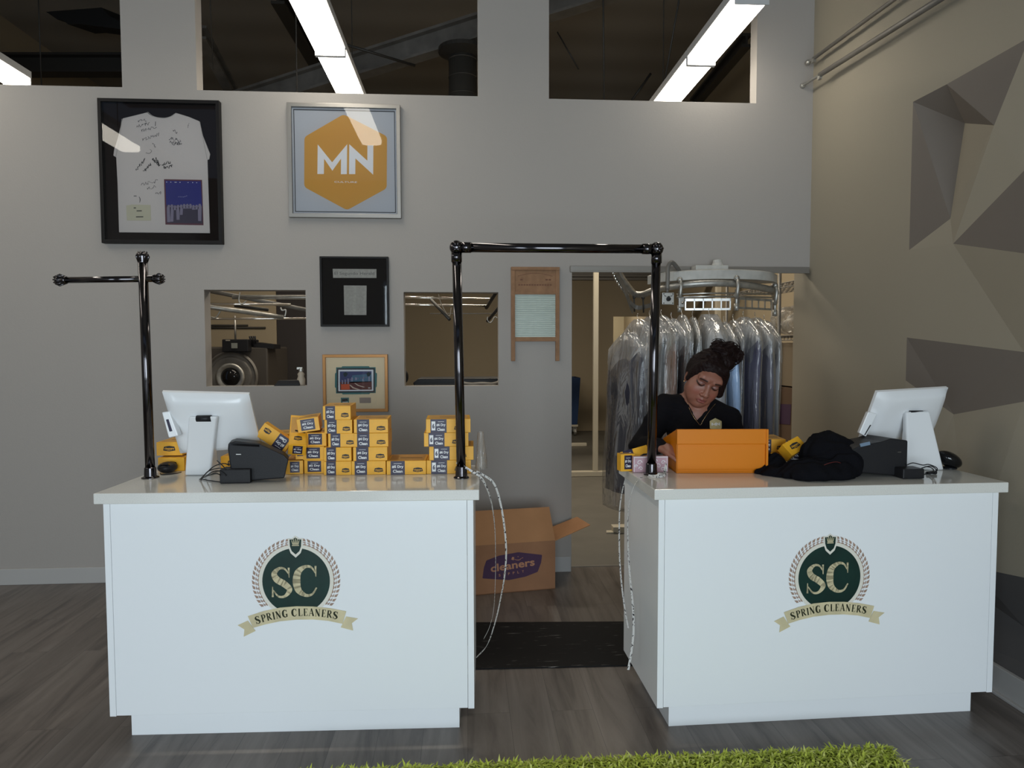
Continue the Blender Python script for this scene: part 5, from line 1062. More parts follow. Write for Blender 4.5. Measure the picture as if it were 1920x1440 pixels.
# thin guide rails and slotted carrier panels
for dy in (551, 557):
    mb = MB(); mb.tube(catmull([PY(1268, dy+1, 4.60), PY(1320, dy-1, 4.53), PY(1375, dy-1, 4.54), PY(1420, dy, 4.62), PY(1449, dy+1, 4.78)], 6), .006, 8); mb.build('guide_rail', M['steel'], tv, smooth=True, world=True)
def panel(xa, ya, Ya, xb, yb, Yb, n, mm, hp=22):
    A0, A1 = PY(xa, ya, Ya), PY(xa, ya+hp, Ya); B0 = PY(xb, yb, Yb); h_ = (A0-A1).length; d = (B0-A0); L_ = d.length; d.normalize(); ang = math.atan2(d.y, d.x)
    T = FT(A0.x, A0.y, A0.z-h_, ang); mb = MB(); fr = .17*h_
    mb.box((0, 0, 0), (L_, fr, .006), T); mb.box((0, h_-fr*1.3, 0), (L_, h_, .006), T)
    for i in range(n+1): x = (L_-.008)*i/n; mb.box((x, 0, 0), (x+.008, h_, .006), T)
    mb.build('slotted_carrier', mm, tv, world=True)
panel(1284, 560, 4.56, 1370, 556, 4.52, 5, M['steel']); panel(1384, 557, 4.54, 1446, 561, 4.72, 5, M['galv'])
p0 = PY(1278, 568, 4.57); mb = MB(); mb.box((p0.x-.025, 4.55, p0.z-.03), (p0.x+.012, 4.575, p0.z+.035)); mb.ball((p0.x, 4.548, p0.z), .010, 10, 6); mb.build('end_plate', M['steel'], tv, bevel=.003, world=True)
# chain on the rising left leg
mb = MB()
for k in range(9):
    p_, d = along(.005+k*.026); p_ = p_+Vector((-.035, -.02, -.03)); mb.ball(p_, (.012, .012, .020), 8, 6)
mb.build('chain', M['chrome'], tv, smooth=True, world=True)
lw_ = catmull([PY(1157, 512, 4.90), PY(1172, 545, 4.98), PY(1180, 566, 5.06), PY(1187, 583, 5.12)], 5)
mb = MB(); mb.ribbon(lw_, (0, .2, 1), .055, .006); mb.ribbon(catmull([PY(1180, 566, 5.06), PY(1196, 577, 5.10), PY(1222, 572, 4.98)], 5), (0, 0, 1), .03, .005); mb.build('guard_strip', M['greysteel'], tv, world=True)
# conduit with switch box
p = PY(1252, 560, 4.52); cb_ = thing('switch_box', 'square steel switch box hanging on a bent conduit from the conveyor', 'switch', tuple(p)); s_ = .040
mb = MB(); mb.box((-s_, -.012, -s_), (s_, .03, s_)); mb.build('box', M['steel'], cb_, bevel=.003)
mb = MB(); mb.tube([(0, -.012, -.004), (0, -.028, -.004)], .014, 14); mb.tube([(0, -.026, -.010), (0, -.03, .014)], .006, 8); mb.build('toggle', M['ink'], cb_, smooth=True)
mb = MB()
for x, z in ((-.03, .03), (.03, .03), (-.03, -.03), (.03, -.03)): mb.tube([(x, -.011, z), (x, -.0145, z)], .004, 8)
for q_ in ((-.028, .02, -.014, .014), (.028, .02, .014, .014)): mb.tube([(q_[0], -.0125, q_[1]), (q_[2], -.0125, q_[3])], .0022, 6)
o = mb.build('face_marks', M['ink'], cb_); 
mb = MB(); q = lambda x, y, Yc: PY(x, y, Yc)-p; mb.tube([(0, .01, s_), (0, .01, s_+.03)], .009, 10); mb.tube(catmull([Vector((0, .01, s_+.02)), q(1252, 520, 4.53), q(1253, 500, 4.54), q(1259, 492, 4.55), q(1266, 497, 4.57), q(1273, 507, 4.62)], 6), .014, 12); mb.build('conduit', M['greysteel'], cb_, smooth=True)

# ================================================================ bagged garments
def cloth(name_, c, st=0):
    m = mat(name_, c, .9, bump=.25, bscale=25, var=.1, vscale=5); return m
def garment(i, label, x, yt, Yc, ang, colr, ht=.010, hb=.034, hd=.20, zb=.55, lean=0, cape=(.55, .54, .53), cy=.21, bag=.010):
    """clothing on a wire hanger with a paper shoulder cape inside a film bag. local y = shoulder direction, x = thickness"""
    jr = random.Random(i*13+1); yt += jr.uniform(-5, 4); ang += jr.uniform(-9, 9); hb *= jr.uniform(.85, 1.2); lean = jr.uniform(-.05, .05)
    top = PY(x, yt, Yc); t = thing('bagged_garment', label, 'garment', tuple(top), R(ang), 'dry-cleaned garments in plastic on the conveyor'); rnd = random.Random(i*7+3)
    zt = top.z; L_ = zt-zb
    hk = MB(); hk.tube(catmull([(0, .008, .05), (0, .016, .038), (0, .008, .022), (0, 0, .012), (0, 0, -.03)], 5), .0022, 8)
    hk.tube([(0, 0, -.03), (0, hd*.8, -.13)], .0022, 6); hk.tube([(0, 0, -.03), (0, -hd*.8, -.13)], .0022, 6); hk.tube([(0, hd*.8, -.13), (0, -hd*.8, -.13)], .0022, 6)
    hk.build('hanger', M['chrome'], t, smooth=True)
    def shell(inf, z0, z1, n, zs0, folds, amp, tip=0, nj=48, rag=0):
        ph = [rnd.uniform(0, 6.28) for _ in range(6)]; rs = []
        for k in range(n+1):
            u = k/n; ring = []
            for j in range(nj):
                a = 2*math.pi*j/nj; cx, cy_ = math.cos(a), math.sin(a); z = z0+(z1-z0)*u*(1-tip*max(0, -cy_)**2-rag*(.5+.3*math.sin(3*a+ph[4])+.2*math.sin(7*a+ph[5])))
                dz = -z-zs0; s_ = max(0, min(1, dz/.12)); wy = (.016+(hd-.016)*s_**.75)+inf; wx = (ht*.35+(hb-ht*.35)*max(0, min(1, dz/.34))**.75)+inf*.8; wx *= 1+.12*math.sin(dz*5+ph[0])
                rr = 1+amp*min(1, dz*4+.2)*(math.sin(folds*a+ph[1]+dz*1.5)+.6*math.sin((folds+4)*a+ph[2]-dz*3))
                ring.append(((abs(cx)**.7*(1 if cx > 0 else -1))*wx*rr+lean*dz, (abs(cy_)**.8*(1 if cy_ > 0 else -1))*wy*(1+.3*amp*math.sin(dz*9+ph[3]+cy_*2)), z))
            rs.append(ring)
        m2 = MB(); m2.rings(rs, True, not rag); return m2
    shell(0, -.085, -L_+.12, 26, .06, 5, .10).build('clothing', colr, t, smooth=True)
    if cape:
        lab(shell(.003, -.03, -.03-cy, 10, .03, 3, .05, tip=.45).build('shoulder_cape', cloth('cape_paper_%d' % i, cape), t, smooth=True), 'white paper shoulder cape')
    lab(shell(.006+bag, .012, -.26-rnd.uniform(0, .1), 16, -.012, 5, .16, rag=.55).build('bag_neck', M['film_white'], t, smooth=True), 'gathered whitish neck of the film bag')
    shell(.003+bag, -.012, -L_, 34, .012, 7, .09).build('garment_bag', M['film'], t, smooth=True)
    return t
gs = [
 ('garment at the far left of the row, dark slate cloth in loose wide film', 1180, 630, 4.70, 20, (.028, .028, .045), dict(hb=.058, hd=.19, zb=.45, ht=.04, bag=.012, cape=None)),
 ('grey-green garment second from the left of the row', 1197, 606, 4.68, 14, (.15, .16, .155), dict(hb=.042, hd=.21, zb=.60, cape=None, bag=.014)),
 ('dark grey garment half hidden behind the right archway post', 1219, 596, 4.60, 8, (.11, .115, .12), dict(hb=.036, zb=.72)),
 ('brown garment just right of the archway post', 1241, 596, 4.52, 5, (.23, .13, .095), dict(hb=.034, zb=.6, cape=(.36, .33, .28))),
 ('black garment beside the brown one', 1260, 600, 4.50, 3, (.016, .016, .02), dict(hb=.028, zb=.62)),
 ('dark grey pleated garment left of the hair bun', 1279, 598, 4.48, 0, (.085, .09, .10), dict(hb=.032, zb=.6, cape=(.40, .37, .30))),
 ('light grey garment behind the woman, left of her head', 1299, 602, 4.47, -2, (.30, .32, .33), dict(hb=.030, zb=.6, cape=(.40, .37, .30))),
 ('pale garment under bright wrinkled film behind the hair bun', 1330, 594, 4.45, 0, (.34, .34, .36), dict(hb=.050, zb=.6, ht=.08, bag=.02)),
 ('light blue shirt bag hanging right of the woman\'s face', 1358, 604, 4.46, 2, (.32, .48, .74), dict(hb=.034, zb=.65)),
 ('narrow black garment between the blue shirt and the violet coat', 1375, 602, 4.48, 2, (.010, .010, .016), dict(hb=.022, zb=.62, cape=None)),
 ('slate violet coat with a white paper cape right of the bun', 1395, 600, 4.50, 3, (.070, .066, .125), dict(hb=.044, zb=.55, ht=.035, cy=.19)),
 ('grey violet garment second from the right of the row', 1417, 600, 4.55, 6, (.12, .115, .16), dict(hb=.032, zb=.6)),
 ('whitish garment at the right end of the row', 1434, 604, 4.62, 10, (.34, .34, .35), dict(hb=.026, zb=.6)),
]
for i, (l, x, yt, Yc, an, c_, kw) in enumerate(gs): garment(i, l, x, yt, Yc, an, cloth('garment_cloth_%d' % i, c_), **kw)

# ================================================================ workroom items
def wireshelf(z_, x0, x1, y0, y1, t):
    mb = MB(); nn = 26
    for zz_ in (z_, z_-.035): mb.tube([(x0, y0, zz_), (x0, y1, zz_)], .004, 6)
    for zz_ in (z_, z_-.035): mb.tube([(x0, y0, zz_), (x1, y0, zz_)], .004, 6)
    for k in range(nn*2): a = y0+(y1-y0)*k/(nn*2); b = y0+(y1-y0)*(k+1)/(nn*2); mb.tube([(x0, a, z_-(0 if k % 2 else .035)), (x0, b, z_-(.035 if k % 2 else 0))], .0022, 4)
    for k in range(12): x = x0+(x1-x0)*k/11; mb.tube([(x, y0, z_-.002), (x, y1, z_-.002)], .002, 4)
    for k in range(16): x = y0+(y1-y0)*k/15; mb.tube([(x0, x, z_), (x1, x, z_)], .002, 4)
    return mb.build('wire_shelf', M['greysteel'], t)
rk = thing('wire_rack', 'chrome wire shelving rack at the right inside the workroom', 'shelving', (2.5, 5.02, 0)); x0, x1, y0, y1 = 0, .45, 0, 1.5
for z_ in (2.07, 1.655, .82, .2): wireshelf(z_, x0, x1, y0, y1, rk)
for x, y in ((x0, y0+.02), (x1, y0+.02), (x0, y1), (x1, y1), (x0, .38)):
    mb = MB(); mb.tube([(x, y, 0), (x, y, 2.2)], .0125, 12); mb.build('post', M['greysteel'], rk, smooth=True)
def cbox(name, label, a, b, logo=None, open_=False, mm=None):
    t = thing(name, label, 'cardboard box', ((a[0]+b[0])/2, a[1], a[2]), group='cardboard boxes on the wire rack'); hw = (b[0]-a[0])/2
    mb = MB(); mb.box((-hw, 0, 0), (hw, b[1]-a[1], b[2]-a[2])); mb.build('carton', mm or M['card'], t, bevel=.003); return t
t = cbox('cardboard_box', 'large brown carton with dark printed patch on the lower rack shelf', (2.52, 5.06, .822), (2.94, 5.6, 1.25), mm=mat('shaded_carton', (.13, .078, .045), .85))  # shade under the shelf put into the carton's brown
mb = MB(); T = Matrix.Translation((-.211, .1, .02)) @ Matrix(((0, 0, 1, 0), (1, 0, 0, 0), (0, 1, 0, 0), (0, 0, 0, 1)))
mb2 = MB(); mb2.prism([(.06, .12), (.34, .10), (.36, .26), (.05, .28)], .001, T, -.001); mb2.build('printed_patch', M['purple'], t)
mb2 = MB(); Tf = FT(0, -.001, 0); mb2.prism([(-.16, .10), (.04, .10), (.04, .25), (-.16, .25)], .001, Tf); mb2.build('printed_patch', M['purple'], t)
mb2 = MB(); mb2.prism([(-.21, .36), (.21, .36), (.21, .425), (-.21, .425)], .001, Tf); mb2.build('dark_band', M['ink'], t)
t = cbox('cardboard_box', 'tan carton with a dark triangle on its side, under the middle rack shelf', (2.52, 5.06, 1.26), (2.94, 5.7, 1.60), mm=mat('tan_carton', (.25, .195, .13), .8))
mb2 = MB(); mb2.prism([(-.10, .13), (.03, .12), (.03, .19)], .001, Tf); mb2.build('printed_triangle', M['purple'], t)
# crumpled film bundle on the middle shelf
xs_ = np.arange(2.42, 2.98, .008); ys_ = np.arange(5.0, 5.8, .008); zs_ = np.arange(1.65, 2.02, .008); S = SDF(xs_, ys_, zs_)
S.ell((2.70, 5.3, 1.74), (.2, .22, .1), k=.04); S.ell((2.64, 5.5, 1.78), (.14, .2, .11), k=.04); S.ell((2.74, 5.28, 1.84), (.09, .12, .09), k=.03)
X, Y, Z = np.meshgrid(xs_, ys_, zs_, indexing='ij'); S.D += (.012*np.sin(40*X+14*np.sin(25*Y))*np.sin(36*Z+22*X)).astype(np.float32); S.D = np.maximum(S.D, 1.661-Z).astype(np.float32)
P, F_ = S.mesh(); P[:, 2] += .004; tag(net_obj('film_bundle', P, F_, M['film_dense']), 'crumpled clear plastic bundle on the middle shelf of the wire rack', 'plastic bundle')
# white frame standing in the workroom
yf = 8.36; pa = PY(1116, 880, yf); ft = thing('steel_frame', 'cream painted steel frame standing in the workroom behind the doorway', 'frame', (pa.x, yf, 0)); xl_, xr_ = PY(1060, 890, yf).x-.5, PY(1153, 890, yf).x+1.3
mb = MB(); mb.box((-.03, -.03, .06), (.03, .03, 2.75)); mb.build('post', M['cream'], ft, bevel=.004)
mb = MB(); mb.box((xl_-pa.x, -.05, 0), (xr_-pa.x, .05, .06)); mb.build('base_rail', M['cream'], ft, bevel=.004)
for x_ in (xl_-pa.x+.03, xr_-pa.x-.03): mb = MB(); mb.box((x_-.03, -.03, .06), (x_+.03, .03, 2.75)); mb.build('post', M['cream'], ft, bevel=.004)
mb = MB(); mb.box((xl_-pa.x, -.04, 2.75), (xr_-pa.x, .04, 2.82)); mb.build('head_rail', M['cream'], ft)
for k, (y_, c_) in enumerate(((512, 'a'), (517, 'b'), (523, 'c'))):
    z_ = PY(1100, y_, 9.6).z; mb = MB(); mb.box((.2, 9.55, z_-.017), (5., 9.65, z_+.017)); tag(mb.build('overhead_track', M['darksteel']), ('highest', 'middle', 'lowest')[k]+' of three dark overhead tracks crossing the top of the doorway view', 'track', None)
# laundry cart
p = PZ(1085, 817, 0); x1_, zt_ = PY(1087, 712, p.y).x, PY(1087, 708, p.y).z
ct = thing('laundry_cart', 'dark blue wheeled laundry cart partly hidden by the left jamb of the doorway', 'cart', (x1_-.35, p.y, 0)); 
mb = MB(); mb.rings([[(-.31, 0, .2), (.31, 0, .2), (.31, .5, .2), (-.31, .5, .2)], [(-.36, -.03, zt_), (.36, -.03, zt_), (.36, .55, zt_), (-.36, .55, zt_)], [(-.34, -.01, zt_), (.34, -.01, zt_), (.34, .53, zt_), (-.34, .53, zt_)], [(-.29, .02, .23), (.29, .02, .23), (.29, .48, .23), (-.29, .48, .23)]], True, True); mb.build('tub', M['bluecart'], ct, bevel=.006)
mb = MB(); mb.box((-.32, 0, .165), (.32, .5, .2)); mb.build('base_frame', M['cream'], ct)
for x in (-.27, .27):
    for y in (.05, .45): mb = MB(); mb.tube([(x-.02, y, .07), (x+.02, y, .07)], .07, 16); mb.box((x-.03, y-.01, .07), (x+.03, y+.01, .17)); mb.build('caster', M['galv'], ct)
p = PZ(1100, 836, 0); mb = MB(); mb.box((p.x-1.2, p.y-.03, -.003), (p.x, p.y+.05, .05)); tag(mb.build('floor_rail', M['cream'], bevel=.01), 'cream low floor rail behind the post in the workroom', 'rail')
p = PZ(1150, 1000, 0); rp = thing('floor_bracket', 'pale stepped metal foot on the workroom floor beside the right counter', 'bracket', (p.x, p.y, -.003))
mb = MB(); mb.box((-.0, 0, 0), (.6, .10, .055)); mb.build('channel', M['cream'], rp, bevel=.004)
mb = MB(); mb.prism([(-.06, -.0), (.03, -.0), (.03, .07), (-.045, .07)], .012, Matrix.Translation((0, 0, 0))); mb.build('tab', M['cream'], rp, bevel=.002)
# hall seen through the far doorway: electrical cabinets
for k, (x0_, y0_, x1_, y1_, l) in enumerate(((1176, 596, 1189, 621, 'low grey electrical cabinet on the hall wall'), (1188, 592, 1202, 621, 'tall grey electrical cabinet on the hall wall, right of the low one'))):
    a, b = PY(x0_, y1_, 15.2), PY(x1_, y0_, 15.2); t = thing('electrical_cabinet', l, 'cabinet', ((a.x+b.x)/2, 15.2, a.z)); mb = MB(); mb.box((a.x-(a.x+b.x)/2, -.14, 0), (b.x-(a.x+b.x)/2, 0, b.z-a.z)); mb.build('casing', M['concave'], t, bevel=.006)
    mb = MB(); mb.box((a.x-(a.x+b.x)/2+.02, -.152, .02), (b.x-(a.x+b.x)/2-.02, -.14, b.z-a.z-.02)); mb.build('door', M['concave'], t, bevel=.004)
a, b = PY(1149, 800, 13.0), PY(1160, 730, 13.0); hs_ = thing('hall_shelf', 'dark low shelf with goods at the left of the far doorway', 'shelf', (a.x+.25, 14.3, 0))
for s_ in (0, .35, .7, 1.05): mb = MB(); mb.box((-.35, 0, s_), (.3, .4, s_+.04)); mb.build('board', M['darksteel'], hs_)
for s_ in (-.35, .27): mb = MB(); mb.box((s_, 0, 0), (s_+.04, .4, 1.09)); mb.build('upright', M['darksteel'], hs_)

# ---- behind the left pass-through: garment rails with hooks, cleaning machine
Yr = 5.45
rack = thing('garment_rack', 'tangle of steel garment rails behind the two pass-through openings', 'garment rack', (-.74, Yr, 0))
for x_, y_ in ((-2.3, 5.35), (-.74, 5.35), (-.74, 5.6), (.62, 5.5)):
    mb = MB(); mb.tube([(x_+.74, y_-Yr, 0), (x_+.74, y_-Yr, 2.06)], .016, 10); mb.build('upright', M['greysteel'], rack, smooth=True)
mb = MB(); mb.tube([(-1.56, -.1, 2.05), (1.36, .05, 2.05)], .014, 10); mb.build('rail', M['galv'], rack, smooth=True)
def rail(label, x0, y0, x1, y1, r, mm, Y0=Yr, Y1=Yr, ext=0):
    a, b = PY(x0, y0, Y0), PY(x1, y1, Y1); d = (b-a).normalized(); mb = MB(); mb.tube([a-d*ext, b], r, 12)
    if Y0 > 9: return tag(mb.build('wall_pipe', mm, smooth=True), label, 'pipe')
    return mb.build('rail', mm, rack, smooth=True, world=True)
rail('thick grey rail near the top of the left pass-through', 436, 557, 700, 558, .017, M['galv'])
rail('shiny chrome rail second from the top in the left pass-through', 380, 570, 545, 571, .009, M['chrome'], ext=.4)
rail('lowest chrome rail crossing the whole left pass-through', 380, 598, 620, 597, .008, M['chrome'], ext=.4)
rail('thick pipe slanting down across the left pass-through', 380, 574, 532, 595, .017, M['galv'], 5.15, 5.3, ext=.5)
rail('slanting pipe from upper left to the right edge of the left pass-through', 395, 546, 590, 584, .016, M['greysteel'], 5.5, 5.6, ext=.5)
rail('dark rail stub in the upper part of the left pass-through', 440, 573, 503, 581, .013, M['darksteel'], 5.7, 5.7)
rail('upper chrome rail in the right pass-through', 700, 556, 918, 561, .010, M['chrome'], Yr, 5.6)
rail('second chrome rail in the right pass-through', 700, 570.5, 912, 573.5, .009, M['chrome'], Yr, 5.6)
rail('dark angled arm at the right of the right pass-through', 932, 545, 912, 577, .014, M['darksteel'], 5.2, 5.6)
rail('dark angled arm in the middle of the right pass-through', 808, 562, 843, 599, .012, M['darksteel'], 5.4, 5.2)
rail('dark hooked arm at the lower right of the right pass-through', 936, 576, 914, 602, .012, M['darksteel'], 5.2, 5.5)
rail('thin wire line low in the right pass-through', 806, 588, 945, 588, .003, M['greysteel'])
def hook(label, pts, r=.004, mm='galv'): mb = MB(); mb.tube(catmull([PY(*p_) for p_ in pts], 6), r, 8); tag(mb.build('wire_hook', M[mm], smooth=True), label, 'hook', 'wire hooks on the rails')
hook('white wire hook hanging at the top left of the left pass-through', [(450, 548, 5.3), (448, 560, 5.3), (449, 567, 5.3), (454, 570, 5.3), (462, 564, 5.3)], .005)
hook('wire hook at the right of the left pass-through', [(526, 577, 5.3), (529, 582, 5.3), (535, 581, 5.3), (536, 585, 5.3), (534, 594, 5.3)], .006)
hook('bent wire foot at the far left of the left pass-through', [(396, 595, 5.2), (404, 596, 5.2), (410, 588, 5.2), (415, 579, 5.2)], .006)
hook('short wire hook below the slanting pipe', [(477, 592, 5.3), (481, 593, 5.3), (485, 589, 5.3)], .004)
hook('thin wire hanger in the right pass-through', [(822, 552, 5.4), (826, 566, 5.4), (836, 586, 5.4), (843, 592, 5.4), (846, 577, 5.4)], .003, 'wood_hanger')
hook('curled wire hook at the right edge of the right pass-through', [(914, 594, 5.3), (914, 600, 5.3), (918, 605, 5.3), (922, 603, 5.3), (928, 594, 5.3), (933, 597, 5.3)], .004)
# dry cleaning machine
Ym = 8.2; c = PY(432, 707, Ym); px = Ym/1300
mc = thing('cleaning_machine', 'dark front-loading dry cleaning machine with round door behind the left pass-through', 'machine', (c.x, Ym+.06, 0))
xr_m = PY(500, 700, Ym).x-c.x; mb = MB(); mb.box((-.75, .0, 0), (xr_m, .9, PY(480, 650, Ym).z)); mb.build('body', mat('machine_grey', (.075, .065, .055), .45, metal=.2), mc, bevel=.02)
T = FT(0, 0, c.z)
dr = MB(); dr.lathe([(47*px, 0), (48*px, .02), (45*px, .045), (42*px, .03), (38*px, .03), (36*px, .05), (31*px, .055), (24*px, .04)], 48, T); drm = dr.build('door_ring', M['greysteel'], mc, smooth=True)
md = drm.modifiers.new('es', 'EDGE_SPLIT'); md.split_angle = R(35)
dr = MB(); dr.lathe([(25*px, .03), (26*px, .075), (22*px, .085), (18*px, .06)], 40, T); dr.build('porthole_ring', M['galv'], drm, smooth=True)
dr = MB(); dr.lathe([(19*px, .05), (12*px, .09), (4*px, .10)], 32, T); dr.build('porthole_glass', M['black_gl'], drm, smooth=True)
mb = MB(); a, b = PY(414, 660, Ym-.1), PY(463, 636, Ym-.1); mb.box((a.x-c.x, -.12, a.z), (b.x-c.x, .3, b.z)); cbx = mb.build('control_box', M['black_pl'], mc, bevel=.01)
mb = MB(); a, b = PY(427, 653, Ym-.19), PY(438, 643, Ym-.19); mb.box((a.x-c.x, -.13, a.z), (b.x-c.x, -.12, b.z)); mb.build('display', M['concave'], cbx)
mb = MB(); a, b = PY(416, 639, Ym-.19), PY(424, 637, Ym-.19); mb.box((a.x-c.x, -.128, a.z), (b.x-c.x, -.12, b.z)); mb.build('nameplate', M['wood_hanger'], cbx)
mb = MB(); q_ = PY(433, 640, Ym); mb.tube([(q_.x-c.x, .1, q_.z), (q_.x-c.x, .1, q_.z+.3)], .012, 8); mb.build('pipe', M['galv'], mc, smooth=True)
a, b = PY(470, 650, Ym-.05), PY(498, 641, Ym-.05); mb = MB(); mb.prism([(a.x-c.x, a.z), (b.x-c.x+.06, b.z-.08), (b.x-c.x+.06, b.z-.03), (a.x-c.x, b.z)], .3, FT(0, .3, 0)); mb.build('tray', M['black_pl'], mc)
# utensils on the tray
for k in range(3): q_ = PY(468+k*4.5, 640, Ym-.0); mb = MB(); mb.tube([(q_.x, Ym+.05, q_.z-.02), (q_.x-.01, Ym+.05, q_.z+.06)], [.008, .014], 8); tag(mb.build('brush', M['black_pl'], smooth=True), 'small dark brush standing on top of the cleaning machine', 'brush', 'brushes on the cleaning machine')
# long dark pipes in front of the machine wall
rail('upper dark pipe on the wall above the cleaning machine', 380, 610, 465, 610, .012, M['darksteel'], 9.985, 9.985, ext=.5); rail('lower dark pipe on the wall above the cleaning machine', 380, 614.5, 498, 614.5, .014, M['darksteel'], 9.985, 9.985, ext=.5)
mb = MB(); mb.box((-6, 10.0, 0), (PY(519, 640, 10.0).x-.001, 10.12, 3.2)); struct(mb.build('wall_machine_room', M['tan']))
# items on the left sill
za = 1.3113
a = PY(515, 724, YW+.05); b = PY(566, 712, YW+.05); td = thing('tape_dispenser', 'flat black gadget lying on the sill of the left pass-through', 'gadget', ((a.x+b.x)/2, YW+.05, za)); hw = (b.x-a.x)/2
mb = MB(); mb.rings([[(-hw, -.03, 0), (hw*.92, -.03, 0), (hw*.92, .04, 0), (-hw*.9, .04, 0)], [(-hw*.85, -.03, .012), (hw*.9, -.03, .014), (hw*.9, .04, .014), (-hw*.85, .04, .012)], [(-hw*.7, -.02, .036), (hw*.8, -.02, .038), (hw*.8, .03, .038), (-hw*.7, .03, .036)]]); mb.build('body', M['black_pl'], td, bevel=.004)
mb = MB(); mb.tube([(-hw*.55, -.031, .022), (-hw*.55, -.034, .022)], .008, 10); mb.tube([(hw*.6, -.031, .022), (hw*.6, -.034, .022)], .008, 10); mb.build('knobs', M['galv'], td) if False else None
a = PY(571, 724, YW+.06); bt = thing('spray_bottle', 'small cream bottle at the right end of the left pass-through sill', 'bottle', (a.x-.022, YW+.06, za)); mb = MB(); mb.lathe([(.026, 0), (.028, .01), (.027, .045), (.020, .062), (.024, .078), (.013, .092), (.011, .098)], 20); mb.build('bottle', mat('cream_plastic', (.40, .34, .27), .4), bt, smooth=True)
mb = MB(); mb.lathe([(.015, .097), (.015, .112), (.013, .116)], 16); mb.box((-.026, -.008, .110), (.010, .008, .124)); mb.build('cap', M['galv'], bt)
# pressing board and hanger seen through the right pass-through
a = PY(772, 722, 5.3); b = PY(938, 722, 5.3); zt_ = PY(850, 709.5, 5.3).z
pb = thing('pressing_board', 'black pressing board just behind the right pass-through sill', 'pressing board', ((a.x+b.x)/2+.1, 5.3, 0)); hw = (b.x-a.x)/2+.1
mb = MB(); mb.prism([(-hw+.03, zt_-.13), (hw, zt_-.13), (hw, zt_-.0), (-hw+.05, zt_-.0), (-hw+.01, zt_-.03)], .35, FT(0, .35, 0)); mb.build('board', M['black_pl'], pb, bevel=.008)
mb = MB(); mb.box((-hw+.02, -.004, zt_-.045), (hw, .0, zt_-.04)); mb.build('trim_line', M['darksteel'], pb)
for x in (-hw*.8, hw*.8): mb = MB(); mb.box((x-.03, .1, 0), (x+.03, .25, zt_-.13)); mb.build('leg', M['darksteel'], pb)
hg = thing('wooden_hanger', 'pale wooden hanger lying on the black pressing board', 'hanger', tuple(PY(903, 716, 5.28)))
mb = MB(); pts = [(-.19, 0, .012), (-.15, 0, -.004), (-.08, 0, -.014), (.0, 0, -.010), (.08, 0, -.014), (.13, 0, .0), (.155, 0, .022)]; mb.tube(catmull(pts, 5), [.012]*2+[.009]*29 if False else .010, 10); mb.build('shoulder_bar', M['wood_hanger'], hg, smooth=True)
mb = MB(); q_ = PY(763, 714, 5.0); mb.ball((q_.x-.02, 5.0, q_.z+.03), (.032, .03, .05), 14, 10); mb.tube([(q_.x-.03, 5.0, 0), (q_.x-.03, 5.0, q_.z+.03)], .02, 10); tag(mb.build('stand_handle', M['black_pl'], smooth=True), 'black rounded stand handle at the lower left of the right pass-through', 'handle')

# ================================================================ floor items
t0, t1 = PZ(889, 1117), PZ(1041, 1104); d = (t1-t0); ang = math.atan2(d.y, d.x); bx = thing('supply_box', 'large open cardboard box printed cleaners supply on the floor behind the left counter', 'cardboard box', (t1.x, t1.y, 0), ang)
hb_ = PY(1041, 1013, t1.y).z; Wb = .62; Db = .265; th = .005
mb = MB(); mb.box((-Wb, 0, 0), (0, th, hb_)); mb.box((-Wb, Db-th, 0), (0, Db, hb_)); mb.box((-Wb, th, 0), (-Wb+th, Db-th, hb_)); mb.box((-th, th, 0), (0, Db-th, hb_)); mb.box((-Wb, 0, 0), (0, Db, .006)); bd = mb.build('carton', M['card'], bx)
fl = PY(1030, 953, t1.y+.02); 
hf = .215; mb = MB(); mb.add([(-Wb, 0, hb_), (0, 0, hb_), (-.035, .02, hb_+hf), (-Wb+.03, .02, hb_+hf), (-Wb, th, hb_), (0, th, hb_), (-.035, .02+th, hb_+hf), (-Wb+.03, .02+th, hb_+hf)], [(0, 1, 2, 3), (7, 6, 5, 4), (1, 5, 6, 2), (2, 6, 7, 3), (0, 3, 7, 4), (0, 4, 5, 1)]); mb.build('flap', M['card_in'], bx)
mb = MB(); z_ = hb_; mb.add([(0, 0, z_), (.235, -.01, z_+.09), (.235, Db-.01, z_+.08), (0, Db, z_), (0, 0, z_-th), (.235, -.01, z_+.09-th), (.235, Db-.01, z_+.08-th), (0, Db, z_-th)], [(0, 1, 2, 3), (7, 6, 5, 4), (0, 4, 5, 1), (1, 5, 6, 2), (2, 6, 7, 3)]); mb.build('flap', M['card_in'], bx)
mb = MB(); mb.add([(-Wb, Db, z_), (-.0, Db, z_), (-.04, Db+.02, z_+.14), (-Wb+.04, Db+.02, z_+.14), (-Wb, Db+.003, z_-.003), (0, Db+.003, z_-.003), (-.04, Db+.023, z_+.137), (-Wb+.04, Db+.023, z_+.137)], [(0, 1, 2, 3), (7, 6, 5, 4)]); mb.build('flap', M['card_in'], bx)
T = FT(0, -.0006, 0); k = (t1.y)/1300
def bxp(x, y):  # photo crop pixel on the carton face -> local
    P = PY(880+x/7.58, 940+y/7.58, t1.y-.06); c_, s_ = math.cos(ang), math.sin(ang); dx, dy = P.x-t1.x, 0; return dx/c_, P.z
mb = MB(); mb.prism(roundpoly([bxp(*p_) for p_ in [(240, 830), (420, 770), (700, 735), (1045, 790), (1030, 900), (980, 1030), (800, 1090), (560, 1125), (185, 1080), (205, 930)]], .006), .0006, T); lg = lab(mb.build('printed_logo', M['purple'], bx), 'purple printed badge')
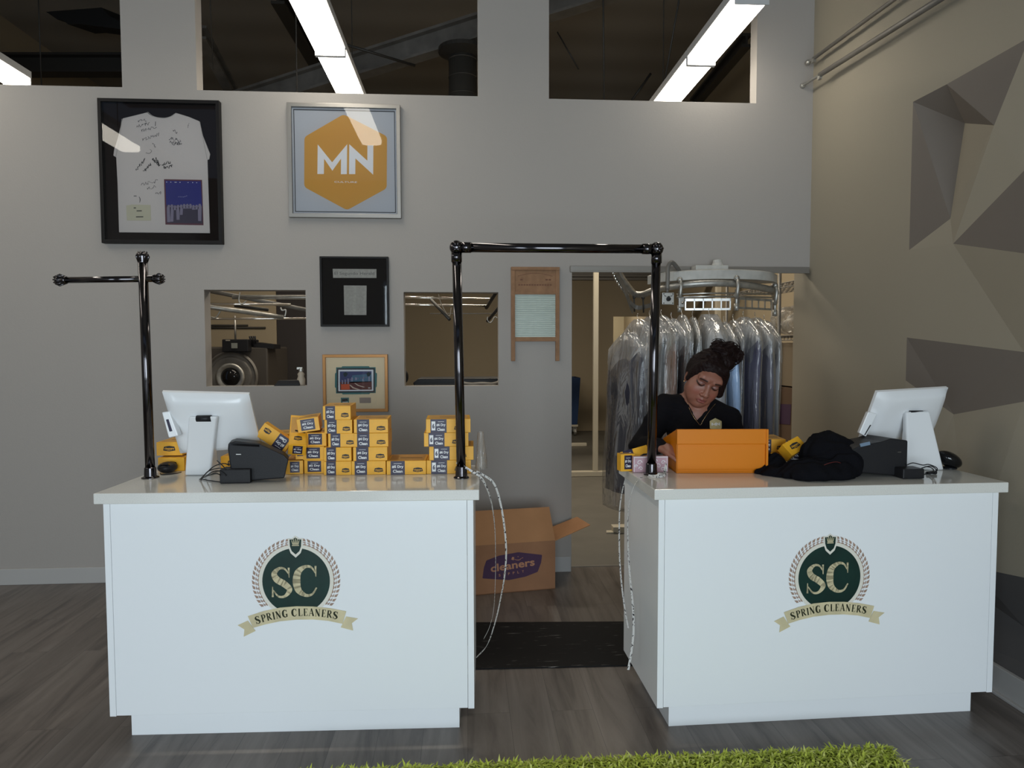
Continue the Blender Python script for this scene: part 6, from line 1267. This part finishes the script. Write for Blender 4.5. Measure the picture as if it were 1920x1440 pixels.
mb = MB(); a, b = bxp(300, 992), bxp(935, 850); Tt = T @ Matrix.Translation(((a[0]+b[0])/2, (a[1]+b[1])/2+.003, 0)) @ Matrix.Rotation(R(4.5), 4, 'Z'); put_text(mb, 'cleaners', 0, 0, b[0]-a[0], .050, Tt, .001, .025)
a, b = bxp(395, 1055), bxp(800, 1005); Tt = T @ Matrix.Translation(((a[0]+b[0])/2, (a[1]+b[1])/2, 0)) @ Matrix.Rotation(R(5), 4, 'Z')
for i, ch in enumerate('SUPPLY'): put_text(mb, ch, -(b[0]-a[0])/2+(b[0]-a[0])*(i+.5)/6, 0, .012, .016, Tt, .001, .02)
stroke(mb, [bxp(640, 830), bxp(680, 845), bxp(720, 842), (bxp(745, 820))], [.002, .004, .002], T, .0008); c_ = bxp(618, 820); mb.prism([(c_[0]-.010, c_[1]-.006), (c_[0]+.006, c_[1]-.012), (c_[0]+.010, c_[1]+.008), (c_[0]-.004, c_[1]+.010)], .0004, T, .0008)
for q_ in ((695, 798), (760, 818)): c_ = bxp(*q_); mb.prism([(c_[0]+.003*math.cos(a_), c_[1]+.003*math.sin(a_)) for a_ in [k_*math.pi/4 for k_ in range(8)]], .0004, T, .0008)
mb.build('lettering', M['card_ink'], lg)
# black marbled mat in the gap
mb = MB(); mb.prism([(-.25, 3.305), (1.3, 3.27), (1.3, 3.80), (-.25, 3.89)], .006, None, .0005); tag(mb.build('floor_mat', M['blackmat'], bevel=.002), 'black marbled rubber mat on the floor between the counters', 'mat')
# shaggy green rug
rg = thing('shag_rug', 'bright lime green shaggy rug at the bottom edge of the view', 'rug', (.6, 1.9, 0)); rx0, rx1, ry0, ry1 = -.62, 1.60, 1.35, 2.47
mb = MB(); mb.box((rx0-.6, ry0-1.9, .0005), (rx1-.6, ry1-1.9, .008)); mb.build('backing', mat('rug_backing', (.06, .08, .01), .9), rg)
mb = MB(); rn = random.Random(5); vs = []; fs = []
ms = [mat('lime_pile', (.46, .52, .07), .85), mat('lime_pile_dark', (.33, .39, .04), .85), mat('lime_pile_light', (.60, .63, .17), .85)]
mb.use(ms[0]); mb.use(ms[1]); mb.use(ms[2])
for k in range(26000):
    x = rn.uniform(rx0, rx1); y = ry1-(ry1-ry0)*rn.random()**1.9; a = rn.uniform(0, 6.28); l = rn.uniform(.03, .058); lx, ly = math.cos(a)*l*.7, math.sin(a)*l*.7; h_ = .008+l*rn.uniform(.45, .85); w_ = .0040
    px_, py_ = -math.sin(a)*w_, math.cos(a)*w_; X_, Y_ = x-.6, y-1.9; mb.cur = rn.choice((0, 0, 0, 1, 2)); n = len(mb.v)
    mb.v += [(X_-px_, Y_-py_, .006), (X_+px_, Y_+py_, .006), (X_+lx*.45+px_, Y_+ly*.45+py_, h_*.8), (X_+lx*.45-px_, Y_+ly*.45-py_, h_*.8), (X_+lx, Y_+ly, h_*rn.uniform(.6, 1.05))]
    mb.f += [(n, n+1, n+2, n+3), (n+3, n+2, n+4)]; mb.m += [mb.cur]*2
o = mb.build('pile', None, rg); o['kind'] = 'stuff'
# ================================================================ the woman behind the right counter
def skin_mat():
    m = bpy.data.materials.new('warm_skin'); m.use_nodes = True; nt = m.node_tree; b = nt.nodes['Principled BSDF']
    a = nt.nodes.new('ShaderNodeVertexColor'); a.layer_name = 'complexion'; nt.links.new(a.outputs[0], b.inputs['Base Color'])
    b.inputs['Roughness'].default_value = .48; b.inputs['Subsurface Weight'].default_value = .08; b.inputs['Subsurface Radius'].default_value = (.02, .008, .004); b.inputs['Subsurface Scale'].default_value = .3
    return m
M['skin'] = skin_mat()
def Q(x, y, Yc): return np.array(PY(x, y, Yc))
wo = thing('person', 'woman with a dark hair bun and black V-neck top looking down behind the counter', 'person', (float(Q(1318, 850, 3.62)[0]), 3.62, 0))
# head frame: local x to the image right, y towards the viewer, z up
roll, pitch, yawh = R(19), R(24), R(4)
Mh = Matrix(((1, 0, 0), (0, -1, 0), (0, 0, 1)))  # local y -> world -Y
Mh = Matrix.Rotation(roll, 3, 'Y') @ Matrix.Rotation(yawh, 3, 'Z') @ Matrix.Rotation(pitch, 3, 'X') @ Mh
eye_mid = Vector(Q(1329, 724, 3.285)); HS = 1.13
HC_ = eye_mid - Mh @ Vector((0, .082, 0))*HS
def hd(x, y, z): return np.array(HC_ + Mh @ Vector((x, y, z))*HS)
M3 = [[Mh[i][j] for j in range(3)] for i in range(3)]
def he(S, c, r, k=.012, op='u'): S.ell(hd(*c), np.array(r)*HS, M3, k, op)
def hc(S, a, b, ra, rb=None, k=.010, op='u'): S.cap(hd(*a), hd(*b), ra*HS, None if rb is None else rb*HS, k, op)
def axis(segs):
    out = []; 
    for a, b, h in segs: out += list(np.arange(a, b-1e-9, h))
    out.append(segs[-1][1]); return np.array(out)
hx, hz = HC_.x, HC_.z
xs_ = axis([(.60, .90, .0055), (.90, hx-.12, .006), (hx-.12, hx+.12, .0032), (hx+.12, 1.52, .009)])
ys_ = axis([(2.98, 3.14, .0055), (3.14, 3.42, .0032), (3.42, 3.85, .008)])
zs_ = axis([(0.0, .9, .02), (.9, .985, .012), (.985, 1.10, .0045), (1.10, hz-.16, .0055), (hz-.16, hz+.16, .0032), (hz+.16, hz+.2, .01)])
S = SDF(xs_, ys_, zs_, .12)
# torso, legs (wide radii where clothing covers)
LSh, RSh = Q(1245, 766, 3.47), Q(1366, 786, 3.46); nb = Q(1311, 762, 3.45); 
S.cap(LSh, RSh, .050, k=.05); S.ell(Q(1306, 800, 3.49), (.150, .098, .13), k=.05); S.ell(Q(1306, 850, 3.53), (.14, .10, .16), k=.06)
S.ell(Q(1284, 812, 3.40), (.066, .062, .066), k=.05); S.ell(Q(1334, 816, 3.40), (.066, .062, .066), k=.05)
hip = Q(1312, 850, 3.62); hip[2] = .86; S.ell(hip, (.175, .13, .16), k=.08)
for s_ in (-1, 1):
    h0 = hip+np.array([s_*.09, 0, -.04]); kn = np.array([hip[0]+s_*.10, 3.60, .46]); an = np.array([hip[0]+s_*.11, 3.63, .09])
    S.cap(h0, kn, .085, .06, k=.05); S.cap(kn, an, .058, .038, k=.03); S.cap(an+np.array([0, .02, -.045]), an+np.array([0, -.15, -.055]), .035, .028, k=.03)
# trapezius and neck
S.cap(LSh+np.array([.03, .02, .015]), nb+np.array([-.01, .03, .03]), .040, .050, k=.05); S.cap(RSh+np.array([-.03, .02, .015]), nb+np.array([.02, .03, .03]), .040, .050, k=.05)
nt_ = hd(0, -.035, -.075); S.cap(nb+np.array([0, .01, -.02]), nt_, .056, .052, k=.03); S.ell(Q(1310, 778, 3.41), (.075, .04, .06), k=.04)
# arms
LE, LW = Q(1204, 838, 3.40), Q(1236, 836, 3.14); RE, RW = Q(1386, 850, 3.44), Q(1372, 862, 3.30)
LE[2] = max(LE[2], 1.06); RE[2] = 1.06; RW[2] = 1.06
S.cap(LSh, LE, .052, .042, k=.03); S.cap(LE, LW, .040, .027, k=.025); S.cap(RSh, RE, .050, .040, k=.03); S.cap(RE, RW, .038, .026, k=.02)
# hands: palm, four fingers and thumb each
def hand(Wp, d, up, side, L=.155, curl=.55):
    d = d/np.linalg.norm(d); up = up-d*(up@d); up /= np.linalg.norm(up); sd = np.cross(d, up)*side
    pc = Wp+d*.045
    for t in (-.022, -.008, .008, .022): S.cap(Wp+sd*t*.6, pc+d*.025+sd*t*1.15, .017, .014, k=.010)
    for t, l in ((-.030, .060), (-.010, .070), (.010, .066), (.029, .052)):
        b0 = pc+d*.030+sd*t; a1 = b0+d*l*.45-up*.004; ang = curl; dd = d*math.cos(ang)-up*math.sin(ang); a2 = a1+dd*l*.32; dd = d*math.cos(ang*1.9)-up*math.sin(ang*1.9); a3 = a2+dd*l*.26
        S.cap(b0-d*.012, a1, .0105, .0095, k=.0035); S.cap(a1, a2, .0095, .0088, k=.0025); S.cap(a2, a3, .0086, .0074, k=.002)
    th0 = Wp+d*.018-sd*.022; th1 = th0+d*.026-sd*.022-up*.006; th2 = th1+d*.028-sd*.004-up*.006
    S.cap(th0, th1, .014, .011, k=.006); S.cap(th1, th2, .0108, .0085, k=.003)
hand(LW+np.array([.004, -.008, -.002]), np.array([.50, -.72, -.22]), np.array([-.15, -.3, 1.0]), 1, curl=.35)
hand(RW+np.array([-.008, -.012, -.004]), np.array([-.85, -.35, -.10]), np.array([.1, -.2, 1.0]), -1, curl=.4)
# head
he(S, (0, -.012, .026), (.071, .090, .074), k=.02); he(S, (0, .025, -.033), (.068, .062, .078), k=.02)
for s_ in (-1, 1):
    he(S, (s_*.036, .042, -.043), (.033, .035, .036), k=.02); he(S, (s_*.028, .047, -.078), (.027, .029, .025), k=.02); he(S, (s_*.066, -.016, -.02), (.010, .018, .030), k=.006)
he(S, (0, .058, -.098), (.024, .022, .018), k=.02); he(S, (0, .036, -.102), (.038, .034, .018), k=.02)
hc(S, (-.035, .070, .028), (.035, .070, .028), .018, k=.02)
for s_ in (-1, 1):
    he(S, (s_*.033, .085, -.002), (.019, .012, .012), k=.008, op='d'); he(S, (s_*.033, .068, -.003), (.0165, .0150, .0125), k=.004); hc(S, (s_*.016, .084, .018), (s_*.048, .074, .020), .0065, .005, k=.012)
hc(S, (0, .079, .005), (0, .099, -.036), .0080, .0110, k=.010); he(S, (0, .101, -.040), (.0115, .010, .0095), k=.006)
for s_ in (-1, 1): he(S, (s_*.0135, .091, -.043), (.0085, .010, .0078), k=.005)
he(S, (0, .080, -.062), (.021, .012, .012), k=.012)
for s_ in (-1, 1): hc(S, (s_*.001, .0905, -.0655), (s_*.020, .082, -.0715), .0052, .0032, k=.004)
hc(S, (-.011, .0885, -.0765), (.011, .0885, -.0765), .0062, k=.005); hc(S, (-.022, .0905, -.0708), (.022, .0905, -.0708), .0014, k=.004, op='d')
P, F_ = S.mesh(); body = net_obj('body', P, F_, M['skin'], wo)
# complexion: brows, lashes, lids, lips, blush and a small chest tattoo belong to the skin itself
W_ = P; Mi = np.array([[Mh[i][j] for j in range(3)] for i in range(3)]); Lc = ((W_-np.array(HC_)) @ Mi)/HS
base = np.array(srgb(140, 92, 75)); col = np.tile(base, (len(P), 1)); lx, ly, lz = Lc.T; front = ly > .045
def blend(mask, c, a): 
    global col
    a_ = (np.clip(mask, 0, 1)*a)[:, None]; col = col*(1-a_)+np.array(c)*a_
sm = lambda d, w_: np.clip(1-d/w_, 0, 1)
ax = np.abs(lx)
blend(sm(np.hypot((ax-.040)/.03, (lz+.042)/.022), 1)*front, srgb(160, 84, 74), .35)
brow = np.abs(lz-(.0215-.10*np.abs(ax-.036)))/.0050; blend(np.where((ax > .017) & (ax < .052), np.clip(1.3-brow, 0, 1), 0)*front, srgb(26, 14, 13), 1.0)
blend(sm(np.hypot((ax-.033)/.019, (lz-.004)/.013), 1.0)*front*1.4, srgb(98, 74, 76), .5)
lash = np.abs(lz-(-.0095+.5*(ax-.033)**2/.02))/.0048; blend(np.where((ax > .016) & (ax < .053), np.clip(1.4-lash, 0, 1), 0)*front, srgb(16, 10, 10), .95)
blend(np.clip(1.3-np.hypot(lx/.021, (lz+.0715)/.0085), 0, 1)*front*2, srgb(132, 66, 64), .7)
blend(np.clip(1.2-np.hypot(lx/.021, (lz+.0708)/.0016), 0, 1)*front*2, srgb(84, 40, 38), .8)
for s_ in (-1, 1): blend(np.clip(1.3-np.hypot((lx-s_*.009)/.0045, (lz+.0475)/.003), 0, 1)*front, srgb(70, 36, 30), .8)
tp = Q(1297, 774, 3.38); dtt = np.hypot((W_[:, 0]-tp[0]+.5*(W_[:, 2]-tp[2]))/.010, (W_[:, 2]-tp[2])/.014); blend(np.clip(1.1-dtt, 0, 1)*(W_[:, 1] < 3.46), srgb(76, 76, 80), .7)
ca = body.data.color_attributes.new('complexion', 'FLOAT_COLOR', 'POINT'); ca.data.foreach_set('color', np.concatenate([col, np.ones((len(P), 1))], 1).astype(np.float32).ravel())
# hair: scalp, side sweep, neck and the loose bun
xs2 = np.arange(hx-.17, hx+.22, .0045); ys2 = np.arange(3.14, 3.58, .0045); zs2 = np.arange(hz-.16, hz+.30, .0045); S = SDF(xs2, ys2, zs2, .12)
he(S, (0, -.022, .028), (.080, .098, .080), k=.02); he(S, (.012, -.040, -.005), (.077, .075, .080), k=.03)
hc(S, (.060, .030, .050), (.086, .022, -.040), .024, .020, k=.02); hc(S, (.075, .0, .03), (.084, -.02, -.07), .026, .016, k=.02)
hc(S, (-.056, .022, .040), (-.070, .010, -.022), .017, .012, k=.02); hc(S, (-.046, .040, .074), (.046, .040, .074), .018, k=.03)
# carve the face out
he(S, (-.004, .105, -.032), (.067, .073, .100), k=.010, op='d')
for s_ in (-1, 1): hc(S, (s_*.03, .10, .030), (s_*.02, .10, .0), .028, k=.01, op='d')
bc = [(1350, 662, 3.37, .052), (1334, 674, 3.34, .047), (1366, 655, 3.38, .042), (1376, 668, 3.39, .036), (1345, 650, 3.38, .034), (1360, 680, 3.37, .045), (1320, 680, 3.35, .038), (1312, 682, 3.36, .024), (1326, 665, 3.35, .030), (1384, 664, 3.385, .026)]
for x, y, Yc, r in bc: S.ell(Q(x, y, Yc), (r, r, r*.92), k=.02)
X, Y, Z = np.meshgrid(xs2, ys2, zs2, indexing='ij'); dz = np.clip((Z-hz-.07)/.05, 0, 1)
S.D += (dz*.006*np.sin(85*X+26*np.sin(40*Z))*np.sin(70*Z+30*X+20*Y)+.0012*np.sin(260*X+60*Z+20*np.sin(30*Y))).astype(np.float32)
P, F_ = S.mesh(); lab(net_obj('hair', P, F_, M['hair'], wo), 'dark auburn hair gathered in a high loose bun')
mb = MB(); rn = random.Random(2)
for k in range(70):
    c = rn.choice(bc[:6]); p = Vector(Q(c[0]+rn.uniform(-3, 3), c[1]+rn.uniform(-3, 3), c[2])); a = rn.uniform(0, 6.28); r = c[3]*rn.uniform(.92, 1.10); tl_ = rn.uniform(-.9, .9); pts = []
    for j in range(7):
        b_ = a+j*.38; pts.append(p+Vector((math.cos(b_)*r, -math.sin(tl_)*r*.6-.012, math.sin(b_)*r*math.cos(tl_))))
    mb.tube(catmull(pts, 3), [.0008+.0014*math.sin(math.pi*i/18) for i in range(19)], 5)
hr = bpy.data.objects['hair']; mb.build('loose_strands', M['hair'], hr, smooth=True, world=True); bpy.data.objects['loose_strands']['kind'] = 'stuff'
# clothes
xs3 = np.arange(.60, 1.55, .0065); ys3 = np.arange(3.10, 3.80, .0065); zs3 = np.arange(.80, 1.42, .0065); S = SDF(xs3, ys3, zs3, .12)
S.cap(LSh, RSh, .058, k=.05); S.ell(Q(1306, 800, 3.49), (.158, .106, .13), k=.05); S.ell(Q(1306, 850, 3.53), (.152, .112, .17), k=.06)
S.ell(Q(1284, 812, 3.40), (.072, .068, .072), k=.05); S.ell(Q(1334, 816, 3.40), (.072, .068, .072), k=.05); S.ell(hip+np.array([0, 0, .03]), (.182, .138, .16), k=.08)
S.cap(LSh+np.array([.03, .02, .015]), nb+np.array([-.02, .03, .022]), .047, .050, k=.05); S.cap(RSh+np.array([-.03, .02, .015]), nb+np.array([.03, .03, .022]), .047, .050, k=.05)
S.cap(LSh, LE, .064, .060, k=.03); S.cap(LE, LW, .057, .037, k=.025); S.cap(RSh, RE, .058, .050, k=.03); S.cap(RE, RW, .048, .034, k=.02)
S.ell(Q(1310, 778, 3.415), (.088, .048, .072), k=.04)
X, Y, Z = np.meshgrid(xs3, ys3, zs3, indexing='ij')
S.D += (.0035*np.sin(42*X+30*Z+8*np.sin(20*Z))*np.sin(36*Z-18*X)).astype(np.float32)
va, vb, vc = Q(1279, 716, 3.36), Q(1307, 789, 3.36), Q(1352, 740, 3.36)
def hp(p, q): n = np.array([-(q[2]-p[2]), q[0]-p[0]]); n = n/np.linalg.norm(n); return n[0]*(X-p[0])+n[1]*(Z-p[2])
v = np.maximum(-hp(va, vb), -hp(vb, vc)); v = np.maximum(v, Y-3.52)
S.D = np.maximum(S.D, -v.astype(np.float32)).astype(np.float32)
P, F_ = S.mesh(); tp_ = lab(net_obj('sweater', P, F_, M['knit'], wo), 'black long-sleeved V-neck top')
xs4 = np.arange(hip[0]-.25, hip[0]+.25, .012); ys4 = np.arange(3.42, 3.82, .012); zs4 = np.arange(.06, .98, .012); S = SDF(xs4, ys4, zs4, .12); S.ell(hip, (.186, .142, .15), k=.08)
for s_ in (-1, 1):
    h0 = hip+np.array([s_*.09, 0, -.04]); kn = np.array([hip[0]+s_*.10, 3.60, .46]); an = np.array([hip[0]+s_*.11, 3.63, .09]); S.cap(h0, kn, .096, .072, k=.05); S.cap(kn, an, .07, .055, k=.03)
P, F_ = S.mesh(); net_obj('trousers', P, F_, M['trouser'], wo)
for s_ in (-1, 1):
    mb = MB(); a = Vector((hip[0]+s_*.11, 3.63, .0)); mb.rings([[a+Vector((.045*math.cos(t), -.06+(.135 if math.sin(t) < 0 else .10)*math.sin(t), z))*1 for t in [2*math.pi*i/20 for i in range(20)]] for z in (0.001, .02)]+[[a+Vector((.040*math.cos(t), -.06+(.125 if math.sin(t) < 0 else .095)*math.sin(t), z)) for t in [2*math.pi*i/20 for i in range(20)]] for z in (.05, .07)]); mb.build('shoe', M['black_pl'], wo, smooth=True, world=True)
# hexagon badge printed on the chest, necklace
def surf_y(x, z):  # front surface of the knit at x,z
    i = int(np.searchsorted(xs3, x)); k = int(np.searchsorted(zs3, z)); col_ = S3[i, :, k]; j = int(np.argmax(col_ < 0)); return ys3[j]
S3 = None
dep = bpy.context.evaluated_depsgraph_get
bpy.context.view_layer.update()
def hit(x, y, ob):
    o_ = CAMP; r = _ray(x, y).normalized(); mi = ob.matrix_world.inverted(); lo = mi @ o_; ld = (mi.to_3x3() @ r).normalized(); ok, loc, nrm, _ = ob.ray_cast(lo, ld); return (ob.matrix_world @ loc) if ok else None
def onchest(pts, ob, off=.0016):
    out = []
    for x, y in pts: h = hit(x, y, ob); h = Vector(PY(x, y, 3.34)) if h is None else h; out.append(h+Vector((0, -off, 0)))
    return out
def chestpoly(mb, pts2, off, fan=False):
    q = onchest(pts2, tp_, off)
    if fan:
        cx_ = sum(p[0] for p in pts2)/len(pts2); cy_ = sum(p[1] for p in pts2)/len(pts2); n = len(q); md = onchest([((p[0]+cx_)/2, (p[1]+cy_)/2) for p in pts2], tp_, off)+onchest([(cx_, cy_)], tp_, off)
        mb.add(q+md, [(i, (i+1) % n, n+(i+1) % n, n+i) for i in range(n)]+[(n+i, n+(i+1) % n, 2*n) for i in range(n)]); return
    n = len(q); bk = Vector((0, .004, 0)); mb.add(q+[p+bk for p in q], [tuple(range(n)), tuple(range(2*n-1, n-1, -1))]+[(i, n+i, n+(i+1) % n, (i+1) % n) for i in range(n)])
bq = lambda x, y: (1270+x/10.285, 660+y/10.285)
mb = MB(); chestpoly(mb, [bq(*p) for p in [(722, 1272), (845, 1330), (848, 1470), (735, 1525), (618, 1470), (616, 1330)]], .006, True); bg = lab(mb.build('hexagon_badge', M['khaki_patch'], wo, world=True), 'khaki hexagon badge')
mb = MB()
cx, cz = bq(730, 1385); s_ = .34/3.31*.305
for pl_ in (MM, NN): chestpoly(mb, [(cx+(x-952)*.0445, cz+(y-988)*.032) for x, y in pl_], .0085)
mb.build('lettering', M['white_ink'], bg, world=True)
mb = MB(); nk = [(1288, 752), (1293, 768), (1301, 783), (1308, 792), (1312.5, 797), (1317, 790), (1323, 780), (1333, 766), (1341, 757)]
def hit2(x, y):
    c = [h for h in (hit(x, y, tp_), hit(x, y, body)) if h is not None]; return min(c, key=lambda h: h.y) if c else PY(x, y, 3.36)
pts = [hit2(x, y)+Vector((0, -.003, 0)) for x, y in nk]; mb.tube(catmull(pts, 6), .0011, 6); nc = mb.build('necklace', M['gold_metal'], wo, smooth=True, world=True)
c = hit2(1312.5, 801)+Vector((0, -.004, 0)); mb = MB(); T = FT(c.x, c.y, c.z-.004)
for s_ in (-1, 1): stroke(mb, [(0, 0), (s_*.006, .007), (s_*.012, .006), (s_*.010, 0), (s_*.007, -.006), (0, -.001)], [.0022, .0022], T, 0, .0015, 4)
mb.build('pendant', M['gold_metal'], nc)
e_ = hd(-.071, -.010, -.050); mb = MB(); mb.ball(tuple(e_), .0045, 10, 8); mb.build('earring', M['gold_metal'], wo, smooth=True, world=True)
